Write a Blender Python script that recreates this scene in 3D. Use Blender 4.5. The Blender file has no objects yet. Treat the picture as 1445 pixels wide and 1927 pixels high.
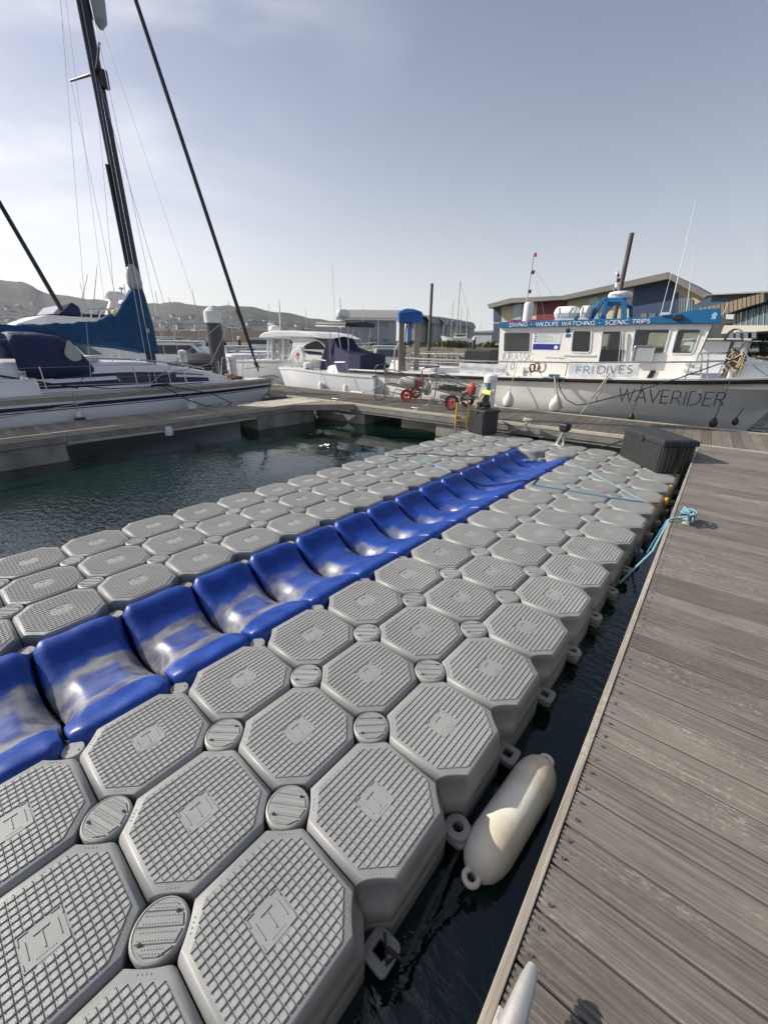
import bpy, bmesh, math, random
from mathutils import Vector, Matrix
random.seed(7)
R = math.radians
scn = bpy.context.scene
col = scn.collection

# ------------------------------------------------------------------ camera
FPX, PITCH, YAW, ROLL = 768.14, .3951, -.7134, .0122          # focal length in pixels of the 1445 px wide photo
CAM = Vector((2.9844, -.5618, 1.748))
fw = Vector((math.sin(YAW)*math.cos(PITCH), math.cos(YAW)*math.cos(PITCH), -math.sin(PITCH)))
rt = Vector((math.cos(YAW), -math.sin(YAW), 0)); up_ = rt.cross(fw)
r2 = rt*math.cos(ROLL)+up_*math.sin(ROLL); u2 = -rt*math.sin(ROLL)+up_*math.cos(ROLL)
cd = bpy.data.cameras.new('camera'); cam = bpy.data.objects.new('camera', cd); col.objects.link(cam)
cd.sensor_fit = 'HORIZONTAL'; cd.sensor_width = 36; cd.lens = 36*FPX/1445
cd.clip_start = .05; cd.clip_end = 9000
mm = Matrix((r2, u2, -fw)).transposed().to_4x4(); mm.translation = CAM
cam.matrix_world = mm; scn.camera = cam

# ------------------------------------------------------------------ light
SUN_AZ, SUN_EL = R(28), R(32)
sdir = Vector((-math.cos(SUN_EL)*math.cos(SUN_AZ), -math.cos(SUN_EL)*math.sin(SUN_AZ), math.sin(SUN_EL)))
world = bpy.data.worlds.new('World'); scn.world = world; world.use_nodes = True
wn = world.node_tree; wn.nodes.clear()
def wnode(t, **k):
    n = wn.nodes.new(t)
    for a, b in k.items(): setattr(n, a, b)
    return n
sky = wnode('ShaderNodeTexSky', sky_type='NISHITA', sun_disc=False)
sky.sun_elevation = SUN_EL; sky.sun_rotation = math.atan2(sdir.x, sdir.y)
sky.air_density = 1.0; sky.dust_density = 1.2; sky.ozone_density = 1.5
def wl(a, b): wn.links.new(a, b)
def wm_(op, a, b=None, c=None, clamp=False):
    n = wnode('ShaderNodeMath', operation=op, use_clamp=clamp)
    for i, v in enumerate((a, b, c)):
        if v is None: continue
        if isinstance(v, (int, float)): n.inputs[i].default_value = v
        else: wl(v, n.inputs[i])
    return n.outputs[0]
hs = wnode('ShaderNodeHueSaturation'); hs.inputs['Saturation'].default_value = .82; hs.inputs['Value'].default_value = 1.25; tn = wnode('ShaderNodeMixRGB', blend_type='MULTIPLY'); tn.inputs[0].default_value = 1; tn.inputs[2].default_value = (1.05, .98, 1.06, 1); wl(sky.outputs[0], tn.inputs[1]); wl(tn.outputs[0], hs.inputs['Color'])
tc = wnode('ShaderNodeTexCoord')
# veil of sea haze: thick at the horizon, whiter towards the sun
sp = wnode('ShaderNodeSeparateXYZ'); wl(tc.outputs['Generated'], sp.inputs[0])
hz = wm_('POWER', 2.718, wm_('MULTIPLY', wm_('MAXIMUM', sp.outputs[2], 0), -5.2))
dt = wnode('ShaderNodeVectorMath', operation='DOT_PRODUCT'); wl(tc.outputs['Generated'], dt.inputs[0]); dt.inputs[1].default_value = sdir
sunw = wm_('POWER', wm_('MULTIPLY_ADD', dt.outputs['Value'], .5, .5, clamp=True), 2.2)
hc = wnode('ShaderNodeMixRGB'); hc.inputs[1].default_value = (7.5, 8.1, 8.15, 1); hc.inputs[2].default_value = (16., 16.2, 15.0, 1); wl(sunw, hc.inputs[0])
m1 = wnode('ShaderNodeMixRGB'); wl(wm_('MULTIPLY', hz, .93), m1.inputs[0]); wl(hs.outputs[0], m1.inputs[1]); wl(hc.outputs[0], m1.inputs[2])
# thin cirrus, denser on the sun side
mp = wnode('ShaderNodeMapping'); mp.inputs['Scale'].default_value = (1.0, 1.6, 4.2); mp.inputs['Rotation'].default_value = (.25, .2, .6)
nz = wnode('ShaderNodeTexNoise'); nz.inputs['Scale'].default_value = 1.5; nz.inputs['Detail'].default_value = 7; nz.inputs['Roughness'].default_value = .52; nz.inputs['Distortion'].default_value = .5
wl(tc.outputs['Generated'], mp.inputs[0]); wl(mp.outputs[0], nz.inputs['Vector'])
rp = wnode('ShaderNodeValToRGB'); rp.color_ramp.interpolation = 'EASE'; rp.color_ramp.elements[0].position = .40; rp.color_ramp.elements[1].position = .74; wl(nz.outputs[0], rp.inputs[0])
cf = wm_('MULTIPLY', rp.outputs[0], wm_('MULTIPLY_ADD', sunw, 2.6, -1.12), clamp=True)
mx = wnode('ShaderNodeMixRGB'); wl(wm_('MULTIPLY', cf, .75), mx.inputs[0]); wl(m1.outputs[0], mx.inputs[1]); mx.inputs[2].default_value = (14.2, 14.3, 14.4, 1)
bg = wnode('ShaderNodeBackground'); bg.inputs['Strength'].default_value = .076
lv = wnode('ShaderNodeMixRGB', blend_type='MULTIPLY'); lv.inputs[0].default_value = 1; lv.inputs[2].default_value = (1.02, .995, 1.0, 1); wl(mx.outputs[0], lv.inputs[1])
wl(lv.outputs[0], bg.inputs['Color'])
wo = wnode('ShaderNodeOutputWorld'); wn.links.new(bg.outputs[0], wo.inputs['Surface'])
sl = bpy.data.lights.new('sun', 'SUN'); sl.energy = 5; sl.angle = R(.6); sl.color = (1, .94, .84)
so = bpy.data.objects.new('sun', sl); col.objects.link(so)
so.rotation_euler = (-sdir).to_track_quat('-Z', 'Y').to_euler(); so.location = (-20, 0, 30)
scn.view_settings.view_transform = 'Standard'; scn.view_settings.look = 'None'
scn.view_settings.gamma = 1; scn.view_settings.use_curve_mapping = False; scn.view_settings.exposure = .26

# ------------------------------------------------------------------ helpers
def ray(x, y): return fw + r2*((x-722.5)/FPX) + u2*((963.5-y)/FPX)
def Pz(x, y, z): d = ray(x, y); return CAM + d*((z-CAM.z)/d.z)
def Px(x, y, x0): d = ray(x, y); return CAM + d*((x0-CAM.x)/d.x)
def Pd(x, y, dist): return CAM + ray(x, y)*dist
class Plane:                                   # a vertical plane through two ground points
    def __init__(s, A, B):
        s.A = Vector((A[0], A[1], 0)); s.d = (Vector((B[0], B[1], 0))-s.A); s.L = s.d.length; s.d.normalize()
        s.n = Vector((-s.d.y, s.d.x, 0))
    def P(s, x, y, off=0):
        d = ray(x, y); t = ((s.A+s.n*off-CAM).dot(s.n))/d.dot(s.n); return CAM+d*t
    def uv(s, x, y, off=0):
        p = s.P(x, y, off); return (p-s.A).dot(s.d), p.z
    def M(s, z=0):
        m = Matrix((s.d, s.n, Vector((0, 0, 1)))).transposed().to_4x4(); m.translation = Vector((s.A.x, s.A.y, z)); return m
WM = {}
def wm(o): return WM.get(o.name, Matrix.Identity(4))
def tag(o, label=None, cat=None, group=None, kind=None):
    if label: o['label'] = label
    if cat: o['category'] = cat
    if group: o['group'] = group
    if kind: o['kind'] = kind
    return o
def thing(name, label, cat, M=None, group=None):
    o = bpy.data.objects.new(name, None); col.objects.link(o); o.empty_display_size = .2
    M = M or Matrix.Identity(4); o.matrix_world = M; WM[o.name] = M.copy()
    return tag(o, label, cat, group)
def T(x, y, z=0, rz=0): return Matrix.Translation((x, y, z)) @ Matrix.Rotation(rz, 4, 'Z')
class MB:
    def __init__(s, M=None): s.v = []; s.f = []; s.M = M or Matrix.Identity(4)
    def pts(s, ps):
        b = len(s.v); s.v += [s.M @ Vector(p) for p in ps]; return b
    def box(s, lo, hi, M=None):
        x0, y0, z0 = lo; x1, y1, z1 = hi
        ps = [Vector(p) for p in ((x0,y0,z0),(x1,y0,z0),(x1,y1,z0),(x0,y1,z0),(x0,y0,z1),(x1,y0,z1),(x1,y1,z1),(x0,y1,z1))]
        if M is not None: ps = [M @ p for p in ps]
        b = s.pts(ps)
        s.f += [tuple(b+i for i in f) for f in ((0,3,2,1),(4,5,6,7),(0,1,5,4),(1,2,6,5),(2,3,7,6),(3,0,4,7))]; return s
    def cbox(s, c, d, M=None): return s.box([c[i]-d[i]/2 for i in range(3)], [c[i]+d[i]/2 for i in range(3)], M)
    def poly(s, ps):
        b = s.pts(ps); s.f.append(tuple(range(b, b+len(ps)))); return s
    def loft(s, rings, closed=True, caps=True):
        n = len(rings[0]); bs = [s.pts(r) for r in rings]
        for a, c in zip(bs, bs[1:]):
            for i in range(n if closed else n-1):
                j = (i+1) % n; s.f.append((a+i, a+j, c+j, c+i))
        if caps and closed:
            s.f.append(tuple(bs[0]+i for i in range(n))[::-1]); s.f.append(tuple(bs[-1]+i for i in range(n)))
        return s
    def prism(s, outline, off):                # outline: 3-D points, off: extrusion vector
        off = Vector(off); return s.loft([[Vector(p) for p in outline], [Vector(p)+off for p in outline]])
    def tube(s, pts, r, n=8, caps=True, r2_=None, closed=False):
        pts = [Vector(p) for p in pts]; N = len(pts); rings = []
        ref = None
        for i, p in enumerate(pts):
            if closed: d = pts[(i+1) % N]-pts[i-1]
            else: d = pts[min(i+1, N-1)]-pts[max(i-1, 0)]
            if d.length < 1e-9: d = Vector((0, 0, 1))
            d.normalize()
            if ref is None: ref = Vector((0, 0, 1)) if abs(d.z) < .9 else Vector((1, 0, 0))
            a = (ref - d*ref.dot(d)); a.normalize(); ref = a; b = d.cross(a)
            rr = r if r2_ is None else r+(r2_-r)*i/(N-1)
            if isinstance(r, (list, tuple)): rr = r[i]
            rings.append([p+(a*math.cos(2*math.pi*k/n)+b*math.sin(2*math.pi*k/n))*rr for k in range(n)])
        if closed: rings.append(rings[0]); return s.loft(rings, True, False)
        return s.loft(rings, True, caps)
    def cyl(s, p0, p1, r, n=16, r1=None): return s.tube([p0, p1], r, n, True, r if r1 is None else r1)
    def lathe(s, prof, c=(0, 0, 0), n=20, axis=None, caps=True):   # prof: (radius, height)
        q = Vector((0, 0, 1)).rotation_difference(Vector(axis)) if axis is not None else None
        rings = []
        for r, h in prof:
            ring = []
            for k in range(n):
                p = Vector((r*math.cos(2*math.pi*k/n), r*math.sin(2*math.pi*k/n), h))
                if q is not None: p = q @ p
                ring.append(p+Vector(c))
            rings.append(ring)
        return s.loft(rings, True, caps)
    def ball(s, c, r, n=12, sc=(1, 1, 1)):
        prof = [(max(1e-4, math.sin(math.pi*i/(n//2))), -math.cos(math.pi*i/(n//2))) for i in range(n//2+1)]
        return s.loft([[Vector((c[0]+a*r*sc[0]*math.cos(2*math.pi*k/n), c[1]+a*r*sc[1]*math.sin(2*math.pi*k/n), c[2]+h*r*sc[2])) for k in range(n)] for a, h in prof])
    def mesh(s, name, mat, parent=None, smooth=False, recalc=True, merge=0):
        inv = wm(parent).inverted() if parent is not None else Matrix.Identity(4)
        me = bpy.data.meshes.new(name); me.from_pydata([inv @ v for v in s.v], [], s.f)
        bm = bmesh.new(); bm.from_mesh(me)
        if merge: bmesh.ops.remove_doubles(bm, verts=bm.verts, dist=merge)
        if recalc: bmesh.ops.recalc_face_normals(bm, faces=bm.faces)
        bm.to_mesh(me); bm.free()
        if smooth:
            for p in me.polygons: p.use_smooth = True
            if smooth != 'all':
                try: me.set_sharp_from_angle(angle=R(smooth if smooth is not True else 38))
                except Exception: pass
        for m in (mat if isinstance(mat, (list, tuple)) else [mat]): me.materials.append(m)
        return me
    def build(s, name, mat, parent=None, smooth=False, bevel=0, kind=None, recalc=True, merge=0, seg=2):
        me = s.mesh(name, mat, parent, smooth, recalc, merge)
        o = bpy.data.objects.new(name, me); col.objects.link(o)
        if parent is not None: o.parent = parent; WM[o.name] = wm(parent)
        else: WM[o.name] = Matrix.Identity(4)
        if bevel:
            b = o.modifiers.new('bevel', 'BEVEL'); b.width = bevel; b.segments = seg; b.limit_method = 'ANGLE'; b.angle_limit = R(40)
        if kind: o['kind'] = kind
        return o
def inst(src, parent, M=None, name=None):       # a copy that shares mesh data; M is local to the parent
    c = src.copy(); col.objects.link(c); c.parent = parent; c.matrix_parent_inverse = Matrix.Identity(4)
    c.matrix_basis = M or Matrix.Identity(4); WM[c.name] = wm(parent) @ c.matrix_basis
    return c
def copy_tree(o, M):
    c = o.copy(); col.objects.link(c); c.matrix_world = M; WM[c.name] = M.copy()
    def rec(a, b):
        for ch in a.children:
            d = ch.copy(); col.objects.link(d); d.parent = b; WM[d.name] = wm(b); rec(ch, d)
    rec(o, c); return c
def lerp(a, b, t): return a+(b-a)*t
def interp(tab, x):
    if x <= tab[0][0]: return tab[0][1]
    for (a, b), (c, d) in zip(tab, tab[1:]):
        if x <= c: return b+(d-b)*(x-a)/(c-a)
    return tab[-1][1]
def sint(tab, x):                               # smooth interpolation (catmull style on table)
    xs = [t[0] for t in tab]
    if x <= xs[0]: return tab[0][1]
    if x >= xs[-1]: return tab[-1][1]
    i = max(k for k in range(len(xs)) if xs[k] <= x); i = min(i, len(xs)-2)
    p1, p2 = tab[i], tab[i+1]; p0 = tab[max(i-1, 0)]; p3 = tab[min(i+2, len(tab)-1)]
    h = p2[0]-p1[0]; t = (x-p1[0])/h
    m1 = (p2[1]-p0[1])/(p2[0]-p0[0])*h; m2 = (p3[1]-p1[1])/(p3[0]-p1[0])*h
    return (2*t**3-3*t**2+1)*p1[1]+(t**3-2*t**2+t)*m1+(-2*t**3+3*t**2)*p2[1]+(t**3-t**2)*m2
def sag(a, b, s, n=14):
    a = Vector(a); b = Vector(b); return [a.lerp(b, i/n)-Vector((0, 0, 4*s*(i/n)*(1-i/n))) for i in range(n+1)]

# ------------------------------------------------------------------ materials
def mat(name, c, rough=.5, metal=0, var=.0, vscale=4, bump=0, bscale=30, c2=None, stretch=None, rnd=0, spec=None, world_co=False, detail=5, lo=.35, hi=.68, alpha=None, bdist=.01):
    m = bpy.data.materials.new(name); m.use_nodes = True; nt = m.node_tree; b = nt.nodes['Principled BSDF']
    b.inputs['Roughness'].default_value = rough; b.inputs['Metallic'].default_value = metal
    if spec is not None: b.inputs['Specular IOR Level'].default_value = spec
    b.inputs['Base Color'].default_value = (*c, 1); m.diffuse_color = (*c, 1)
    if alpha is not None: b.inputs['Alpha'].default_value = alpha
    def node(t, **k):
        n = nt.nodes.new(t)
        for a, v in k.items(): setattr(n, a, v)
        return n
    src = node('ShaderNodeNewGeometry').outputs['Position'] if world_co else node('ShaderNodeTexCoord').outputs['Object']
    oi = None
    if rnd or (var and not world_co):
        oi = node('ShaderNodeObjectInfo')
        ad = node('ShaderNodeVectorMath', operation='ADD'); cb = node('ShaderNodeMath', operation='MULTIPLY'); cb.inputs[1].default_value = 37.
        nt.links.new(oi.outputs['Random'], cb.inputs[0]); nt.links.new(src, ad.inputs[0]); nt.links.new(cb.outputs[0], ad.inputs[1]); src = ad.outputs[0]
    if stretch:
        mp = node('ShaderNodeMapping'); mp.inputs['Scale'].default_value = stretch; nt.links.new(src, mp.inputs[0]); src = mp.outputs[0]
    cur = None
    if var or c2:
        n = node('ShaderNodeTexNoise'); n.inputs['Scale'].default_value = vscale; n.inputs['Detail'].default_value = detail; nt.links.new(src, n.inputs['Vector'])
        rp = node('ShaderNodeValToRGB'); rp.color_ramp.elements[0].position = lo; rp.color_ramp.elements[1].position = hi
        cc = c2 if c2 else tuple(x*(1-var) for x in c)
        rp.color_ramp.elements[0].color = (*cc, 1); rp.color_ramp.elements[1].color = (*c, 1)
        nt.links.new(n.outputs[0], rp.inputs[0]); cur = rp.outputs[0]
    if rnd:
        hv = node('ShaderNodeHueSaturation'); ml = node('ShaderNodeMapRange'); ml.inputs['To Min'].default_value = 1-rnd; ml.inputs['To Max'].default_value = 1+rnd
        nt.links.new(oi.outputs['Random'], ml.inputs[0]); nt.links.new(ml.outputs[0], hv.inputs['Value'])
        if cur is not None: nt.links.new(cur, hv.inputs['Color'])
        else: hv.inputs['Color'].default_value = (*c, 1)
        cur = hv.outputs[0]
    if cur is not None: nt.links.new(cur, b.inputs['Base Color'])
    if bump:
        n = node('ShaderNodeTexNoise'); n.inputs['Scale'].default_value = bscale; n.inputs['Detail'].default_value = 4; nt.links.new(src, n.inputs['Vector'])
        bp = node('ShaderNodeBump'); bp.inputs['Strength'].default_value = bump; bp.inputs['Distance'].default_value = bdist
        nt.links.new(n.outputs[0], bp.inputs['Height']); nt.links.new(bp.outputs[0], b.inputs['Normal'])
    return m
M = {}
M['float'] = mat('grey_plastic', (.285, .288, .28), .48, var=.16, vscale=5, bump=.12, bscale=90, rnd=.05)
M['tread'] = mat('grey_plastic_tread', (.335, .337, .328), .42, var=.14, vscale=7, rnd=.05)
M['cap'] = mat('grey_plastic_cap', (.31, .31, .295), .42, var=.18, vscale=14, rnd=.07)
M['hole'] = mat('dark_hole', (.01, .01, .01), .8)
M['white'] = mat('white_gelcoat', (.78, .78, .76), .28, var=.06, vscale=1.3)
M['white2'] = mat('white_moulding', (.72, .73, .73), .38, var=.1, vscale=3)
M['hullwhite'] = mat('white_hull', (.78, .80, .83), .25, var=.06, vscale=.9)
M['workwhite'] = mat('workboat_white', (.88, .86, .82), .33, var=.07, vscale=1.1, c2=(.80, .77, .71))
M['navy'] = mat('navy_paint', (.012, .016, .05), .35)
M['black'] = mat('black_rubber', (.012, .012, .014), .55, var=.3, vscale=9)
M['blackpaint'] = mat('black_paint', (.01, .01, .012), .3)
M['steel'] = mat('stainless', (.62, .62, .62), .22, metal=1)
M['galv'] = mat('galvanised', (.45, .45, .44), .45, metal=.8, var=.2, vscale=20)
M['alu'] = mat('cast_aluminium', (.62, .60, .55), .42, metal=.55, var=.15, vscale=30, bump=.1, bscale=120)
M['glass'] = mat('dark_glass', (.018, .022, .025), .04, spec=.8)
M['frame_grey'] = mat('dull_frame_tube', (.16, .16, .16), .4, metal=.5)
M['screw'] = mat('dull_screw', (.10, .095, .09), .6, metal=.3)
M['glass2'] = mat('pale_glass', (.10, .13, .15), .05, spec=.8)
M['cover'] = mat('teal_blue_canvas', (.006, .075, .19), .75, var=.3, vscale=5, bump=1, bscale=6, bdist=.05)
M['hood'] = mat('navy_canvas', (.009, .02, .085), .7, var=.3, vscale=5, bump=1, bscale=4, bdist=.05)
M['vinyl'] = mat('clear_vinyl_window', (.42, .44, .42), .25, var=.15, vscale=3)
M['roofblue'] = mat('workboat_blue', (.008, .125, .30), .38, var=.1, vscale=2)
M['txtwhite'] = mat('white_lettering', (.8, .82, .84), .5)
M['txtblue'] = mat('blue_lettering', (.02, .12, .36), .4)
M['txtdark'] = mat('dark_lettering', (.02, .02, .03), .4)
M['txtteal'] = mat('teal_lettering', (.03, .22, .32), .4)
M['txtgrey'] = mat('grey_lettering', (.33, .36, .38), .4)
M['mast'] = mat('dark_anodised_mast', (.022, .024, .032), .35, metal=.2, var=.2, vscale=4)
M['rope_w'] = mat('white_rope', (.5, .48, .42), .85, var=.3, vscale=60, bump=.6, bscale=160)
M['rope_d'] = mat('dark_rope', (.035, .037, .045), .85, var=.3, vscale=60)
M['rope_b'] = mat('pale_blue_rope', (.24, .44, .54), .8, var=.3, vscale=80, bump=.6, bscale=200)
M['rope_b2'] = mat('deep_blue_rope', (.05, .23, .42), .8, var=.3, vscale=80, bump=.6, bscale=200)
M['rope_o'] = mat('orange_rope', (.26, .09, .06), .85, var=.3, vscale=60)
M['rope_t'] = mat('tan_rope', (.42, .34, .22), .85, var=.3, vscale=60)
M['red'] = mat('red_plastic', (.42, .012, .014), .5, var=.2, vscale=8)
M['orange'] = mat('orange_plastic', (.62, .06, .03), .5)
M['yellow'] = mat('yellow_paint', (.72, .47, .04), .45, var=.2, vscale=14)
M['yellowfoam'] = mat('yellow_foam', (.75, .66, .25), .8, var=.15, vscale=30)
M['green'] = mat('green_panel', (.006, .085, .055), .4)
M['boxgrey'] = mat('dark_resin_box', (.034, .037, .038), .5, var=.2, vscale=10, bump=.2, bscale=60)
M['fender'] = mat('stained_white_vinyl', (.74, .72, .65), .45, c2=(.54, .47, .34), vscale=5.5, bump=.1, bscale=60, lo=.3, hi=.6, detail=9)
M['fenderw'] = mat('white_vinyl', (.74, .73, .69), .4, var=.15, vscale=5)
M['fendernavy'] = mat('navy_vinyl', (.012, .03, .07), .45, var=.2, vscale=6)
M['conc'] = mat('float_concrete', (.30, .29, .26), .85, c2=(.17, .165, .14), vscale=3.2, bump=.5, bscale=28)
M['alutrim'] = mat('weathered_galvanised_frame', (.27, .265, .245), .6, metal=.15, var=.35, vscale=6, bump=.15)
M['rock'] = mat('limestone', (.42, .385, .32), .9, c2=(.20, .18, .145), vscale=1.4, bump=.6, bscale=4, rnd=.25)
M['grass'] = mat('scrub', (.10, .12, .045), .9, c2=(.045, .06, .025), vscale=.9, bump=.5, bscale=3, world_co=True)

def pane_mat():
    m = bpy.data.materials.new('tinted_clear_pane'); m.use_nodes = True; nt = m.node_tree; nt.nodes.clear()
    o = nt.nodes.new('ShaderNodeOutputMaterial'); mix = nt.nodes.new('ShaderNodeMixShader'); tr = nt.nodes.new('ShaderNodeBsdfTransparent'); gl = nt.nodes.new('ShaderNodeBsdfGlossy'); fr = nt.nodes.new('ShaderNodeFresnel')
    tr.inputs[0].default_value = (.74, .78, .78, 1); gl.inputs['Roughness'].default_value = .03; fr.inputs[0].default_value = 1.6
    nt.links.new(fr.outputs[0], mix.inputs[0]); nt.links.new(tr.outputs[0], mix.inputs[1]); nt.links.new(gl.outputs[0], mix.inputs[2]); nt.links.new(mix.outputs[0], o.inputs[0]); return m
M['clearpane'] = pane_mat()
def plasticmat(name, c, rough, rnd=.05):
    m = bpy.data.materials.new(name); m.use_nodes = True; nt = m.node_tree; b = nt.nodes['Principled BSDF']; L = nt.links.new
    def N(t, **k):
        n = nt.nodes.new(t)
        for a, v in k.items(): setattr(n, a, v)
        return n
    gp = N('ShaderNodeNewGeometry'); oi = N('ShaderNodeObjectInfo')
    def noise(sc, det, st=(1, 1, 1), rough_=.6):
        mp = N('ShaderNodeMapping'); mp.inputs['Scale'].default_value = st; L(gp.outputs['Position'], mp.inputs[0])
        n = N('ShaderNodeTexNoise'); n.inputs['Scale'].default_value = sc; n.inputs['Detail'].default_value = det; n.inputs['Roughness'].default_value = rough_; L(mp.outputs[0], n.inputs['Vector']); return n.outputs[0]
    def ramp(i, p0, p1, c0, c1):
        r = N('ShaderNodeValToRGB'); r.color_ramp.elements[0].position = p0; r.color_ramp.elements[1].position = p1; r.color_ramp.elements[0].color = (*c0, 1); r.color_ramp.elements[1].color = (*c1, 1); L(i, r.inputs[0]); return r.outputs[0]
    def mul(a, b_, f=1.):
        x = N('ShaderNodeMixRGB', blend_type='MULTIPLY'); x.inputs[0].default_value = f; L(a, x.inputs[1]); L(b_, x.inputs[2]); return x.outputs[0]
    base = ramp(noise(2.3, 7), .3, .7, tuple(x*.84 for x in c), tuple(x*1.05 for x in c))
    grime = ramp(noise(9, 8, (1, 1, 1), .7), .56, .74, (1, 1, 1), (.74, .72, .62)); base = mul(base, grime, .7)
    spots = ramp(noise(46, 3), .70, .745, (1, 1, 1), (.55, .52, .42)); base = mul(base, spots, .55)
    scr = ramp(noise(22, 4, (.22, 2.6, 1)), .64, .70, (1, 1, 1), (1.22, 1.22, 1.2)); base = mul(base, scr, .6)
    hv = N('ShaderNodeHueSaturation'); mr = N('ShaderNodeMapRange'); mr.inputs['To Min'].default_value = 1-rnd; mr.inputs['To Max'].default_value = 1+rnd; L(oi.outputs['Random'], mr.inputs[0]); L(mr.outputs[0], hv.inputs['Value']); L(base, hv.inputs['Color']); L(hv.outputs[0], b.inputs['Base Color'])
    rr = N('ShaderNodeMapRange'); rr.inputs['To Min'].default_value = rough-.1; rr.inputs['To Max'].default_value = rough+.14; L(noise(6, 5), rr.inputs[0]); L(rr.outputs[0], b.inputs['Roughness'])
    bp = N('ShaderNodeBump'); bp.inputs['Strength'].default_value = .16; bp.inputs['Distance'].default_value = .003; L(noise(160, 3), bp.inputs['Height']); L(bp.outputs[0], b.inputs['Normal'])
    return m
M['float'] = plasticmat('grey_plastic', (.272, .276, .270), .46)
M['tread'] = plasticmat('grey_plastic_tread', (.300, .304, .294), .42)
M['cap'] = plasticmat('grey_plastic_cap', (.312, .314, .302), .44, .09)
def woodmat(name, c, c2, c3, along=0, edge=0):
    m = bpy.data.materials.new(name); m.use_nodes = True; nt = m.node_tree; b = nt.nodes['Principled BSDF']; L = nt.links.new
    def N(t, **k):
        n = nt.nodes.new(t)
        for a, v in k.items(): setattr(n, a, v)
        return n
    tc = N('ShaderNodeTexCoord'); oi = N('ShaderNodeObjectInfo'); ml = N('ShaderNodeMath', operation='MULTIPLY'); ml.inputs[1].default_value = 53
    L(oi.outputs['Random'], ml.inputs[0]); ad = N('ShaderNodeVectorMath', operation='ADD'); L(tc.outputs['Object'], ad.inputs[0]); L(ml.outputs[0], ad.inputs[1])
    def noise(sc, st, det=6, rough=.6, dist=0):
        mp = N('ShaderNodeMapping'); mp.inputs['Scale'].default_value = st; L(ad.outputs[0], mp.inputs[0])
        n = N('ShaderNodeTexNoise'); n.inputs['Scale'].default_value = sc; n.inputs['Detail'].default_value = det; n.inputs['Roughness'].default_value = rough; n.inputs['Distortion'].default_value = dist
        L(mp.outputs[0], n.inputs['Vector']); return n.outputs[0]
    def ramp(i, p0, p1, c0=(0, 0, 0), c1=(1, 1, 1)):
        r = N('ShaderNodeValToRGB'); r.color_ramp.elements[0].position = p0; r.color_ramp.elements[1].position = p1
        r.color_ramp.elements[0].color = (*c0, 1); r.color_ramp.elements[1].color = (*c1, 1); L(i, r.inputs[0]); return r.outputs[0]
    st = (1.2, 60, 60) if along == 0 else (60, 1.2, 60)
    st2 = (3.5, 9, 9) if along == 0 else (9, 3.5, 9)
    g = noise(2.2, st, 8, .7, .3); base = ramp(g, .36, .66, c2, c)
    w = noise(1.6, (.8, 3.2, 3.2) if along == 0 else (3.2, .8, 3.2), 5, .6); w2 = noise(9, st2, 6, .75, .6)
    wm_ = N('ShaderNodeMath', operation='MULTIPLY'); L(ramp(w, .5, .68), wm_.inputs[0]); L(ramp(w2, .52, .62), wm_.inputs[1])
    mx = N('ShaderNodeMixRGB'); L(wm_.outputs[0], mx.inputs[0]); L(base, mx.inputs[1]); mx.inputs[2].default_value = (*c3, 1)
    gr = noise(3, (1, 1, 1), 4); mx2 = N('ShaderNodeMixRGB', blend_type='MULTIPLY'); mx2.inputs[0].default_value = .55
    L(mx.outputs[0], mx2.inputs[1]); L(ramp(gr, .3, .7, (.62, .64, .58), (1.08, 1.04, 1.0)), mx2.inputs[2])
    hv = N('ShaderNodeHueSaturation'); mr = N('ShaderNodeMapRange'); mr.inputs['To Min'].default_value = .78; mr.inputs['To Max'].default_value = 1.18
    L(oi.outputs['Random'], mr.inputs[0]); L(mr.outputs[0], hv.inputs['Value']); L(mx2.outputs[0], hv.inputs['Color'])
    L(hv.outputs[0], b.inputs['Base Color']); b.inputs['Roughness'].default_value = .5
    bp = N('ShaderNodeBump'); bp.inputs['Strength'].default_value = .35; bp.inputs['Distance'].default_value = .004; L(g, bp.inputs['Height']); L(bp.outputs[0], b.inputs['Normal'])
    return m
M['plank'] = woodmat('weathered_grooved_hardwood', (.270, .245, .220), (.125, .109, .096), (.43, .40, .36))
M['plank2'] = woodmat('weathered_walkway_boards', (.27, .245, .215), (.15, .13, .11), (.40, .37, .33), along=1)
M['plank3'] = woodmat('sunbleached_finger_boards', (.42, .38, .31), (.22, .19, .15), (.55, .50, .42))
M['trim'] = woodmat('pale_timber_edge_strip', (.50, .45, .38), (.28, .24, .20), (.6, .56, .5), along=1)
M['trimx'] = woodmat('pale_timber_walkway_strip', (.62, .57, .46), (.36, .32, .25), (.7, .66, .56), along=0)

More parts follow.
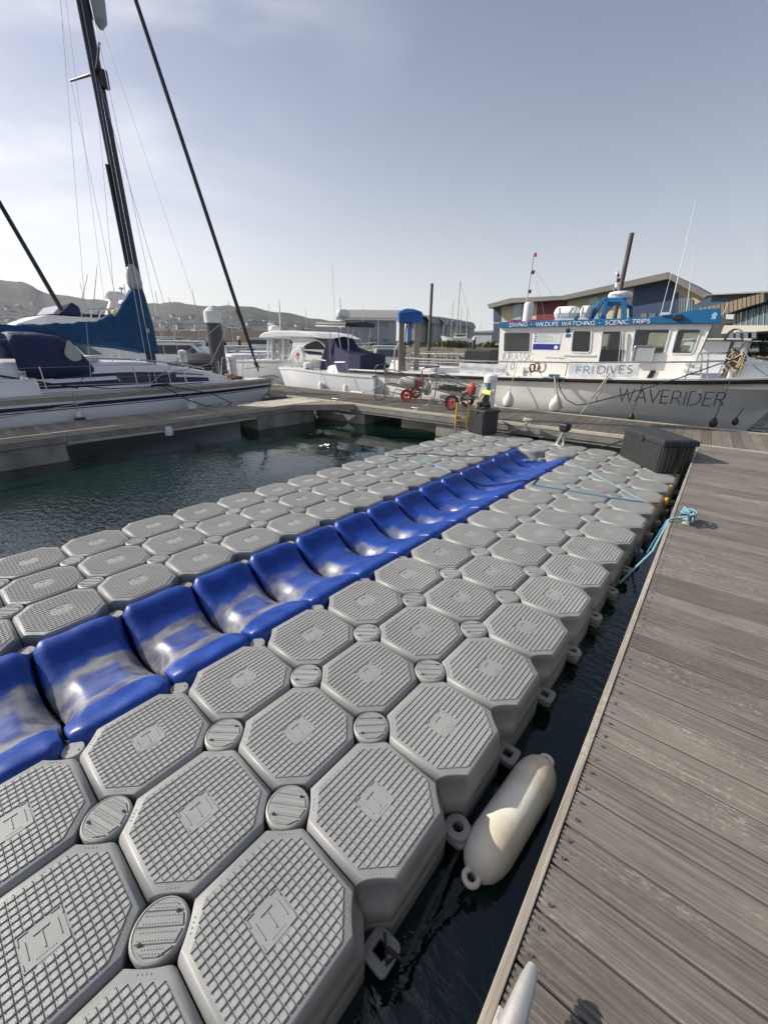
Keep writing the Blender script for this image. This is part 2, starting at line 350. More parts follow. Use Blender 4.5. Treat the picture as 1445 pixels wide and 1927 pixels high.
def bluemat():
    m = bpy.data.materials.new('scuffed_blue_plastic'); m.use_nodes = True; nt = m.node_tree; b = nt.nodes['Principled BSDF']; L = nt.links.new
    def N(t, **k):
        n = nt.nodes.new(t)
        for a, v in k.items(): setattr(n, a, v)
        return n
    tc = N('ShaderNodeTexCoord'); gp = N('ShaderNodeNewGeometry'); oi = N('ShaderNodeObjectInfo')
    sx = N('ShaderNodeSeparateXYZ'); L(tc.outputs['Object'], sx.inputs[0])
    def math_(op, a, c=None):
        n = N('ShaderNodeMath', operation=op)
        for i, v in enumerate((a, c)):
            if v is None: continue
            if isinstance(v, (int, float)): n.inputs[i].default_value = v
            else: L(v, n.inputs[i])
        return n.outputs[0]
    def rng(v, a, c, d=0, e=1):
        n = N('ShaderNodeMapRange', interpolation_type='SMOOTHSTEP'); L(v, n.inputs[0])
        for i, q in enumerate((a, c, d, e)): n.inputs[i+1].default_value = q
        return n.outputs[0]
    ad = N('ShaderNodeVectorMath', operation='ADD'); L(tc.outputs['Object'], ad.inputs[0]); L(math_('MULTIPLY', oi.outputs['Random'], 31.), ad.inputs[1])
    n1 = N('ShaderNodeTexNoise'); n1.inputs['Scale'].default_value = 5; n1.inputs['Detail'].default_value = 6; n1.inputs['Roughness'].default_value = .6; L(ad.outputs[0], n1.inputs['Vector'])
    mp = N('ShaderNodeMapping'); mp.inputs['Scale'].default_value = (3, 1.6, 3); L(ad.outputs[0], mp.inputs[0])
    n2 = N('ShaderNodeTexNoise'); n2.inputs['Scale'].default_value = 4; n2.inputs['Detail'].default_value = 5; L(mp.outputs[0], n2.inputs['Vector'])
    # keels drag along the trough: worn towards the seaward (near) blocks, where boats land first
    xa = math_('ABSOLUTE', math_('SUBTRACT', sx.outputs[0], .53))
    n3 = N('ShaderNodeTexNoise'); n3.inputs['Scale'].default_value = 3.2; n3.inputs['Detail'].default_value = 3; L(ad.outputs[0], n3.inputs['Vector'])
    ya = math_('ABSOLUTE', sx.outputs[1]); wob = math_('MULTIPLY', math_('SUBTRACT', n3.outputs[0], .5), .30)
    whole = rng(math_('ADD', xa, wob), .245, .20)
    plate = math_('MULTIPLY', rng(math_('ADD', math_('ABSOLUTE', math_('SUBTRACT', sx.outputs[0], .52)), math_('MULTIPLY', wob, .4)), .135, .105), rng(ya, .135, .10))
    pock = math_('MULTIPLY', rng(ya, .10, .15), rng(math_('ADD', xa, math_('MULTIPLY', wob, .7)), .20, .12))
    fine_ = rng(n2.outputs[0], .3, .62, .6, .95)
    sw = N('ShaderNodeSeparateXYZ'); L(gp.outputs['Position'], sw.inputs[0])
    nearw = rng(sw.outputs[1], 1.9, .4, .0, 1.); farw = rng(sw.outputs[1], 4.2, 1.2, .12, .9)
    m_a = math_('MULTIPLY', math_('MULTIPLY', whole, nearw), math_('SUBTRACT', 1., math_('MULTIPLY', plate, .72)))
    mask = math_('MULTIPLY', math_('MULTIPLY', math_('MAXIMUM', m_a, math_('MULTIPLY', pock, farw)), fine_), .9)
    cr = N('ShaderNodeValToRGB'); L(n2.outputs[0], cr.inputs[0]); cr.color_ramp.elements[0].color = (.13, .11, .075, 1); cr.color_ramp.elements[1].color = (.27, .27, .255, 1)
    cr.color_ramp.elements[0].position = .35; cr.color_ramp.elements[1].position = .62
    cb = N('ShaderNodeValToRGB'); L(n1.outputs[0], cb.inputs[0]); cb.color_ramp.elements[0].color = (.003, .032, .21, 1); cb.color_ramp.elements[1].color = (.005, .054, .32, 1)
    cb.color_ramp.elements[0].position = .35; cb.color_ramp.elements[1].position = .65
    mx = N('ShaderNodeMixRGB'); L(mask, mx.inputs[0]); L(cb.outputs[0], mx.inputs[1]); L(cr.outputs[0], mx.inputs[2])
    L(mx.outputs[0], b.inputs['Base Color'])
    L(rng(n1.outputs[0], .3, .7, .30, .48), b.inputs['Roughness'])
    bp = N('ShaderNodeBump'); bp.inputs['Strength'].default_value = .2; bp.inputs['Distance'].default_value = .004
    L(n2.outputs[0], bp.inputs['Height'])
    bp2 = N('ShaderNodeBump'); bp2.inputs['Strength'].default_value = .8; bp2.inputs['Distance'].default_value = .022; L(n3.outputs[0], bp2.inputs['Height']); L(bp.outputs[0], bp2.inputs['Normal']); L(bp2.outputs[0], b.inputs['Normal'])
    return m
M['blue'] = bluemat()

# ------------------------------------------------------------------ water
def watermat():
    m = bpy.data.materials.new('harbour_water'); m.use_nodes = True; nt = m.node_tree; b = nt.nodes['Principled BSDF']; L = nt.links.new
    b.inputs['Base Color'].default_value = (.002, .014, .012, 1); b.inputs['Roughness'].default_value = .035; b.inputs['IOR'].default_value = 1.36; b.inputs['Specular IOR Level'].default_value = 1.
    def N(t, **k):
        n = nt.nodes.new(t)
        for a, v in k.items(): setattr(n, a, v)
        return n
    gp = N('ShaderNodeNewGeometry')
    def noise(sc, st, det=3, rot=0, dist=0):
        mp = N('ShaderNodeMapping'); mp.inputs['Scale'].default_value = st; mp.inputs['Rotation'].default_value = (0, 0, rot); L(gp.outputs['Position'], mp.inputs[0])
        n = N('ShaderNodeTexNoise'); n.inputs['Scale'].default_value = sc; n.inputs['Detail'].default_value = det; n.inputs['Distortion'].default_value = dist; L(mp.outputs[0], n.inputs['Vector']); return n.outputs[0]
    a = noise(7.5, (1, 2.1, 1), 3, .5, .5); c = noise(2.0, (1, 1.5, 1), 2, -.3, .2); far = noise(.35, (1, 1, 1), 2)
    reg = noise(.33, (1, 1, 1), 1)
    rr = N('ShaderNodeMapRange'); rr.inputs[1].default_value = .42; rr.inputs[2].default_value = .6; rr.inputs[3].default_value = .12; rr.inputs[4].default_value = 1.; L(reg, rr.inputs[0])
    # the open patch beyond the left edge of the platform is the breezy part
    sx = N('ShaderNodeSeparateXYZ'); L(gp.outputs['Position'], sx.inputs[0])
    ry = N('ShaderNodeMapRange', interpolation_type='SMOOTHSTEP'); ry.inputs[1].default_value = 5.2; ry.inputs[2].default_value = 3.0; ry.inputs[3].default_value = .10; ry.inputs[4].default_value = 1.; L(sx.outputs[1], ry.inputs[0])
    mm_ = N('ShaderNodeMath', operation='MULTIPLY'); L(rr.outputs[0], mm_.inputs[0]); L(ry.outputs[0], mm_.inputs[1])
    m1 = N('ShaderNodeMath', operation='MULTIPLY'); L(a, m1.inputs[0]); L(mm_.outputs[0], m1.inputs[1])
    m2 = N('ShaderNodeMath', operation='MULTIPLY_ADD'); L(c, m2.inputs[0]); m2.inputs[1].default_value = .32; L(m1.outputs[0], m2.inputs[2])
    bp = N('ShaderNodeBump'); bp.inputs['Strength'].default_value = 1; bp.inputs['Distance'].default_value = .022; L(m2.outputs[0], bp.inputs['Height']); L(bp.outputs[0], b.inputs['Normal'])
    return m
M['water'] = watermat()
ZW = -.33
mb = MB(); mb.poly([(-2890, -690, ZW), (890, -690, ZW), (890, 2690, ZW), (-2890, 2690, ZW)])
mb.build('water', M['water'], kind='structure')

# ------------------------------------------------------------------ hills across the bay
hillmat = mat('far_hillside', (.045, .058, .042), .95, c2=(.012, .019, .018), vscale=.022, world_co=True, detail=10, lo=.42, hi=.58)
town = bpy.data.materials.new('unused')
bpy.data.materials.remove(town)
skyline = [(-500, 505), (-250, 512), (-60, 520), (0, 526), (50, 533), (80, 548), (130, 557), (200, 566), (240, 571), (300, 569), (350, 571), (400, 577), (430, 573), (470, 578), (520, 586), (560, 592), (600, 600), (625, 606), (650, 622), (700, 640), (900, 646)]
rings = []
for i in range(0, 141):
    px = -500+10*i
    py = sint(skyline, px)+random.uniform(-1.1, 1.1)+1.5*math.sin(px*.09)
    top = Pd(px, py, 1500+200*math.sin(px*.01))
    d = Vector((top.x-CAM.x, top.y-CAM.y, 0)); dist = d.length; d.normalize()
    base = CAM.z-.2
    ring = []
    for k in range(0, 15):
        t = k/14; q = .44+.56*t
        hgt = (top.z+2)*(t**1.25) + (0 if k in (0, 14) else random.uniform(-3, 3)*t+9*math.sin(px*.03+k*1.1)*t*(1-t)*2)
        p = CAM+d*dist*q; ring.append((p.x, p.y, -2+hgt))
    for q, h in ((1.15, .97), (1.6, .7), (2.2, 0)):
        p = CAM+d*dist*q; ring.append((p.x, p.y, -2+top.z*h))
    rings.append(ring)
hb = MB(); hb.loft(rings, False, False)
hb.build('hills', hillmat, kind='structure', smooth='all')
def hill_h(px, t):
    i = max(0, min(140, int(round((px+500)/10)))); k = min(13, int(t*14)); f = t*14-k
    a, b = Vector(rings[i][k]), Vector(rings[i][k+1]); return a.lerp(b, f)
housemats = [mat('render_cream', (.55, .52, .46), .8), mat('render_grey', (.36, .37, .37), .8), mat('render_white', (.72, .72, .70), .8)]
roofmat = mat('slate_roof', (.10, .09, .09), .8)
def house(P, w, dpt, h, rz, mi, i):
    Mx = T(P.x, P.y, P.z-2, rz)
    o = thing('house', None, None, Mx)
    mb = MB(Mx); mb.box((-w/2, -dpt/2, 0), (w/2, dpt/2, h+2)); mb.build('wall', housemats[mi], o)
    mb = MB(Mx); mb.prism([(-w/2-.3, -dpt/2-.3, h+2.02), (-w/2-.3, dpt/2+.3, h+2.02), (-w/2-.3, 0, h+2+dpt*.34)], (w+.6, 0, 0)); mb.build('roof', roofmat, o)
    tag(o, 'small distant house among the others on the hazy hillside across the bay', 'house', 'houses on the far hillside')
k = 0
for row in range(13):
    for j in range(19):
        t = .02+row*.045+random.uniform(-.02, .02); px = -15+j*36+random.uniform(-20, 20)
        if px > 600 or (t > .3 and random.random() < .45): continue
        P = hill_h(px, t)
        house(P, random.uniform(10, 24), random.uniform(7, 10), random.uniform(4, 7.5), random.uniform(-.5, 1.1)+.7, random.choice((0, 0, 1, 1, 2)), k); k += 1
# ------------------------------------------------------------------ modular floating platform with the blue drive-on lane
plat = thing('floating_platform', 'grey plastic cube pontoon with a blue drive-on lane, moored beside the plank dock', 'floating platform', T(0, 0, 0))
def cube_ring(z, inset, c, k):
    h = .25-inset; r = []
    for q in range(4):
        p = [(h, h-c), (h-c, h)]
        for i in range(7):
            t = i/6; x = lerp(p[0][0], p[1][0], t); y = lerp(p[0][1], p[1][1], t); o = k*math.sin(math.pi*t)
            x -= o*.707; y -= o*.707
            a = q*math.pi/2; r.append((x*math.cos(a)-y*math.sin(a), x*math.sin(a)+y*math.cos(a), z))
    return r
mb = MB()
mb.loft([cube_ring(-.42, .004, .07, 0), cube_ring(-.22, .001, .07, 0), cube_ring(-.215, .0035, .07, 0), cube_ring(-.205, .0035, .07, 0), cube_ring(-.20, .001, .07, 0), cube_ring(-.14, .002, .07, 0), cube_ring(-.125, .001, .082, .006), cube_ring(-.10, .001, .106, .014),
         cube_ring(-.060, .0006, .118, .010), cube_ring(-.036, .001, .116, .006), cube_ring(-.024, .003, .112, .006), cube_ring(-.014, .007, .105, .006), cube_ring(-.007, .012, .097, .005), cube_ring(-.002, .019, .086, .004), cube_ring(0, .027, .076, .003)])
float_me = mb.mesh('float_cube', M['float'], None, smooth=60)
# raised tread pads with studs, emblem square in the middle
tb = MB(); pitch = .0252; n = 17
def pad(x0, x1, y0, y1, z0=-.001, z1=.0045, b=.0022, dz=0):
    i = tb.pts([(x0, y0, z0), (x1, y0, z0), (x1, y1, z0), (x0, y1, z0), (x0+b, y0+b, z1), (x1-b*.5, y0+b, z1+dz), (x1-b*.5, y1-b, z1+dz), (x0+b, y1-b, z1)])
    tb.f += [(i+4, i+5, i+6, i+7), (i, i+1, i+5, i+4), (i+1, i+2, i+6, i+5), (i+2, i+3, i+7, i+6), (i+3, i, i+4, i+7)]
def stud(x, y, z, r=.0022, h=.0018, n_=5):
    i = tb.pts([(x+r*math.cos(a*2*math.pi/n_), y+r*math.sin(a*2*math.pi/n_), z) for a in range(n_)]+[(x, y, z+h)])
    for a in range(n_): tb.f.append((i+a, i+(a+1) % n_, i+n_))
half = n/2*pitch
for i in range(n):
    for j in range(n):
        x = (i-(n-1)/2)*pitch; y = (j-(n-1)/2)*pitch
        if abs(i-8) <= 2 and abs(j-8) <= 2: continue
        s = abs(x)+abs(y)
        if s > .346: continue
        g = .0020
        x0, x1, y0, y1 = x-pitch/2+g, x+pitch/2-g, y-pitch/2+g*.35, y+pitch/2-g*.35
        if s > .322:                                                  # cut corner pads
            sx, sy = (1 if x > 0 else -1), (1 if y > 0 else -1)
            a, b_ = (x0, x1) if sx > 0 else (x1, x0); c, d = (y0, y1) if sy > 0 else (y1, y0)
            q = tb.pts([(a, c, .004), (b_, c, .004), (a, d, .004), (a, c, -.001), (b_, c, -.001), (a, d, -.001)])
            tb.f += [(q, q+1, q+2), (q, q+3, q+4, q+1), (q+1, q+4, q+5, q+2), (q+2, q+5, q+3, q)]; continue
        pad(x0, x1, y0, y1, -.001, .0036, .0018, .0016)
        for sx in (-1, 1):
            for sy in (-1, 1): stud(x+sx*.0068, y+sy*.0072, .0043+sx*.0005)
for sx in (-1, 1):
    for sy in (-1, 1):
        for k in range(4):
            o = (k-1.5)*.0095; stud(sx*(.1765+o), sy*(.1765-o), -.0005, .0035, .0035, 6)
e = pitch*2.5-.003
pad(-e, e, -e, e, -.001, .0012, .002)
for (x0, x1, y0, y1) in ((-e, -e+.03, -e, -e+.005), (e-.03, e, -e, -e+.005), (-e, -e+.03, e-.005, e), (e-.03, e, e-.005, e), (-e, -e+.005, -e, -e+.03), (e-.005, e, -e, -e+.03), (-e, -e+.005, e-.03, e), (e-.005, e, e-.03, e),
                          (-.026, .030, -.003, .003), (-.034, -.028, -.022, .022), (-.03, .03, -.044, -.04), (-.03, .03, .04, .044)): pad(x0, x1, y0, y1, .001, .0042, .0012)
for k in range(9): pad(.042, .046, -.027+k*.006, -.0235+k*.006, .001, .0025, .0004)
tread_me = tb.mesh('tread', M['tread'], None, smooth=False, recalc=True)
# connector caps
cb = MB(); cb.lathe([(.046, -.06), (.0615, -.05), (.0625, -.008), (.060, -.002), (.056, .0005), (.0555, -.0008), (.0535, -.0012), (.001, -.0012)], n=32)
for y0, y1, w in ((-.0495, -.030, .9), (-.0275, -.0015, 1), (.0015, .0275, 1), (.030, .0495, .9)):
    def hw(y): return math.sqrt(max(0, .052**2-y*y))
    ps = [(-hw(y0), y0, -.0012), (hw(y0), y0, -.0012), (hw(y1), y1, -.0012), (-hw(y1), y1, -.0012)]
    i = cb.pts(ps+[(p[0]*.97, p[1]+(.002 if q < 2 else -.002), .0022) for q, p in enumerate(ps)])
    cb.f += [(i+4, i+5, i+6, i+7), (i, i+1, i+5, i+4), (i+1, i+2, i+6, i+5), (i+2, i+3, i+7, i+6), (i+3, i, i+4, i+7)]
    nst = int((hw((y0+y1)/2)*2-.012)/.0065)
    for r in (y0+.006, y1-.006):
        for k in range(nst):
            x = (k-(nst-1)/2)*.0065; q = cb.pts([(x-.0018, r-.0018, .002), (x+.0018, r-.0018, .002), (x+.0018, r+.0018, .002), (x-.0018, r+.0018, .002), (x, r, .0042)])
            cb.f += [(q, q+1, q+4), (q+1, q+2, q+4), (q+2, q+3, q+4), (q+3, q, q+4)]
cap_me = cb.mesh('pin_cap', M['cap'], None, smooth=35)
hb_ = MB()
for x, y in ((-.031, -.028), (.031, .029)): hb_.lathe([(.0001, .0028), (.0046, .0028), (.0046, .0034), (.0001, .0034)], (x, y, 0), 10)
hole_me = hb_.mesh('key_hole', M['hole'])
sb_ = MB(); sb_.lathe([(.03, -.05), (.046, -.03), (.047, -.004), (.044, .0), (.001, .0)], n=24); smallcap_me = sb_.mesh('lane_cap', M['cap'], None, smooth=35)
hb_ = MB()
for x, y in ((-.024, -.018), (.024, .018)): hb_.lathe([(.0001, .0003), (.0042, .0003), (.0042, .0012), (.0001, .0012)], (x, y, 0), 10)
smallhole_me = hb_.mesh('key_hole', M['hole'])
# lugs (square-holed tabs) and the washers bolted on some of them
lb = MB(); w = .054; h = .024
def rrect(a, r, z, nseg=4):
    o = []
    for q in range(4):
        cx, cy = (a-r)*(1 if q in (0, 3) else -1), (a-r)*(1 if q in (0, 1) else -1)
        for k in range(nseg+1): t = (q+k/nseg)*math.pi/2; o.append((cx+r*math.cos(t), cy+r*math.sin(t), z))
    return o
ri = [rrect(h, .006, z) for z in (-.009, .009)]; ro = [rrect(w, .02, z) for z in (-.009, .009)]
lb.loft([ri[0], ro[0], ro[1], ri[1], ri[0]], True, False); lug_me = lb.mesh('lug', M['float'], None, smooth=35)
wb = MB(); N_ = 24
circ = lambda r, z: [(r*math.cos(2*math.pi*k/N_), r*math.sin(2*math.pi*k/N_), z) for k in range(N_)]
wb.loft([circ(.024, .0), circ(.053, .0), circ(.056, .006), circ(.053, .016), circ(.026, .019), circ(.024, .016), circ(.024, 0)], True, False)
wash_me = wb.mesh('washer', M['cap'], None, smooth=35)
def child(name, me, parent, Mx):
    o = bpy.data.objects.new(name, me); col.objects.link(o); o.parent = parent; o.matrix_basis = Mx; WM[o.name] = wm(parent) @ Mx; return o
def add_cube(x, y):
    dz = random.uniform(-.003, .003); tilt = Matrix.Rotation(random.uniform(-.006, .006), 4, 'X') @ Matrix.Rotation(random.uniform(-.006, .006), 4, 'Y')
    f = child('float_cube', float_me, plat, T(x, y, dz) @ tilt)
    child('tread', tread_me, f, T(0, 0, 0, 0))
    return f
xs_l = [-1.25, -.75, -.25]; xs_r = [1.25, 1.75, 2.25]
K0, K1 = -4, 15
cells = []
for k in range(K0, K1):
    for x in xs_l+xs_r: cells.append((x, k*.5+.25))
for k in (13, 14):
    for x in (.25, .75): cells.append((x, k*.5+.25))
for c in cells: add_cube(*c)
for k in range(K0+1, K1):
    for x in (-1, -.5, 1.5, 2.0):
        c = child('pin_cap', cap_me, plat, T(x, k*.5, .002, .68+random.choice((-.35, -.15, .0, .05, .1, -.1, 0))) @ Matrix.Diagonal((1.42, 1.42, 1.3, 1)))
        child('key_hole', hole_me, c, T(0, 0, 0))['kind'] = 'stuff'
    for x in ((-.0, 1.) if k <= 13 else (0, .5, 1)):
        if k <= 13:
            c = child('lane_cap', smallcap_me, plat, T(x, k*.5, -.052, random.uniform(-.6, .6))); child('key_hole', smallhole_me, c, T(0, 0, 0))['kind'] = 'stuff'
        else:
            c = child('pin_cap', cap_me, plat, T(x, k*.5, .002, .7+random.uniform(-.2, .2)) @ Matrix.Diagonal((1.42, 1.42, 1.3, 1)))
for k in range(K0, K1+1):
    for x in (2.5, -1.5):
        zz = (-.20, -.235) if k % 2 else (-.215, -.25)
        s = 1 if x > 0 else -1
        child('lug', lug_me, plat, T(x+s*.012, k*.5-.004, zz[0]-.02, 0)); child('lug', lug_me, plat, T(x+s*.004, k*.5+.01, zz[1]-.02, 0))
        if k in (1, 4, 5, 6, 8, 9, 10): child('washer', wash_me, plat, T(x+s*.012, k*.5, zz[0]-.008))
child('washer', wash_me, plat, T(.5, 6.5, -.12)); child('lug', lug_me, plat, T(.5, 6.5, -.14))
# blue drive-on saddles
prof = [(0, -.045), (.02, -.012), (.05, .004), (.09, .001), (.13, -.020), (.18, -.058), (.24, -.096), (.31, -.126), (.39, -.145), (.47, -.152), (.54, -.146), (.61, -.128), (.68, -.100), (.75, -.068), (.82, -.038), (.88, -.016), (.93, -.004), (.97, -.012), (1.0, -.048)]
def saddle_z(x, y):                                            # y in [0,.5]
    z = sint(prof, x)
    e = min(y, .5-y)
    z -= (.060 if x < .45 else lerp(.060, .035, min(1, (x-.45)/.3)))*max(0, 1-e/.085)**2
    if x > .28 and x < .80:
        m = math.sin(math.pi*(x-.28)/.52)**1.2
        t = max(0, 1-e/.165); t = t*t*(3-2*t)
        z -= .066*m*t*(1.0 if y < .25 else .8)
        z += .018*m*(1-t)
    # wavy shoulders along the rims
    if x < .2: z += .004*math.sin(y*25)*(1-x/.2)
    if x > .8: z += .005*math.sin(y*25+1)*(x-.8)/.2
    dc = min(math.hypot(x*1.0, e), math.hypot(1-x, e))
    if dc < .07: z -= .055*(1-dc/.07)**.8
    return z
bb = MB(); nx, ny = 64, 36
def gx(i): return .006+.988*(i/nx)
def gy(j):
    t = j/ny; t = .5-.5*math.cos(math.pi*t) if False else t
    return .011+.478*t
def row(j):
    y = gy(j); wob = 0
    return [(gx(i), y-.25 + (.013*math.sin(gx(i)*11+1.2)*max(0, 1-min(j, ny-j)/6)), saddle_z(gx(i), y)) for i in range(nx+1)]
rows_ = [row(j) for j in range(ny+1)]
first = [(a, b+.004, c-.03) for a, b, c in rows_[0]]; last = [(a, b-.004, c-.03) for a, b, c in rows_[-1]]
low0 = [(a, b+.012, -.33) for a, b, c in rows_[0]]; low1 = [(a, b-.012, -.33) for a, b, c in rows_[-1]]
bb.loft([low0, first]+rows_+[last, low1], False, False)
for s_, x in ((0, .006), (nx, .994)):
    ed = [r[s_] for r in rows_]; dx = .004 if s_ == 0 else -.004
    bb.loft([ed, [(a+dx, b, -.33) for a, b, c in ed]], False, False)
blue_me = bb.mesh('lane_saddle', M['blue'], None, smooth='all', merge=.0004)
for k in range(K0, 13): child('lane_saddle', blue_me, plat, T(random.uniform(-.002, .002), k*.5+.25, random.uniform(-.004, .003)))

# ------------------------------------------------------------------ plank docks
def plank_profile(w, grooves, d=.005, th=.028):
    pts = [(-w/2, -th), (-w/2, -.003), (-w/2+.003, 0)]
    gp = (w-.012)/grooves
    for g in range(grooves):
        x = -w/2+.006+gp*(g+.5); a = gp*.24
        pts += [(x-a, 0), (x-a*.55, -d), (x+a*.55, -d), (x+a, 0)]
    pts += [(w/2-.003, 0), (w/2, -.003), (w/2, -th)]
    return pts
def plank_mesh(name, m, w, L, grooves, axis):                # axis 0: the plank runs along x
    mb = MB(); pf = plank_profile(w, grooves)
    if axis == 0: rs = [[(x, a, z) for a, z in pf] for x in (0, L)]
    else: rs = [[(a, y, z) for a, z in pf] for y in (0, L)]
    mb.loft(rs, True, True); return mb.mesh(name, m, None)
ZD = .20
DA = R(2.6)                                                    # the dock lies slightly askew to the platform
Dm = T(2.876, 0, ZD, DA)
dock = thing('plank_dock', 'grey brown grooved plank dock filling the right foreground, beside the cube platform', 'dock', Dm)
PW = .1465
pme = plank_mesh('plank', M['plank'], PW-.009, 2.5, 7, 0)
yend = 7.83+.085*2.6+.0
for k in range(-13, 55):
    y = k*PW+.03
    if y > yend-.08: break
    g = -.0 if k % 7 else .0
    child('plank', pme, dock, T(.032, y, random.uniform(-.0015, .0015), random.uniform(-.0008, .0008)))
tl = [-2.0, .86, 3.9, yend-.02]
for a, b in zip(tl, tl[1:]):
    mb = MB(Dm); mb.box((-.0, a+.002, -.075), (.028, b-.002, .004)); mb.build('edge_strip', M['trim'], dock, bevel=.003)
mb = MB(Dm); mb.box((.004, -2, -.26), (.05, yend-.04, -.08)); mb.box((2.5, -2, -.26), (2.56, yend-.04, .0)); mb.build('side_frame', M['alutrim'], dock)
for a, b in ((-1.9, -.9), (1.6, 3.0), (5.2, 7.2)):
    mb = MB(Dm); mb.box((.12, a, -.75), (2.4, b, -.20)); mb.build('pontoon_float', M['conc'], dock, bevel=.01)
mb = MB(Dm)
for k in range(-13, 54):
    y = k*PW+.03
    for dy in (-.042, .03):
        if random.random() < .12: continue
        c = (.062+random.uniform(-.004, .004), y+dy+random.uniform(-.006, .006), 0)
        mb.lathe([(.0001, .0008), (.0028, .0012), (.0032, .0022), (.0058, .0028), (.0062, .0008), (.0062, -.004)], c, 8)
mb.build('deck_screws', M['screw'], dock, kind='stuff')

WA = R(4.86)
Wm = T(0, 7.83, ZD, WA)                                        # walkway frame: x along, y across (0 near edge .. 2.02)
walk = thing('walkway_pontoon', 'long walkway of silver grey boards with pale edges, crossing behind the cube platform', 'pontoon walkway', Wm)
wme = plank_mesh('plank', M['plank2'], .139, 1.90, 6, 1)
for k in range(-128, 70):
    x = k*.147
    child('plank', wme, walk, T(x, .075, random.uniform(-.0015, .0015)))
for a, b in ((-19, -14.1), (-14.1, -9.2), (-9.2, -5.3), (-5.3, -1.2), (-1.2, 2.0), (2.0, 6), (6, 10.2)):
    for y0, y1 in ((0, .07), (1.98, 2.05)):
        mb = MB(Wm); mb.box((a+.004, y0, -.05), (b-.004, y1, .012)); mb.build('edge_strip', M['trimx'], walk, bevel=.004)
mb = MB(Wm); mb.box((-19, .01, -.17), (10.2, .05, -.055)); mb.box((-19, .03, -.23), (10.2, .07, -.175)); mb.box((-19, 2.0, -.17), (10.2, 2.04, -.055)); mb.build('side_frame', M['alutrim'], walk)
for a, b in ((-17.5, -15.6), (-12, -10), (-6.6, -4.75), (-2.55, -.6), (2.2, 4.2), (7, 9)):
    mb = MB(Wm); mb.box((a, .09, -.80), (b, 1.9, -.20)); mb.build('pontoon_float', M['conc'], walk, bevel=.012)
mb = MB(Wm)
for k in range(-60, 40):
    x = k*.31+.1; mb.lathe([(.0001, .004), (.014, .003), (.015, 0)], (x, .008, -.11), 8, axis=(0, -1, 0))
mb.build('frame_bolts', M['galv'], walk, kind='stuff')
def cleat(Mx, label, s=1.0, mname='alu', group=None, cat='cleat'):
    o = thing('cleat', label, cat, Mx, group)
    mb = MB(Mx)
    prof = []
    L = .155*s
    pts = [(0, -L, .074*s), (0, -L*.8, .078*s), (0, -L*.4, .070*s), (0, 0, .066*s), (0, L*.4, .070*s), (0, L*.8, .078*s), (0, L, .074*s)]
    mb.tube(pts, [.011*s, .017*s, .023*s, .027*s, .023*s, .017*s, .011*s], 10)
    mb.build('horn', M[mname], o, smooth=True)
    mb = MB(Mx)
    for yy in (-.042, .042):
        mb.loft([[(x*a*s, yy*s+y*a*s, z*s) for x, y in ((-.022, -.016), (.022, -.016), (.022, .016), (-.022, .016))] for a, z in ((1.5, .006), (1.0, .018), (.8, .04), (.9, .06))])
    mb.build('leg', M[mname], o, bevel=.004)
    mb = MB(Mx); mb.box((-.035*s, -.085*s, .0), (.035*s, .085*s, .008*s)); mb.build('base_plate', M[mname], o, bevel=.004)
    return o
cleat(T(2.950, -.105, ZD+.003, DA-.02), 'cast aluminium mooring cleat on the plank dock at the bottom edge of the photo', 1.2)
c2 = Pz(1288, 983, ZD)
cleat(T(c2.x+.01, c2.y, ZD+.003, DA), 'mooring cleat wound with pale blue rope on the plank dock edge', .85)
for px, py, lab in ((499, 752, None), (618, 757, 'small cleat on the near edge strip by the corner where the finger pontoon joins'), (783, 773, 'small cleat on the near edge strip between the corner and the yellow ladder'), (997, 797, 'small cleat with a knotted white rope, behind the black deck box')):
    if not lab: continue
    p = Pz(px, py, ZD); q = Wm.inverted() @ p; q.y = .04; w_ = Wm @ Vector((q.x, .036, .013))
    cleat(T(w_.x, w_.y, w_.z, WA+math.pi/2), lab, .8, 'galv')
# finger pontoon beside the sailing yacht
Fm = T(-6.10, 0, ZD, R(-.6))
fing = thing('finger_pontoon', 'sunlit finger pontoon of pale boards lying between the platform basin and the white sailing yacht', 'finger pontoon', Fm)
fme = plank_mesh('plank', M['plank3'], .139, 1.02, 5, 0)
for k in range(-16, 49): child('plank', fme, fing, T(-1.06, k*.147+.05, random.uniform(-.002, .002)))
for a, b in ((-2.4, 1.2), (1.2, 4.2), (4.2, 7.2)):
    mb = MB(Fm); mb.box((-.035, a+.003, -.085), (.0, b-.003, .006)); mb.box((-1.09, a, -.085), (-1.062, b, .006)); mb.build('edge_board', M['trim'], fing, bevel=.003)
mb = MB(Fm); mb.box((-.05, -2.4, -.19), (-.01, 7.2, -.09)); mb.build('side_frame', M['alutrim'], fing)
for a, b in ((-1.5, 1.15), (5.1, 6.9)):
    mb = MB(Fm); mb.box((-.95, a, -.80), (-.06, b, -.20)); mb.build('pontoon_float', M['conc'], fing, bevel=.012)
mb = MB(Fm); mb.lathe([(.0001, -.0), (.075, .0), (.085, .03), (.08, .16), (.06, .19)], (-.03, 2.95, -.33), 18); mb.build('pipe_end', M['fenderw'], fing, smooth=True)
mb = MB(); mb.tube([Fm @ Vector((-.12, 1.2, -.22)), Fm @ Vector((-.12, 3, -.24)), Fm @ Vector((-.12, 7, -.22))], .035, 10); mb.build('service_pipe', M['fenderw'], fing, smooth=True)
# corner gusset
A = Fm @ Vector((0, 6.15, .0)); B = Wm @ Vector((-5.0, .0, 0)); C_ = Fm @ Vector((0, 7.1, 0))
mb = MB(); top = [(A.x+.002, A.y, ZD-.004), (B.x, B.y-.002, ZD-.004), (C_.x+.002, C_.y-.0, ZD-.004)]; mb.prism(top, (0, 0, -.15)); g_ = mb.build('corner_gusset', M['trim'], fing, bevel=.004)

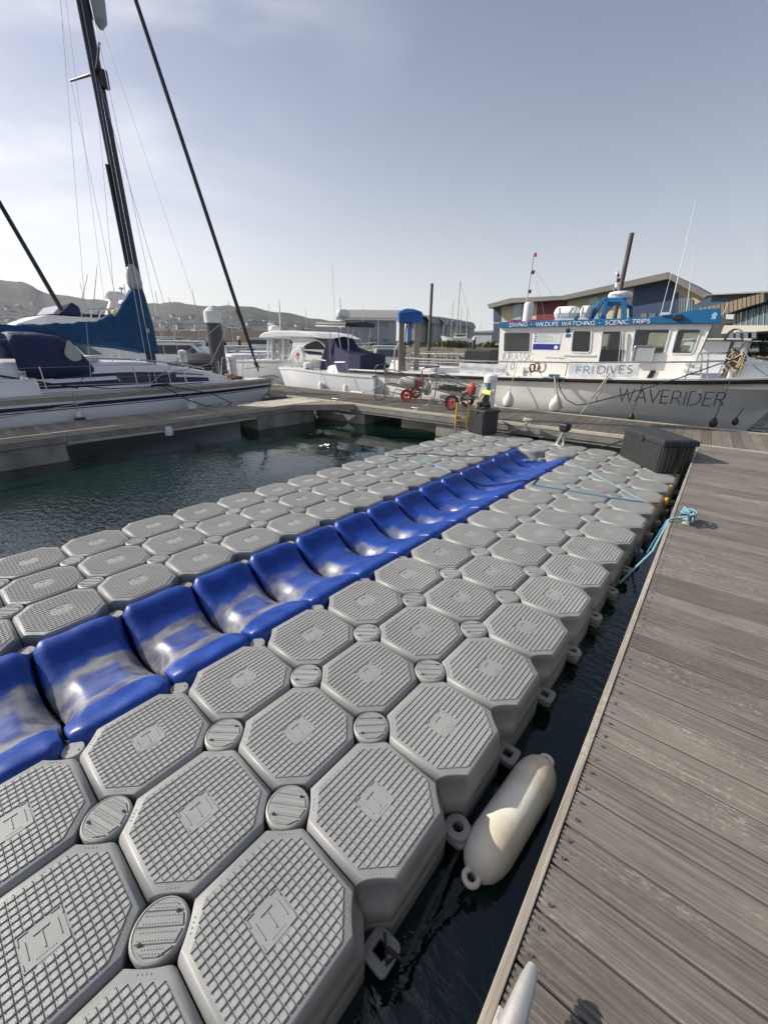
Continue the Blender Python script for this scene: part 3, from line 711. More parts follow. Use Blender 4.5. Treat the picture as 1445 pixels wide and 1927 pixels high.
# ------------------------------------------------------------------ fender beside the platform
a = Vector((2.640, .40, -.245)); b = Vector((2.678, 1.10, -.245))
d = (b-a).normalized(); fr = d
fm_ = Matrix.Translation((a+b)/2) @ Vector((0, 0, 1)).rotation_difference(d).to_matrix().to_4x4()
fo = thing('dock_fender', 'large stained cream cylindrical fender floating between the cube platform and the plank dock', 'fender', fm_)
mb = MB(fm_); Lh = .325; Rr = .100
pf = [(.0001, -Lh-.012), (.03, -Lh-.008), (.055, -Lh+.005), (.078, -Lh+.035), (.092, -Lh+.075), (Rr, -Lh+.13), (Rr, 0), (Rr, Lh-.13), (.092, Lh-.075), (.078, Lh-.035), (.055, Lh-.005), (.03, Lh+.008), (.0001, Lh+.012)]
mb.lathe(pf, (0, 0, 0), 36); mb.build('body', M['fender'], fo, smooth='all')
for s in (-1, 1):
    mb = MB(fm_); mb.tube([(.028*math.cos(t), 0, s*(Lh+.024)+.028*math.sin(t)) for t in [2*math.pi*k/20 for k in range(20)]], .0125, 10, closed=True)
    mb.cyl((0, 0, s*(Lh-.03)), (0, 0, s*(Lh+.008)), .034, 16, .02); mb.build('eye', M['fender'], fo, smooth='all')
mb = MB(); e0 = fm_ @ Vector((0, 0, -Lh-.03)); mb.tube([e0+Vector((0, .0, .03)), e0, e0+Vector((-.05, -.25, -.03)), Vector((2.55, -.02, -.22)), Vector((2.50, .03, -.19))], .006, 8)
tag(mb.build('fender_rope', M['rope_d'], smooth=True), 'thin dark line tied from the cream fender to a lug of the cube platform', 'rope')

# ------------------------------------------------------------------ deck boxes
def resin_box(name, lab, A, B, depth, h, lid, hang=None):
    A = Vector((*A, 0)); B = Vector((*B, 0)); d = B-A; L = d.length; d.normalize()
    Mx = T(A.x, A.y, .006, math.atan2(d.y, d.x))
    o = thing(name, lab, 'storage box', Mx)
    mb = MB(Mx); mb.box((.02, .02, 0), (L-.02, depth-.02, h-lid)); mb.build('body', M['boxgrey'], o, bevel=.012)
    nn = max(3, round((L-.08)/.062)); 
    for k in range(nn):
        x = .04+(L-.08)*(k+.5)/nn; ww = (L-.08)/nn*.5-.004
        mb = MB(Mx); mb.box((x-ww, .004, .03), (x+ww, .019, h-lid-.02)); mb.build('slat', M['boxgrey'], o, bevel=.004)
    nn = max(2, round((depth-.08)/.062))
    for xx in ((0, .0),):
        for k in range(nn):
            y = .04+(depth-.08)*(k+.5)/nn; ww = (depth-.08)/nn*.5-.004
            mb = MB(Mx); mb.box((L-.019, y-ww, .03), (L-.004, y+ww, h-lid-.02)); mb.build('slat', M['boxgrey'], o, bevel=.004)
            mb = MB(Mx); mb.box((.004, y-ww, .03), (.019, y+ww, h-lid-.02)); mb.build('slat', M['boxgrey'], o, bevel=.004)
    mb = MB(Mx); c = depth*.12
    mb.loft([[(0, 0, z0), (L, 0, z0), (L, depth, z0), (0, depth, z0)] if i == 0 else [(i_*1.0, 0, 0) for i_ in ()] for i, z0 in enumerate(())] or [[(-.006, -.006, h-lid), (L+.006, -.006, h-lid), (L+.006, depth+.006, h-lid), (-.006, depth+.006, h-lid)], [(-.006, -.006, h-.02), (L+.006, -.006, h-.02), (L+.006, depth+.006, h-.02), (-.006, depth+.006, h-.02)], [(.03, .04, h), (L-.03, .04, h), (L-.03, depth-.04, h), (.03, depth-.04, h)]])
    mb.build('lid', M['boxgrey'], o, bevel=.008)
    mb = MB(Mx); mb.box((L*.5-.05, -.016, h-lid-.035), (L*.5+.05, -.006, h-.02)); mb.build('latch', M['boxgrey'], o, bevel=.003)
    return o, Mx
bx, Bm = resin_box('deck_box', 'large dark ribbed resin box standing askew on cubes beside the plank dock', (1.52, 7.22), (2.225, 6.385), .50, .50, .09)
# straps hanging on its shaded end
mb = MB(Bm); Lb = math.hypot(.705, .835)
mb.tube([(Lb+.012, .1, .46), (Lb+.02, .24, .40), (Lb+.012, .38, .46)], .008, 6); mb.tube([(Lb+.02, .24, .42), (Lb+.022, .245, .25), (Lb+.03, .25, .10), (Lb+.09, .22, -.10)], .012, 6)
mb.build('strap', M['black'], bx)
bs, Sm = resin_box('deck_box', 'small black square resin box at the platform corner beside the yellow ladder', (-1.40, 7.16), (-.93, 6.98), .42, .50, .05)
mb = MB(Sm)
mb.tube([(-.012, .05, .04), (-.012, .2, .42), (-.012, .36, .04)], .009, 6); mb.tube([(-.012, .2, .42), (-.03, .2, .5)], .009, 6)
mb.build('strap', M['black'], bs)
# coiled rope and brush on the small box
rb = MB(Sm)
pts = []
for k in range(110):
    t = k*.42; rr = .12+.035*math.sin(k*1.7)+.02*math.sin(k*.53); pts.append((.22+rr*math.cos(t), .2+rr*.9*math.sin(t), .515+.05*abs(math.sin(k*.31))+.0005*k))
rb.tube(pts, .012, 6)
tag(rb.build('rope_coil', M['rope_d'], smooth=True), 'heap of dark rope on top of the small black box', 'rope')
br = thing('deck_brush', 'brush with a yellow foam head and striped handle leaning on the small black box', 'brush', Sm)
mb = MB(Sm); mb.tube([(.13, .04, .47), (.22, .12, .66), (.27, .16, .78)], .010, 8); mb.build('handle', M['yellow'], br)
mb = MB(Sm); mb.cbox((.33, .17, .83), (.27, .07, .085)); mb.build('brush_head', M['yellowfoam'], br, bevel=.015)
# yellow ladder
lp = Wm @ Vector((-1.98, -.03, 0)); Lm = T(lp.x, lp.y, 0, WA)
ld = thing('boarding_ladder', 'yellow topped boarding ladder hung on the walkway edge left of the small black box', 'ladder', Lm)
for x in (0, .29):
    mb = MB(Lm); mb.box((x-.02, -.02, .02), (x+.02, .022, .50)); mb.build('rail', M['yellow'], ld, bevel=.006)
    mb = MB(Lm); mb.box((x-.018, -.018, -.55), (x+.018, .02, .016)); mb.build('lower_rail', M['galv'], ld, bevel=.004)
for z in (.12, -.07, -.27): 
    mb = MB(Lm); mb.box((.02, -.012, z-.012), (.27, .014, z+.012)); mb.build('rung', M['galv'] if z < .1 else M['yellow'], ld)
# bow stop / winch post
q = Vector((.52, 7.30, .004)); Qm = T(q.x, q.y, q.z, R(-18))
ws = thing('bow_stop', 'metal bow stop post with black rubber head beyond the blue lane', 'bow stop', Qm)
mb = MB(Qm); mb.box((-.11, -.13, 0), (.11, .13, .010)); mb.build('base_plate', M['galv'], ws, bevel=.003)
mb = MB(Qm); mb.prism([(-.10, -.025, .010), (-.04, -.025, .010), (.055, -.025, .27), (.015, -.025, .27)], (0, .05, 0)); mb.prism([(.05, -.02, .010), (.09, -.02, .010), (.05, -.02, .18), (.035, -.02, .16)], (0, .04, 0)); mb.build('post', M['galv'], ws, bevel=.004)
mb = MB(Qm); mb.loft([[(x*a+.035, y*a, z) for x, y in ((-.07, -.075), (.08, -.07), (.085, .07), (-.065, .075))] for a, z in ((.6, .25), (1.0, .30), (1.05, .38), (.85, .405), (.5, .41))]); mb.build('rubber_head', M['black'], ws, bevel=.012)

# ------------------------------------------------------------------ ropes on the platform
def rope(pts, r, m, label, n=7, nm='mooring_rope', cat='rope'):
    mb = MB(); mb.tube(pts, r, n); return tag(mb.build(nm, M[m], smooth='all'), label, cat)
def wig(pts, a, seed=1):
    rnd = random.Random(seed); out = []
    P_ = [Vector(p) for p in pts]
    for i in range(len(P_)-1):
        for k in range(8): out.append(P_[i].lerp(P_[i+1], k/8)+Vector((rnd.uniform(-a, a), rnd.uniform(-a, a), 0)))
    out.append(P_[-1]); return out
def drape(px):                                                 # photo polyline laid on the cube tops
    return [Pz(x, y, .012) for x, y in px]
rope(wig(drape([(1066, 868), (1110, 887), (1160, 915), (1195, 935), (1217, 946)]), .006, 3), .0065, 'rope_b', 'pale blue rope lying from the far right of the blue lane to the platform edge')
rope(wig(drape([(1000, 912), (1050, 920), (1110, 930), (1160, 938), (1213, 945)]), .006, 4), .008, 'rope_b2', 'darker blue rope meeting the pale one at the right platform edge', 7)
p0 = [Pz(1217, 946, .014), Pz(1235, 953, .014), Vector((2.52, 5.23, -.02)), Vector((2.56, 5.2, -.15))]
rope(p0, .008, 'rope_o', 'short dark red rope end looped over the right platform edge')
rope(wig(drape([(725, 855), (750, 860), (790, 867), (820, 875), (850, 889)]), .006, 5), .008, 'rope_b', 'pale blue rope lying across the left rows of cubes')
rope(wig(drape([(740, 856), (800, 853), (850, 858), (900, 858), (938, 860)]), .006, 6), .006, 'rope_d', 'thin dark rope lying across the far left rows of cubes')
def lane_pt(x, y): 
    k = math.floor(y/.5); return Vector((x, y, saddle_z(min(.99, max(.01, x)), y-k*.5)+.010))
P0 = Pz(850, 889, .012)
rope([P0, Vector((-.02, P0.y+.04, .01))]+[lane_pt(x, P0.y+.08+x*.35) for x in (.05, .12, .2, .3, .42, .54, .66, .78, .88, .96)]+[Vector((1.03, 5.0, .012)), Pz(1002, 912, .012)], .008, 'rope_d', 'dark line sagging across the blue lane')
lc = [lane_pt(.35+.09*math.cos(t)*(.6+.4*math.sin(t*1.3)), 6.25+.09*math.sin(t*1.1)) for t in [k*.5 for k in range(30)]]
rope([p+Vector((0, 0, .01)) for p in lc], .007, 'rope_b', 'small tangle of pale blue rope in the far end of the blue lane')
# line from the cleat down to a platform lug
ce = Vector((c2.x-.01, c2.y, ZD+.07))
lug_pt = Pz(1165, 1098, -.19)
rope([ce+Vector((.0, .02, 0)), Vector((2.70, c2.y-.08, ZD+.02)), lug_pt.lerp(ce, .5)+Vector((0, 0, -.03)), lug_pt], .010, 'rope_b', 'pale blue mooring line from the dock cleat to a lug of the cube platform')
rope([ce+Vector((0, .05, 0)), Vector((2.68, c2.y-.0, ZD-.02)), Vector((2.62, 3.75, -.10)), Vector((2.58, 3.75, -.2)), Vector((2.52, 4.0, -.18))], .008, 'rope_b2', 'deep blue line slack between the dock cleat and the platform')
rr = random.Random(5); pts = []
for k in range(90):
    t = k*.55; pts.append(Vector((c2.x+.01+(.045+.02*rr.random())*math.cos(t), c2.y+(.07+.03*rr.random())*math.sin(t*.83), ZD+.02+.1*abs(math.sin(t*.37)))))
rope(pts, .0075, 'rope_b', 'pale blue rope lashed in turns round the dock cleat', 6)
kc = Wm @ Vector((-.33, .04, .03)); pts = []
p = Pz(997, 797, ZD); q_ = Wm.inverted() @ p; kc = Wm @ Vector((q_.x, .04, .05))
for k in range(60):
    t = k*.6; pts.append(kc+Vector(((.09+.03*rr.random())*math.cos(t), .05*math.sin(t*.9), .07*abs(math.sin(t*.4)))))
rope(pts, .011, 'rope_w', 'white rope knotted round the small walkway cleat', 6)
rope(sag(kc, Vector((-.75, 7.35, .02)), .05)+[Vector((-.9, 7.3, .015))], .010, 'rope_w', 'white line running from the walkway cleat to the small black box')
rope([Vector((1.0, 7.45, -.05)), Vector((1.25, 7.62, .05)), Vector((1.45, 7.75, .16)), Wm @ Vector((1.6, .03, .03))], .012, 'rope_d', 'short black line tying the platform to the walkway beside the big dark box')
rope([Vector((2.54, -.0, -.18)), Vector((2.60, .02, -.2)), Vector((2.57, .22, -.22)), Vector((2.545, .5, -.27)), Vector((2.545, .75, -.3))], .010, 'rope_d', 'dark navy rope threaded through the nearest platform lug')
for px, py, lab in ((1262, 916, 'upper'), (1254, 940, 'lower')):
    p = Pz(px, py, -.02)
    mb = MB(); mb.cyl(p+Vector((0, 0, -.06)), p+Vector((0, 0, .02)), .02, 10)
    tag(mb.build('yellow_pin', M['yellow']), lab+' of two yellow pins at the platform edge before the big dark box', 'pin')
mb = MB(); mb.loft([[(2.60+.13*sx_*s-.02, 6.2+.2*sy_*s, z) for sx_, sy_ in ((-1, -1), (1, -1), (1, 1), (-1, 1))] for s, z in ((.9, -.45), (1, -.1), (.9, -.02), (.7, .0))]) if False else None
# ------------------------------------------------------------------ stroke lettering (thin humanist capitals, built as flat ribbons)
def arc(cx, cy, rx, ry, a0, a1, n=10): return [(cx+rx*math.cos(R(lerp(a0, a1, i/n))), cy+ry*math.sin(R(lerp(a0, a1, i/n)))) for i in range(n+1)]
GL = {
 'A': (.78, [[(0, 0), (.39, 1), (.78, 0)], [(.14, .34), (.64, .34)]]), 'B': (.55, [[(0, 0), (0, 1)], [(0, 1), (.25, 1)]+arc(.25, .76, .24, .24, 90, -90)+[(0, .52)], [(.25, .52)]+arc(.27, .26, .27, .26, 90, -90)+[(0, 0)]]),
 'C': (.74, [arc(.48, .5, .48, .5, 50, 310, 16)]), 'D': (.74, [[(0, 0), (0, 1), (.25, 1)]+arc(.25, .5, .48, .5, 90, -90, 14)+[(0, 0)]]),
 'E': (.5, [[(.5, 1), (0, 1), (0, 0), (.5, 0)], [(0, .52), (.43, .52)]]), 'F': (.48, [[(.48, 1), (0, 1), (0, 0)], [(0, .52), (.42, .52)]]),
 'G': (.78, [arc(.48, .5, .48, .5, 50, 300, 16)+[(.76, .1), (.76, .45), (.52, .45)]]), 'H': (.7, [[(0, 0), (0, 1)], [(.7, 0), (.7, 1)], [(0, .52), (.7, .52)]]),
 'I': (.02, [[(0, 0), (0, 1)]]), 'J': (.25, [[(.2, 1), (.2, .1)]+arc(.02, .08, .18, .2, 0, -80, 6)]), 'K': (.6, [[(0, 0), (0, 1)], [(.55, 1), (0, .5), (.6, 0)]]),
 'L': (.46, [[(0, 1), (0, 0), (.46, 0)]]), 'M': (.9, [[(0, 0), (.1, 1), (.45, .15), (.8, 1), (.9, 0)]]), 'N': (.74, [[(0, 0), (0, 1), (.74, 0), (.74, 1)]]),
 'O': (.94, [arc(.47, .5, .47, .5, 0, 360, 22)]), 'P': (.52, [[(0, 0), (0, 1), (.24, 1)]+arc(.24, .73, .27, .27, 90, -90)+[(0, .46)]]),
 'R': (.6, [[(0, 0), (0, 1), (.24, 1)]+arc(.24, .74, .26, .26, 90, -90)+[(0, .48)], [(.24, .48), (.6, 0)]]), 'S': (.5, [arc(.26, .75, .22, .25, 50, 250, 9)+arc(.24, .26, .25, .26, 80, -130, 10)]),
 'T': (.7, [[(0, 1), (.7, 1)], [(.35, 1), (.35, 0)]]), 'U': (.68, [[(0, 1), (0, .34)]+arc(.34, .34, .34, .34, 180, 360, 10)+[(.68, 1)]]), 'V': (.72, [[(0, 1), (.36, 0), (.72, 1)]]),
 'W': (1.1, [[(0, 1), (.28, 0), (.55, .95), (.82, 0), (1.1, 1)]]), 'X': (.6, [[(0, 0), (.6, 1)], [(0, 1), (.6, 0)]]), 'Y': (.64, [[(0, 1), (.32, .5), (.64, 1)], [(.32, .5), (.32, 0)]]),
 'K': (.6, [[(0, 0), (0, 1)], [(.55, 1), (0, .5), (.6, 0)]]), '.': (.1, [[(0, .45), (.07, .45)]]), 'Q': (.9, [arc(.47, .5, .47, .5, 0, 360, 22)])}
def text_strokes(s, gap=.22, space=.5, small=None):
    x = 0; out = []
    for ch in s:
        if ch == ' ': x += space; continue
        k = 1.
        w_, st = GL[ch.upper()]
        if ch.islower(): k = .74
        for p in st: out.append([(x+a*k, b*k) for a, b in p])
        x += w_*k+gap
    return out, x-gap
def letter_mesh(s, mp, u0, u1, v0, v1, th, m, name, parent, gap=.22, space=.5):
    st, W_ = text_strokes(s, gap, space); mb = MB()
    su = (u1-u0)/W_; sv = v1-v0
    for line in st:
        p = []
        for (a, b), (c, d) in zip(line, line[1:]):          # subdivide long strokes so they follow curved sides
            nseg = max(1, int(math.hypot((c-a)*su, (d-b)*sv)/.12))
            p += [(lerp(a, c, i/nseg)*su, lerp(b, d, i/nseg)*sv) for i in range(nseg)]
        p.append((line[-1][0]*su, line[-1][1]*sv))
        L_, R_ = [], []
        for i, q in enumerate(p):
            a = p[max(i-1, 0)]; b = p[min(i+1, len(p)-1)]; dx, dy = b[0]-a[0], b[1]-a[1]; l = math.hypot(dx, dy) or 1
            nx_, ny_ = -dy/l*th/2, dx/l*th/2
            k = 1.0
            if 0 < i < len(p)-1:
                e1 = (q[0]-a[0], q[1]-a[1]); e2 = (b[0]-q[0], b[1]-q[1]); l1 = math.hypot(*e1) or 1; l2 = math.hypot(*e2) or 1
                cs = (e1[0]*e2[0]+e1[1]*e2[1])/(l1*l2); k = min(2.6, 1/max(.38, math.sqrt(max(0, (1+cs)/2))))
            L_.append(mp(u0+q[0]+nx_*k, v0+q[1]+ny_*k)); R_.append(mp(u0+q[0]-nx_*k, v0+q[1]-ny_*k))
        bs = mb.pts(L_+R_); n_ = len(p)
        for i in range(n_-1): mb.f.append((bs+i, bs+i+1, bs+n_+i+1, bs+n_+i))
    return mb.build(name, m, parent, recalc=False)
def rpoly(pts, r, n=4):                                       # rounded 2-D polygon
    out = []; N_ = len(pts)
    for i in range(N_):
        p = Vector(pts[i]).to_2d() if False else Vector((pts[i][0], pts[i][1])); a = Vector(pts[i-1][:2]); b = Vector(pts[(i+1) % N_][:2])
        da = (a-p).normalized(); db = (b-p).normalized(); rr = min(r, (a-p).length*.45, (b-p).length*.45)
        s0 = p+da*rr; s1 = p+db*rr
        for k in range(n+1):
            t = k/n; q = s0*(1-t)**2+p*2*t*(1-t)+s1*t*t; out.append((q.x, q.y))
    return out
def offset_poly(pts, d):
    c = (sum(p[0] for p in pts)/len(pts), sum(p[1] for p in pts)/len(pts)); out = []
    for i in range(len(pts)):
        a, b = pts[i-1], pts[(i+1) % len(pts)]; tx, ty = b[0]-a[0], b[1]-a[1]; l = math.hypot(tx, ty) or 1
        nx_, ny_ = ty/l, -tx/l
        if (pts[i][0]-c[0])*nx_+(pts[i][1]-c[1])*ny_ < 0: nx_, ny_ = -nx_, -ny_
        out.append((pts[i][0]+nx_*d, pts[i][1]+ny_*d))
    return out
def window(parent, to3, poly, r=.05, fw_=.03, out=.012, frame='white2', glass='glass', name='window'):
    """framed pane on a side wall: to3(u, v, w) with w outward"""
    p = rpoly(poly, r); po = offset_poly(p, fw_)
    mb = MB(); mb.loft([[to3(a, b, w) for a, b in q] for q, w in ((po, -.004), (po, out), (p, out), (p, -.004), (po, -.004))], True, False)
    f = mb.build(name, M[frame], parent)
    mb = MB(); mb.poly([to3(a, b, .004) for a, b in p]); g = mb.build('pane', M[glass], f, recalc=False); return f

# ------------------------------------------------------------------ the white and blue workboat
Bm_ = T(0, 7.83, 0, WA)
wbo = thing('dive_charter_boat', 'white charter workboat with blue roof lettered DIVING and WAVERIDER on its bow, behind the walkway', 'boat', T(0, 7.83, ZW, WA))
SC = 4.3
lev = {'g': dict(tm=4.6, b=[(0, 1.72), (.3, 1.9), (.6, 1.9), (.75, 1.84), (.85, 1.52), (.93, .95), (1, .03)], z=[(0, .84), (.4, .90), (.62, .98), (.8, 1.06), (1, 1.18)]),
       'c': dict(tm=3.75, b=[(0, 1.62), (.3, 1.78), (.6, 1.74), (.75, 1.5), (.87, 1.0), (.95, .5), (1, .03)], z=[(0, .10), (.5, .13), (.75, .20), (.9, .28), (1, .42)]),
       'w': dict(tm=3.35, b=[(0, 1.5), (.5, 1.5), (.7, 1.2), (.85, .7), (1, .02)], z=[(0, -.34), (1, -.30)]),
       'k': dict(tm=3.0, b=[(0, .6), (.7, .3), (1, .01)], z=[(0, -.9), (1, -.8)])}
def hp(l, u, s=-1, dz=0, do=0):
    d = lev[l]; t = lerp(-7.4, d['tm'], u); return Vector((t, SC+s*(sint(d['b'], u)+do), sint(d['z'], u)+dz))
NU = 40; us = [1-(1-i/NU)**1.25 for i in range(NU+1)]
hull = MB(Bm_)
rings_ = []
for u in us:
    side = [hp('k', u, -1), hp('w', u, -1), hp('c', u, -1, -.012), hp('c', u, -1, .012, .014)]
    g = hp('g', u, -1); c = hp('c', u, -1, .012, .014)
    side += [c.lerp(g, .33)+Vector((0, .02, 0)), c.lerp(g, .66)+Vector((0, .018, 0)), g]
    oth = [Vector((p.x, 2*SC-p.y, p.z)) for p in side]
    rings_.append(side+oth[::-1])
hull.loft(rings_, True, True); hull.build('hull', M['workwhite'], wbo, smooth=30)
def hull_pt(t, z, out=.008):
    lo, hi = 0., 1.
    for _ in range(30):
        u = (lo+hi)/2; c = hp('c', u, -1, .012, .014); g = hp('g', u); w = (z-c.z)/(g.z-c.z)
        if lerp(c.x, g.x, w) < t: lo = u
        else: hi = u
    s_ = lerp(c.y, g.y, w)+.02*math.sin(math.pi*min(1, max(0, w)))
    return Bm_ @ Vector((t, s_-out, z))
# rubbing band and capping rail
mb = MB(Bm_); rs = []
for u in us:
    g = hp('g', u); rs.append([g+Vector((0, -.045, .0)), g+Vector((0, -.05, -.03)), g+Vector((0, -.035, -.075)), g+Vector((0, .03, -.08)), g+Vector((0, .03, .01))])
mb.loft(rs); mb.build('rubbing_band', M['black'], wbo, smooth=30)
mb = MB(Bm_); rs = []
for u in us:
    g = hp('g', u); rs.append([g+Vector((0, -.03, .008)), g+Vector((0, -.03, .045)), g+Vector((0, .09, .045)), g+Vector((0, .09, .008))])
mb.loft(rs); mb.build('capping_rail', M['workwhite'], wbo)
# decks
mb = MB(Bm_); mb.box((-7.3, SC-1.65, .60), (-2.3, SC+1.65, .66)); mb.box((-2.3, SC-1.78, .80), (1.0, SC+1.78, .86)); mb.box((1.0, SC-1.5, .80), (2.4, SC+1.5, .86)); mb.build('deck', M['white2'], wbo)
mb = MB(Bm_); mb.loft([[(t, SC-w, .9), (t, SC-w*.9, h), (t, SC+w*.9, h), (t, SC+w, .9)] for t, w, h in ((2.75, 1.42, 1.36), (3.3, 1.15, 1.42), (3.9, .72, 1.42), (4.4, .2, 1.36))]); mb.build('foredeck', M['workwhite'], wbo, bevel=.02)
letter_mesh('WAVE', lambda u, v: hull_pt(u, v), .87, 1.83, .535, .835, .018, M['txtdark'], 'bow_lettering', wbo, gap=.16)
letter_mesh('RIDER', lambda u, v: hull_pt(u, v), 1.90, 2.86, .515, .825, .018, M['txtblue'], 'bow_lettering', wbo, gap=.22)
# cabin: side wall plane at s = 2.85
CS = 2.85
def W_(t, s, z): return Bm_ @ Vector((t, s, z))
p0 = W_(0, CS, 0); p1 = W_(1, CS, 0); cpl = Plane(p0, p1)
def cuv(px, py): return cpl.uv(px, py)
def c3(u, v, w=0): return cpl.A+cpl.d*u-cpl.n*w+Vector((0, 0, v))
side = [cuv(936, 712), cuv(941, 614), cuv(1342, 606), cuv(1295, 716)]
zb = .80
outl = [(side[0][0], zb), (side[1][0], side[1][1]), (side[2][0], side[2][1]), (side[3][0]-.05, zb)]
mb = MB(Bm_); mb.prism([(a, CS, b) for a, b in outl], (0, 2.9, 0)); cabin = mb.build('cabin', M['workwhite'], wbo)
PW2 = lambda *pts: [cuv(x, y) for x, y in pts]
WIN = [(PW2((949, 626), (998, 626), (996, 661), (948, 661)), .04, .022, .012), (PW2((1079, 623), (1112, 623), (1109, 662), (1075, 661)), .05, .03, .016),
       (PW2((1196, 620), (1260, 620), (1248, 664), (1189, 663)), .05, .032, .016), (PW2((1276, 620), (1318, 620), (1302, 664), (1264, 664)), .045, .028, .014)]
dpoly = PW2((1134, 623), (1171, 623), (1166, 708), (1127, 706))
def cut(o, mbc):                                     # real openings: boolean applied at once, the cutter is thrown away
    cme = mbc.mesh('cutter', M['white'], None); co = bpy.data.objects.new('cutter', cme); col.objects.link(co)
    md = o.modifiers.new('cut', 'BOOLEAN'); md.operation = 'DIFFERENCE'; md.solver = 'EXACT'; md.object = co
    co.matrix_world = Matrix.Identity(4); bpy.context.view_layer.update()
    dg = bpy.context.evaluated_depsgraph_get(); me = bpy.data.meshes.new_from_object(o.evaluated_get(dg)); o.modifiers.clear(); o.data = me; bpy.data.objects.remove(co)
bpy.context.view_layer.update()
cx0, cx1 = outl[0][0], outl[3][0]
mb = MB(Bm_); mb.prism([(outl[0][0]+.06, CS+.05, .86), (outl[1][0]+.06, CS+.05, outl[1][1]-.06), (outl[2][0]-.07, CS+.05, outl[2][1]-.06), (outl[3][0]-.05, CS+.05, .86)], (0, 2.8, 0)); cut(cabin, mb)
for poly, r_, f_, o_ in WIN+[(dpoly, .06, .03, .016)]:
    mb = MB(Bm_); pp_ = rpoly(poly, r_); far_ = poly is not dpoly
    mb.prism([(a, CS-.2, b) for a, b in pp_], (0, 3.3 if far_ else .4, 0)); cut(cabin, mb)
mb = MB(Bm_); zc = lambda k: lerp(zb, outl[2][1], k); mb.box((1.5, CS+.12, zc(.57)), (3.0, CS+2.78, zc(.93))); cut(cabin, mb)
for nm_, lo_b, hi_b, m_ in (('cabin_seat', (-1.9, CS+.3, .86), (-.6, CS+.9, 1.35), 'hood'), ('cabin_seat', (-1.9, CS+1.9, .86), (-.4, CS+2.5, 1.35), 'hood'), ('helm_console', (1.2, CS+.5, .86), (1.8, CS+1.5, 1.55), 'boxgrey'), ('helm_chair', (.75, CS+.8, .86), (1.05, CS+1.25, 1.7), 'blackpaint'), ('galley_unit', (-.2, CS+2.1, .86), (.6, CS+2.7, 1.42), 'white2')):
    mb = MB(Bm_); mb.box(lo_b, hi_b); mb.build(nm_, M[m_], wbo, bevel=.03)
window(wbo, c3, PW2((949, 626), (998, 626), (996, 661), (948, 661)), .04, .022, .012, glass='clearpane')
window(wbo, c3, PW2((1079, 623), (1112, 623), (1109, 662), (1075, 661)), .05, .03, .016, glass='clearpane')
window(wbo, c3, PW2((1196, 620), (1260, 620), (1248, 664), (1189, 663)), .05, .032, .016, glass='clearpane')
window(wbo, c3, PW2((1276, 620), (1318, 620), (1302, 664), (1264, 664)), .045, .028, .014, glass='clearpane')
f = window(wbo, c3, dpoly, .06, .03, .016, name='door', glass='clearpane')
mb = MB(); a = cuv(1131, 657); b = cuv(1165, 700); mb.prism([c3(a[0]-.05+.05, b[1], .006), c3(b[0], b[1], .006), c3(b[0], a[1], .006), c3(a[0], a[1], .006)], -cpl.n*.012); mb.build('lower_panel', M['blackpaint'], f)
mb = MB(); u0, v0 = cuv(1173, 622); u1, v1 = cuv(1166, 694); mb.tube([c3(u0+.02, v0, .05), c3(u1+.03, v1, .05)], .016, 8); mb.tube([c3(u0-.03, v0, .09), c3(u1-.03, v1, .09)], .012, 6); mb.build('door_rail', M['steel'], wbo)
for poly, r_, f_, o_ in WIN:
    mb = MB(Bm_); mb.prism([(a, CS+2.9, b) for a, b in rpoly(poly, r_)], (0, .006, 0)); mb.build('far_pane', M['clearpane'], wbo)
# raised moulded strake below and framed hatch board leaning beside the door
hpoly = rpoly(PW2((1196, 651), (1233, 651), (1226, 680), (1189, 680)), .03)
mb = MB(); mb.tube([c3(a, b, .10) for a, b in hpoly], .018, 8, closed=True); mb.build('hatch_frame', M['steel'], wbo, smooth=True)
mb = MB(); mb.prism([c3(a, b, .095) for a, b in hpoly], cpl.n*.01); mb.build('hatch_board', M['txtgrey'], wbo)
mb = MB(Bm_); mb.prism([(a, CS-.022, b) for a, b in (cuv(1060, 669), cuv(1120, 670), cuv(1120, 667), cuv(1060, 666))], (0, .02, 0)); mb.build('drip_strip', M['white2'], wbo)
mb = MB(Bm_); mb.box((-2.28, CS-.03, .87), (1.9, CS-.005, 1.0)); mb.build('side_coaming', M['workwhite'], wbo, bevel=.01)
for a, b in ((-.2, .25), (.62, 1.0)):
    mb = MB(Bm_); mb.box((a, CS-.05, .915), (b, CS-.032, .955)); mb.build('scupper', M['blackpaint'], wbo)
mb = MB(Bm_); mb.prism([(1.28, CS-.03, .95), (1.40, CS-.03, .95), (1.46, CS-.03, 1.22), (1.36, CS-.03, 1.22)], (0, .02, 0)); mb.build('side_vent', M['blackpaint'], wbo)
# windscreen (leans forward) on the cabin front
fr_b = Vector((outl[3][0], zb)); fr_t = Vector(outl[2])
def frp(k, s, w=.0):
    p = fr_b.lerp(fr_t, k); d = (fr_t-fr_b).normalized(); n_ = Vector((d.y, -d.x)); return Bm_ @ Vector((p.x+n_.x*w, s, p.y+n_.y*w))
for s0, s1 in ((2.93, 3.85), (3.93, 4.7), (4.78, 5.68)):
    mb = MB(); mb.loft([[frp(.56, s0, .01), frp(.56, s1, .01), frp(.96, s1, .01), frp(.96, s0, .01)], [frp(.57, s0, .02), frp(.57, s1, .02), frp(.95, s1, .02), frp(.95, s0, .02)]]); mb.build('windscreen', M['clearpane'], wbo)
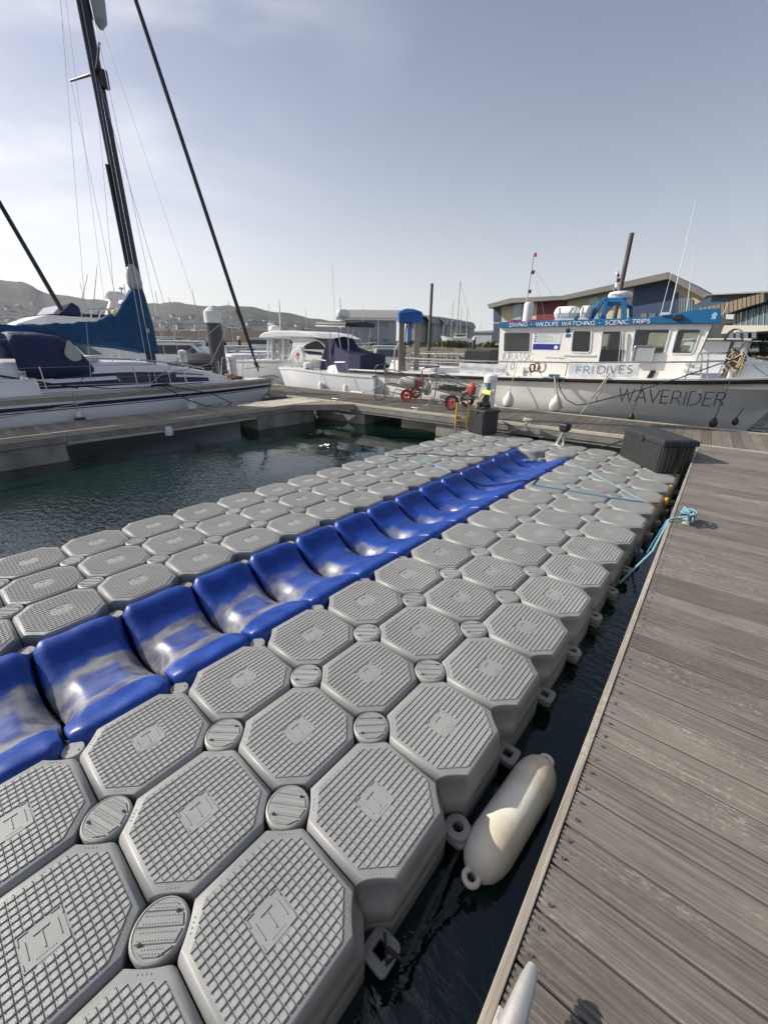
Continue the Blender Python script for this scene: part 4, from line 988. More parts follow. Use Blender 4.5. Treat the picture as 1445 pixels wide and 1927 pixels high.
# blue roof with raised visor
ro = PW2((941, 606), (1221, 597.5), (1262, 592), (1300, 583.5), (1353, 579.5), (1358, 606), (1343, 609), (1221, 609.5), (941, 616.5))
mb = MB(Bm_); mb.prism([(a, CS-.10, b) for a, b in ro], (0, 3.1, 0)); mb.build('roof', M['roofblue'], wbo, bevel=.012)
rl = Plane(W_(0, CS-.104, 0), W_(1, CS-.104, 0))
def r3(u, v, w=0): return rl.A+rl.d*u-rl.n*w+Vector((0, 0, v))
def roof_text(s, xa, xb, ya, yb, th=.012):
    ua, va = rl.uv(xa, ya); ub, vb = rl.uv(xb, yb); h = .082
    sl_ = (vb-va)/(ub-ua)
    return letter_mesh(s, lambda u, v: r3(u, v+(u-ua)*sl_, .003), ua, ub, va, va+h, th, M['txtwhite'], 'roof_lettering', wbo, gap=.2)
roof_text('DIVING', 959, 991, 614.7, 613.3); roof_text('WILDLIFE WATCHING', 1008, 1118, 613.2, 611)
roof_text('SCENIC TRIPS', 1138, 1222, 610.6, 607.4)
for px, py in ((1000, 610.5), (1128, 607.5)):
    u, v = rl.uv(px, py); mb = MB(); mb.poly([r3(u-.01, v-.01, .003), r3(u+.01, v-.01, .003), r3(u+.01, v+.01, .003), r3(u-.01, v+.01, .003)]); mb.build('roof_dot', M['txtwhite'], wbo, recalc=False)
u, v = rl.uv(1344, 594); mb = MB()
mb.poly([r3(u+.045*math.cos(k*.4), v+.055*math.sin(k*.4)+.01, .003) for k in range(16)]); mb.poly([r3(u-.05, v-.06, .004), r3(u+.05, v-.06, .004), r3(u+.03, v-.03, .004), r3(u-.03, v-.035, .004)]); mb.build('badge', mat('pale_blue_badge', (.25, .5, .72), .5), wbo, recalc=False)
# printed boards and lettering on the cabin side
def panel(u0, v0, u1, v1, m, name, off=.006, par=None): 
    mb = MB(); mb.prism([c3(u0, v0, .001), c3(u1, v0, .001), c3(u1, v1, .001), c3(u0, v1, .001)], -cpl.n*off); return mb.build(name, m, par or wbo)
a = cuv(1002, 657); b = cuv(1058, 622); pb = panel(a[0], a[1], b[0], b[1], M['white2'], 'information_board')
bd = mat('deep_blue_print', (.02, .03, .28), .4)
h_ = b[1]-a[1]; w_b = b[0]-a[0]
mb = MB(); q = [c3(a[0]+w_b*x, a[1]+h_*y, .0075) for x, y in ((.0, .0), (1, .0), (1, .3), (.0, .3))]; mb.poly(q); mb.build('printed_band', bd, pb, recalc=False)
mb = MB()
for i in range(12):
    y = .36+i*.05; L_ = random.uniform(.5, .85) if i % 4 else .4; mb.poly([c3(a[0]+w_b*x, a[1]+h_*(y+dy), .0078) for x, dy in ((.12, 0), (.12+L_, 0), (.12+L_, .018), (.12, .018))])
mb.build('printed_lines', M['txtgrey'], pb, recalc=False)
mb = MB()
for i in range(4): mb.poly([c3(a[0]+w_b*x, a[1]+h_*(.4+i*.13+dy), .0079) for x, dy in ((.02, 0), (.09, 0), (.09, .07), (.02, .07))])
mb.build('printed_photos', bd, pb, recalc=False)
mb = MB(); mb.poly([c3(a[0]+w_b*(.87+.07*math.cos(k*.4)), a[1]+h_*(.13+.10*math.sin(k*.4)), .0082) for k in range(16)]); mb.build('printed_emblem', M['txtwhite'], pb, recalc=False)
u, v = cuv(1069, 622); mb = MB(); mb.poly([c3(u+.055*math.cos(k*.4), v+.055*math.sin(k*.4), .006) for k in range(16)]); mb.build('round_sticker', M['green'], wbo, recalc=False)
u, v = cuv(1069, 631); panel(u-.06, v-.04, u+.06, v+.035, M['txtblue'], 'square_sticker')
a = cuv(944, 677); b = cuv(1004, 665); letter_mesh('JURASSIC', lambda u, v: c3(u, v+.0, .004), a[0], b[0], a[1], b[1]+.0, .012, M['txtgrey'], 'side_lettering', wbo, gap=.2)
def bfont(s, to3, u, v, size, m, name, par):
    cu = bpy.data.curves.new(name, 'FONT'); cu.body = s; cu.size = 1; tmp = bpy.data.objects.new(name, cu); col.objects.link(tmp)
    dg = bpy.context.evaluated_depsgraph_get(); me = bpy.data.meshes.new_from_object(tmp.evaluated_get(dg)); bpy.data.objects.remove(tmp)
    inv = wm(par).inverted()
    for q in me.vertices: q.co = inv @ to3(u+q.co.x*size, v+q.co.y*size)
    me.materials.clear(); me.materials.append(m); o = bpy.data.objects.new(name, me); col.objects.link(o); o.parent = par; WM[o.name] = wm(par); return o
u, v = cuv(1027, 674); bfont('David Collins, Skipper', lambda a, b: c3(a, b, .004), u, v, .052, M['txtdark'], 'side_lettering', wbo)
u, v = cuv(1074, 681.5); bfont('f', lambda a, b: c3(a, b, .004), u, v, .06, M['txtblue'], 'side_lettering', wbo)
mb = MB()
for xa, xb in ((1026, 1067), (1080, 1118)):
    a = cuv(xa, 682); b = cuv(xb, 680)
    for i in range(3): 
        x0 = lerp(a[0], b[0], i/3+.0); x1 = lerp(a[0], b[0], i/3+.29); mb.poly([c3(x0, a[1], .004), c3(x1, a[1], .004), c3(x1, a[1]+.028, .004), c3(x0, a[1]+.028, .004)])
mb.build('small_print', M['txtteal'], wbo, recalc=False)
# rails with dodger banners
RS = 2.46
rpl = Plane(W_(0, RS, 0), W_(1, RS, 0))
def ruv(px, py): return rpl.uv(px, py)
def rr3(u, v, w=0): return rpl.A+rpl.d*u-rpl.n*w+Vector((0, 0, v))
topr = [ruv(x, y) for x, y in ((762, 673), (800, 675), (870, 678), (935, 680), (1070, 682), (1204, 681.5), (1300, 681), (1362, 679))]
mb = MB(); mb.tube([rr3(a, b) for a, b in topr], .019, 8); mb.build('top_rail', M['steel'], wbo, smooth=True)
mb = MB(); lo_ = [ruv(x, y) for x, y in ((768, 697), (870, 705), (935, 708))]; mb.tube([rr3(a, b) for a, b in lo_], .017, 8); mb.build('mid_rail', M['steel'], wbo, smooth=True)
for x, y in ((815, 676), (866, 678), (955, 680), (1069, 682), (1104, 682), (1206, 681.5), (1300, 681), (1362, 679)):
    a, b = ruv(x, y); mb = MB(); mb.cyl(rr3(a, b), rr3(a-.02, sint(lev['g']['z'], (a+7.4)/12)+.04), .014, 8); mb.build('rail_post', M['steel'], wbo, smooth=True)
ban = mat('banner_vinyl', (.70, .72, .74), .4, var=.12, vscale=3, bump=.3, bscale=6)
def banner(x0, y0, x1, y1, x2, y2, x3, y3, name):
    pts = [ruv(x0, y0), ruv(x1, y1), ruv(x2, y2), ruv(x3, y3)]
    mb = MB(); n_ = 16; rows2 = []
    for j in range(5):
        r_ = []
        for i in range(n_+1):
            a = Vector(pts[0]).lerp(Vector(pts[1]), i/n_); b = Vector(pts[3]).lerp(Vector(pts[2]), i/n_); p = a.lerp(b, j/4); r_.append(rr3(p.x, p.y, .02+.006*math.sin(i*1.3+j*.9)))
        rows2.append(r_)
    mb.loft(rows2, False, False); mb.loft([[p+rpl.n*.006 for p in r_] for r_ in rows2], False, False)
    return mb.build(name, ban, wbo, smooth='all')
b1 = banner(1071, 684, 1203, 683, 1201, 711, 1070, 711, 'banner')
b2 = banner(865, 682, 953, 686, 953, 711, 864, 706, 'banner')
def rtext(s, x0, y0, x1, y1, hh, th, m, par, gap=.22):
    a = ruv(x0, y0); b = ruv(x1, y1); sl_ = (b[1]-a[1])/(b[0]-a[0]); return letter_mesh(s, lambda u, v: rr3(u, v+(u-a[0])*sl_, .031), a[0], b[0], a[1], a[1]+hh, th, m, 'banner_lettering', par, gap=gap)
rtext('FRI', 1084, 702.5, 1114, 702.3, .165, .013, M['txtteal'], b1); rtext('DIVES', 1124, 702.3, 1188, 701.5, .165, .013, M['txtdark'], b1)
rtext('EXTEND YOUR WEEKEND DIVING', 1080, 709, 1186, 708.5, .035, .005, M['txtgrey'], b1, .3)
rtext('FRIDAY EVENING DIVE', 868, 694.5, 950, 700.5, .09, .011, M['txtgrey'], b2, .25)
rtext('EXTEND YOUR WEEKEND DIVING', 875, 702, 945, 706.5, .03, .005, M['txtgrey'], b2, .3)
# stern gear: aft bulkhead rail, winch posts, dark tarpaulin, stowed bits
for t in (-6.9, -5.8, -4.7, -3.6):
    mb = MB(Bm_); mb.cyl((t, 6.0, .7), (t, 6.0, 1.35), .016, 8); mb.build('rail_post', M['steel'], wbo)
mb = MB(Bm_); mb.tube([(-7.1, 6.0, 1.35), (-2.5, 6.0, 1.4)], .017, 8); mb.tube([(-7.1, 6.0, 1.05), (-2.5, 6.0, 1.08)], .012, 8); mb.build('far_rail', M['steel'], wbo)
mb = MB(Bm_); mb.box((-5.2, 3.6, .66), (-4.2, 4.8, 1.0)); mb.box((-3.6, 3.2, .66), (-2.6, 5.2, 1.12)); mb.build('engine_box', M['white2'], wbo, bevel=.03)
mb = MB(Bm_); mb.box((-4.35, 5.0, 1.0), (-3.35, 5.7, 1.55)); mb.build('tarpaulin', M['black'], wbo, bevel=.05)
# roof gear
def rp_(px, py, s=3.5): pl_ = Plane(W_(0, s, 0), W_(1, s, 0)); return pl_.P(px, py)
S2 = 3.6; gp_ = Plane(W_(0, S2, 0), W_(1, S2, 0))
def g3(px, py, w=0): return gp_.P(px, py)-gp_.n*w
def gsz(px, py): p = gp_.P(px, py); return (p-CAM).dot(fw)/FPX    # metres per photo pixel there
# radar arch
rb_ = []
outer = [(1104, 602), (1116, 582), (1128, 564), (1137, 559), (1172, 560), (1178, 568), (1179, 602)]; inner = [(1114, 602), (1124, 586), (1134, 571), (1140, 568), (1168, 569), (1170, 574), (1170, 602)]
mb = MB(); po = [g3(*p) for p in outer]; pi_ = [g3(*p) for p in inner]; dv = gp_.n
for off in (0, 1.15):
    o_ = dv*off; mb.loft([[a+o_, b+o_, b+o_+dv*.09, a+o_+dv*.09] for a, b in zip(po, pi_)])
mb.loft([[po[2]+dv*.09, po[2]+dv*1.15, pi_[2]+dv*1.15, pi_[2]+dv*.09], [po[3]+dv*.09, po[3]+dv*1.15, pi_[3]+dv*1.15, pi_[3]+dv*.09], [po[4]+dv*.09, po[4]+dv*1.15, pi_[4]+dv*1.15, pi_[4]+dv*.09], [po[5]+dv*.09, po[5]+dv*1.15, pi_[5]+dv*1.15, pi_[5]+dv*.09]])
mb.prism([g3(1140, 585), g3(1146, 560), g3(1139, 560), g3(1132, 585), g3(1132, 602), g3(1140, 602)], dv*.06)
mb.build('radar_arch', M['roofblue'], wbo, bevel=.012)
c = g3(1160, 552, -.55); mb = MB(); k_ = gsz(1160, 552)
mb.lathe([(.001, -.07), (.24, -.07), (.27, -.03), (.275, .02), (.25, .07), (.15, .095), (.001, .10)], c, 28); rad = mb.build('radar_dome', M['white'], wbo, smooth=35)
mb = MB(); mb.cyl(c+Vector((0, 0, -.16)), c+Vector((0, 0, -.06)), .07, 12); mb.build('radar_mount', M['txtgrey'], wbo)
def dome_text(a, b):
    th_ = (a)/.279; d0 = -gp_.n; d0 = Vector((d0.x, d0.y, 0)).normalized(); base = math.atan2(d0.y, d0.x); an = base+th_-.25
    return c+Vector((.279*math.cos(an), .279*math.sin(an), -.025+b))
bfont('SIMRAD', dome_text, -.12, 0, .082, M['txtdark'], 'radar_lettering', rad)
# light mast above the arch
pts = [g3(1156, 545, -.5), g3(1155, 505, -.5)]
mb = MB(); mb.tube(pts, .012, 8); mb.tube([g3(1150, 545, -.5), g3(1143, 535, -.5)], .008, 6); mb.build('light_mast', M['steel'], wbo)
for px, py, r_, m_ in ((1155, 508, .035, 'white2'), (1157, 513, .03, 'blackpaint'), (1157, 522, .04, 'blackpaint'), (1154, 532, .045, 'white')):
    p = g3(px, py, -.5); mb = MB(); mb.cyl(p-Vector((0, 0, r_)), p+Vector((0, 0, r_)), r_, 12); mb.build('mast_light', M[m_], wbo)
# stern-side mast with lights
mb = MB(); mb.tube([g3(985, 604), g3(992, 560), g3(1004, 480)], .016, 8); mb.build('aft_mast', M['galv'], wbo)
for px, py in ((1007, 479), (1003, 512), (997, 548)):
    p = g3(px, py); mb = MB(); mb.cbox(p, (.06, .06, .085)); mb.build('mast_light', M['blackpaint'] if py != 479 else M['red'], wbo, bevel=.01)
mb = MB(); mb.tube([g3(1003, 505), g3(1022, 530), g3(1045, 562)], .0035, 5); mb.tube([g3(1006, 520), g3(1018, 560), g3(1025, 600)], .0025, 5); mb.build('mast_stay', M['galv'], wbo)
for a_, b_, r_ in (((1256, 596), (1309, 364), .013), ((1290, 586), (1307, 450), .008), ((1239, 594), (1264, 497), .007), ((1357, 600), (1371, 566), .008), ((1342, 597), (1346, 575), .006)):
    mb = MB(); mb.tube([g3(*a_, -.4), g3(*b_, -.4)], r_, 6, r2_=r_*.45); mb.build('whip_aerial', M['white'], wbo)
mb = MB(); p = g3(1257, 594, .85); mb.cbox(p, (.14, .1, .05)); mb.build('aerial_clamp', M['steel'], wbo)
mb = MB(); p = rl.P(1276, 597)-rl.n*.05; mb.cbox(p, (.16, .09, .10)); mb.build('deck_light', M['blackpaint'], wbo, bevel=.012)
# separate gear standing on the roof
def rooftop(px0, px1, py_t, py_b, s=S2):
    a = g3(px0, py_b); b = g3(px1, py_b); t_ = g3(px0, py_t); return a, b, t_.z-a.z
a, b, h = rooftop(983, 1000, 565, 603)
mb = MB(); c = (a+b)/2; r_ = (b-a).length/2; base = 2.285
pf = [(.001, 0), (r_, 0)]
for i in range(12): z = h*.86*(i/12); pf += [(r_, z+.002), (r_*.965, z+h*.036), (r_, z+h*.070)]
pf += [(r_*.97, h*.93), (r_*.8, h*.98), (r_*.4, h), (.001, h)]
mb.lathe(pf, (c.x, c.y, base), 24); tag(mb.build('roof_drum', M['white2'], smooth=35), 'tall ribbed white drum standing on the aft end of the blue boat roof', 'drum')
for px0, px1, lab in ((1044, 1088, 'nearer white life raft canister with black lashings on the blue boat roof'), (1092, 1112, 'white canister tucked between the life raft and the blue radar arch')):
    a, b, h = rooftop(px0, px1, 582, 602); c = (a+b)/2; L_ = (b-a).length
    Mx = T(c.x, c.y, 2.30, WA); o = thing('life_raft', lab, 'life raft', Mx); hh = .33
    mb = MB(Mx); mb.loft([[(x*L_/2*k, y*.27*k, z) for x, y in rpoly([(-1, -1), (1, -1), (1, 1), (-1, 1)], .4)] for k, z in ((.78, .04), (.92, .09), (.97, hh*.5))]); mb.build('lower_shell', M['white'], o, smooth=40)
    mb = MB(Mx); mb.loft([[(x*L_/2*k, y*.27*k, z) for x, y in rpoly([(-1, -1), (1, -1), (1, 1), (-1, 1)], .4)] for k, z in ((1.0, hh*.5+.002), (1.0, hh*.58), (.9, hh*.85), (.75, hh), (.4, hh+.01))]); mb.build('upper_shell', M['white'], o, smooth=40)
    mb = MB(Mx)
    for x in (-.28, .28): mb.tube([(x*L_, -.30, .05), (x*L_*.7, -.285, hh*.5), (x*L_, -.25, hh*.9), (x*L_, 0, hh+.02)], .008, 5)
    mb.build('lashing', M['black'], o)
    mb = MB(Mx); mb.box((-L_*.42, -.24, 0), (L_*.42, -.20, .045)); mb.box((-L_*.42, .20, 0), (L_*.42, .24, .045)); mb.build('cradle', M['steel'], o)
for px, w_, lab in ((968, .42, 'leftmost'), (978, .2, 'middle'), (1002, .35, 'rightmost')):
    p = g3(px, 603); mb = MB(); mb.lathe([(.001, 0), (w_/2, .0), (w_/2, .035), (w_/3, .06), (.001, .07)], (p.x, p.y, 2.29), 14); tag(mb.build('red_buoy_pad', M['red'], smooth=35), lab+' of three low red pads lying on the aft end of the blue boat roof', 'pad')
# things on the rail
mb = MB(); a, b = ruv(918, 693); cc = rr3(a, b, .0)+cpl.n*.15; mb.lathe([(.001, -.14), (.14, -.14), (.15, -.1), (.15, .1), (.14, .14), (.001, .14)], cc, 18, axis=cpl.n); tag(mb.build('tyre_fender', M['boxgrey'], smooth=35), 'dark grey round bin hung inside the rail just right of the left banner', 'bin')
a, b = ruv(991, 700); mb = MB(); mb.prism([rr3(a-.12, b-.12, .03), rr3(a+.12, b-.12, .03), rr3(a+.10, b+.13, .03), rr3(a-.12, b+.14, .03)], cpl.n*.1); ring_bag = mb.build('bag', M['white'], None, bevel=.02); tag(ring_bag, 'white bag printed with the word Life, hung on the boat rail beside coiled ropes', 'bag')
bfont('Life', lambda x, y: rr3(x, y, .036), a-.09, b-.02, .10, M['txtdark'], 'bag_lettering', ring_bag)
bfont('link', lambda x, y: rr3(x, y, .036), a-.09, b-.09, .09, M['txtdark'], 'bag_lettering', ring_bag)
def coil(px, py, r_, m, lab, n_=40, thick=.012, squash=1.3):
    a, b = ruv(px, py); rd = random.Random(px); mb = MB(); pts = []
    for k in range(n_): 
        t = k*.75; q = r_*(.75+.3*rd.random()); pts.append(rr3(a+q*math.cos(t), b+q*squash*math.sin(t), .04+.03*rd.random()))
    mb.tube(pts, thick, 6); tag(mb.build('rope_coil', M[m], smooth='all'), lab, 'rope')
coil(1003, 692, .08, 'rope_d', 'dark red black rope coil hung on the boat rail right of the white bag')
coil(1011, 690, .085, 'rope_o', 'orange rope coil hung on the boat rail')
coil(1021, 690, .11, 'rope_t', 'tan rope coil hung on the boat rail left of the FRIDIVES banner')
coil(966, 688, .05, 'rope_w', 'white line coil hung on the boat rail left of the white bag', 26, .008, 2)
# hanging fenders and their lines
def teardrop(px, py, h, s_, m, lab, topz=1.3, nm='hanging_fender'):
    pl_ = Plane(W_(0, s_, 0), W_(1, s_, 0)); p = pl_.P(px, py); r_ = h*.36
    Mx = Matrix.Translation(p); o = thing(nm, lab, 'fender', Mx)
    mb = MB(Mx); mb.lathe([(.001, -h*.55), (r_*.55, -h*.5), (r_*.9, -h*.35), (r_, -h*.15), (r_*.93, h*.03), (r_*.6, h*.25), (r_*.26, h*.4), (r_*.2, h*.5), (.001, h*.52)], n=20); mb.build('body', M[m], o, smooth='all')
    mb = MB(); e = Bm_.inverted() @ p; mb.tube([p+Vector((0, 0, h*.5)), Bm_ @ Vector((e.x+.06, 2.36, topz))], .009, 6); mb.build('line', M['rope_w'] if m != 'black' else M['rope_d'], o)
teardrop(957, 751, .40, 2.22, 'fenderw', 'white teardrop fender on the hull left of the tall green pedestal box gap', 1.3)
teardrop(1046, 758, .42, 2.22, 'fenderw', 'white teardrop fender with a tangle of dark rope below the white bag on the hull', .95)
teardrop(804, 729, .40, 2.22, 'fenderw', 'white teardrop fender hanging at the stern between the two trolleys', 1.2)
teardrop(1188, 783, .17, 2.18, 'black', 'small black fender at the waterline below the FRIDIVES banner', 1.0)
teardrop(1343, 794, .20, 2.14, 'black', 'black fender by the walkway below the letters RIDER', 1.1)
teardrop(1384, 792, .16, 2.30, 'black', 'low black fender nearest the bow of the white workboat', .6)
def V3(px, py, s_): return Plane(W_(0, s_, 0), W_(1, s_, 0)).P(px, py)
mb = MB(); mb.cbox(V3(1043, 706, 2.33), (.26, .09, .05)); mb.build('bow_cleat', M['roofblue'], wbo, bevel=.01)
rope([V3(1043, 707, 2.30), V3(1046, 730, 2.2), V3(1050, 752, 2.12), V3(1058, 768, 2.08)], .018, 'rope_t', 'thick tan and dark mooring line down the hull beside the white teardrop fender')
rope([V3(1047, 708, 2.30), V3(1055, 735, 2.18), V3(1066, 752, 2.10), V3(1085, 762, 2.05), V3(1105, 760, 2.2), V3(1190, 738, 2.25), V3(1275, 712, 2.35), V3(1395, 670, 2.75)], .012, 'rope_d', 'long dark spring line slanting up across the hull to the bow')
rope([V3(1146, 702, 2.38), V3(1128, 730, 2.25), V3(1093, 778, 2.06)], .013, 'rope_w', 'white line slanting from the hull down to the walkway')
rope([V3(1147, 702, 2.38), V3(1135, 728, 2.2), V3(1128, 742, 2.15), V3(1122, 748, 2.2), V3(1124, 757, 2.25)], .010, 'rope_t', 'slack tan line hanging on the hull beside the white one')
rope([V3(1018, 690, 2.42), V3(1014, 700, 2.38), V3(1022, 710, 2.35), V3(1040, 708, 2.33)], .010, 'rope_w', 'short white line drooping between the rope coils and the blue cleat')
rope([V3(1400, 660, 2.9), V3(1420, 690, 2.7), V3(1445, 707, 2.6), V3(1475, 735, 2.4)], .010, 'rope_b2', 'blue grey line dropping from the bow bitts past the right edge')
rope([V3(1398, 664, 3.2), V3(1425, 673, 3.0), V3(1460, 678, 2.9)], .022, 'rope_d', 'thick black warp lying on the foredeck')
# bow bitts heaped with rope, bow rails
mb = MB(); p = V3(1396, 672, 3.1); mb.cyl((p.x, p.y, 1.2), (p.x, p.y, 1.82), .07, 10); mb.cyl((p.x-.22, p.y, 1.68), (p.x+.22, p.y+.02, 1.68), .045, 10); mb.build('towing_bitt', M['galv'], wbo)
rd = random.Random(3); pts = [Vector((p.x+rd.uniform(-.26, .1), p.y-.02+rd.uniform(-.12, .1), 1.42+rd.uniform(-.3, .3)))for _ in range(70)]
rope(pts, .017, 'rope_t', 'heap of tan rope hung over the bow bitts of the white workboat', 6, 'rope_heap')
mb = MB(); mb.tube([V3(1308, 684, 2.6), V3(1313, 665, 2.62), V3(1340, 664, 2.9), V3(1380, 664, 3.2)], .018, 8); mb.tube([V3(1313, 665, 4.9), V3(1380, 664, 4.6)], .016, 8); mb.build('bow_rail', M['steel'], wbo)
for px in (1318, 1330): 
    mb = MB(); mb.cyl(V3(px, 712, 2.7), V3(px+3, 664, 2.7), .015, 8); mb.build('rail_post', M['steel'], wbo)
mb = MB(Bm_); 
for i in range(4): mb.box((1.95, 2.75, .95+i*.14), (2.35-i*.05, 3.25, 1.02+i*.14))
mb.build('side_steps', M['white2'], wbo, bevel=.01)
# lobster pot basket and cane hoop behind the bow
hp_ = V3(1382, 630, 5.4)
o = thing('lobster_pot', 'tan hooped cane pot standing by the bow rail in front of the rock bank', 'lobster pot', Matrix.Translation(hp_))
for off in (0, .18, .36):
    mb = MB(); mb.tube([hp_+Vector((.17*math.cos(t), off, .24*math.sin(t)-.1)) for t in [math.pi*k/10 for k in range(11)]], .016, 6); mb.build('hoop', M['rope_t'], o)
for i in range(7):
    t = math.pi*(i+.5)/7; q = hp_+Vector((.17*math.cos(t), 0, .24*math.sin(t)-.1)); mb = MB(); mb.cyl(q, q+Vector((0, .36, 0)), .012, 6); mb.build('slat', M['rope_t'], o)
mb = MB(); mb.box((hp_.x-.19, hp_.y-.02, hp_.z-.15), (hp_.x+.19, hp_.y+.38, hp_.z-.10)); mb.cyl(hp_+Vector((0, .15, -.15)), (hp_.x, hp_.y+.15, 1.3), .04, 8); mb.build('base', M['rope_t'], o)
# white tubular fender strips along the far edge of the walkway
for i, (px0, px1, py) in enumerate(((663, 703, 737), (815, 833, 752), (845, 900, 755), (926, 945, 762))):
    a = Wm.inverted() @ Pz(px0, py, ZD); b = Wm.inverted() @ Pz(px1, py, ZD)
    mb = MB(Wm); n_ = max(3, int((b.x-a.x)/.11)); pts = []; rad_ = []
    for k in range(n_*4+1): pts.append((lerp(a.x, b.x, k/(n_*4)), 2.10, -.03)); rad_.append(.075 if k % 4 else .058)
    mb.tube(pts, rad_, 12); tag(mb.build('edge_fender', M['fenderw'], smooth='all'), ['ribbed white fender strip on the walkway edge below the outboard boat', 'short ribbed white fender strip between the two trolleys', 'ribbed white fender strip behind the right trolley', 'ribbed white fender strip just right of the green pedestal'][i], 'fender')
# ------------------------------------------------------------------ the sailing yacht on the finger pontoon (bow towards the walkway)
SX = -8.72
sm_ = T(SX, 0, ZW)
yacht = thing('sailing_yacht', 'white sailing yacht with navy stripes and blue sail cover along the finger pontoon', 'sailing boat', sm_)
def sb(a, b, z): return (SX+b, a, z)
gb = [(-4, 1.0), (-2, 1.3), (1, 1.38), (3, 1.32), (4.6, 1.08), (6.0, .66), (7.0, .25), (7.55, .02)]
gz = [(-4, .66), (1, .69), (4, .68), (7.55, .62)]
wb_ = [(-4, .9), (-2, 1.15), (1, 1.22), (3, 1.1), (4.6, .78), (5.9, .35), (6.7, .02)]
mb = MB(); rg = []; N_ = 44
for i in range(N_+1):
    u = 1-(1-i/N_)**1.3
    def lv(tab, a1, zt): a = lerp(-3.9, a1, u); aa = a*(7.55/a1) if a > 0 else a; return a, sint(tab, a), zt
    ag, bg_, zg = lerp(-3.9, 7.55, u), 0, 0; bg_ = sint(gb, ag); zg = sint(gz, ag)
    aw = lerp(-3.9, 6.7, u); bw = sint(wb_, aw); ak = lerp(-3.9, 6.0, u)
    side = [(ak, .02, -.85), (aw-.05, bw*.8, -.6), (aw, bw, ZW-.02)]
    for k in (.2, .4, .6, .8, 1): side.append((lerp(aw, ag, k**1.15), lerp(bw, bg_, 1-(1-k)**1.6), lerp(ZW-.02, zg, k)))
    rg.append([sb(a, b, z) for a, b, z in side]+[sb(a, -b, z) for a, b, z in side[::-1]])
mb.loft(rg); mb.build('hull', M['hullwhite'], yacht, smooth=30)
def syside(a, z, out=.006):
    lo, hi = 0., 1.
    for _ in range(28):
        u = (lo+hi)/2; ag = lerp(-3.9, 7.55, u); aw = lerp(-3.9, 6.7, u); zg = sint(gz, ag); k = max(0, min(1, (z-(ZW-.02))/(zg-ZW+.02)))
        if lerp(aw, ag, k**1.15) < a: lo = u
        else: hi = u
    b = lerp(sint(wb_, aw), sint(gb, ag), 1-(1-k)**1.6); return Vector(sb(a, b+out, z))
def band(z0, z1, m, name, a0=-3.8, a1=7.3, out=.008):
    mb = MB(); top, bot = [], []
    for i in range(61):
        a = lerp(a0, a1, i/60); zg = sint(gz, a); top.append(syside(a, zg+z1, out)); bot.append(syside(a, zg+z0, out))
    mb.loft([bot, top], False, False); return mb.build(name, m, yacht, recalc=True)
beige = mat('weathered_beige_rail', (.33, .30, .25), .6, var=.2, vscale=5)
navyline = mat('navy_line', (.012, .014, .05), .3)
band(-.115, -.015, beige, 'rubbing_strake', out=.012); band(-.235, -.165, navyline, 'hull_stripe'); band(-.275, -.258, navyline, 'hull_stripe')
mb = MB(); rr_ = []
for i in range(45):
    a = lerp(-3.8, 7.5, i/44); b = sint(gb, a); z = sint(gz, a); rr_.append([sb(a, b-.07, z+.0), sb(a, b+.015, z), sb(a, b+.015, z+.035), sb(a, b-.04, z+.035)])
mb.loft(rr_); mb.build('toe_rail', M['galv'], yacht)
mb = MB(); rr_ = []
for i in range(30):
    a = lerp(-3.8, 7.3, i/29); b = sint(gb, a)-.02; z = sint(gz, a); rr_.append([sb(a, -b, z+.005), sb(a, -b*.5, z+.04), sb(a, 0, z+.05), sb(a, b*.5, z+.04), sb(a, b, z+.005)])
mb.loft(rr_, False, False); mb.build('deck', M['white'], yacht, smooth=True)
# coachroof
ct = [(.2, .60), (1.0, .60), (2.2, .56), (3.4, .52), (4.4, .40), (5.2, .24), (5.9, .07), (6.3, .0)]
cw = [(.2, .92), (2, .95), (3.6, .88), (4.6, .74), (5.4, .52), (6.3, .22)]
mb = MB(); rr_ = []
for i in range(30):
    a = lerp(-.2, 6.25, i/29); h = sint(ct, a); w = sint(cw, a); z = sint(gz, a)+.03
    rr_.append([sb(a, b*w, z+hh*h) for b, hh in ((1, 0), (.93, .35), (.84, .72), (.76, .88), (.55, .97), (0, 1.04), (-.55, .97), (-.76, .88), (-.84, .72), (-.93, .35), (-1, 0))])
mb.loft(rr_, True, True); mb.build('coachroof', M['white'], yacht, smooth=35)
def crs(a, f, out=.006):
    h = sint(ct, a); w = sint(cw, a); z = sint(gz, a)+.03
    tab = [(0, 1), (.35, .93), (.72, .84), (.88, .76)]; return Vector(sb(a, interp(tab, f)*w+out, z+f*h))
def crband(a0, a1, f0a, f0b, f1a, f1b, m, name, out=.006):
    mb = MB(); n_ = 24; lo = [crs(lerp(a0, a1, i/n_), lerp(f0a, f0b, i/n_), out) for i in range(n_+1)]; hi = [crs(lerp(a0, a1, i/n_), lerp(f1a, f1b, i/n_), out) for i in range(n_+1)]
    mb.loft([lo, hi], False, False); return mb.build(name, m, yacht)
crband(1.2, 5.0, .12, .10, .28, .42, M['navy'], 'coachroof_stripe'); crband(1.6, 4.9, .42, .58, .56, .64, M['navy'], 'coachroof_stripe')
crband(2.75, 4.1, .20, .26, .60, .62, M['glass'], 'cabin_window', .012)
mb = MB(); pts = [Vector(sb(a, .62*sint(cw, a)/.9, sint(gz, a)+.03+sint(ct, a)*1.02+.05)) for a in (2.4, 2.8, 3.3, 3.9, 4.5, 4.95)]; pts = [pts[0]-Vector((0, .05, .06))]+pts+[pts[-1]+Vector((0, .06, -.07))]
mb.tube(pts, .014, 8); 
for p in pts[2:-2:1]: mb.cyl(p, p-Vector((0, 0, .06)), .010, 6)
mb.build('grab_rail', M['steel'], yacht, smooth=True)
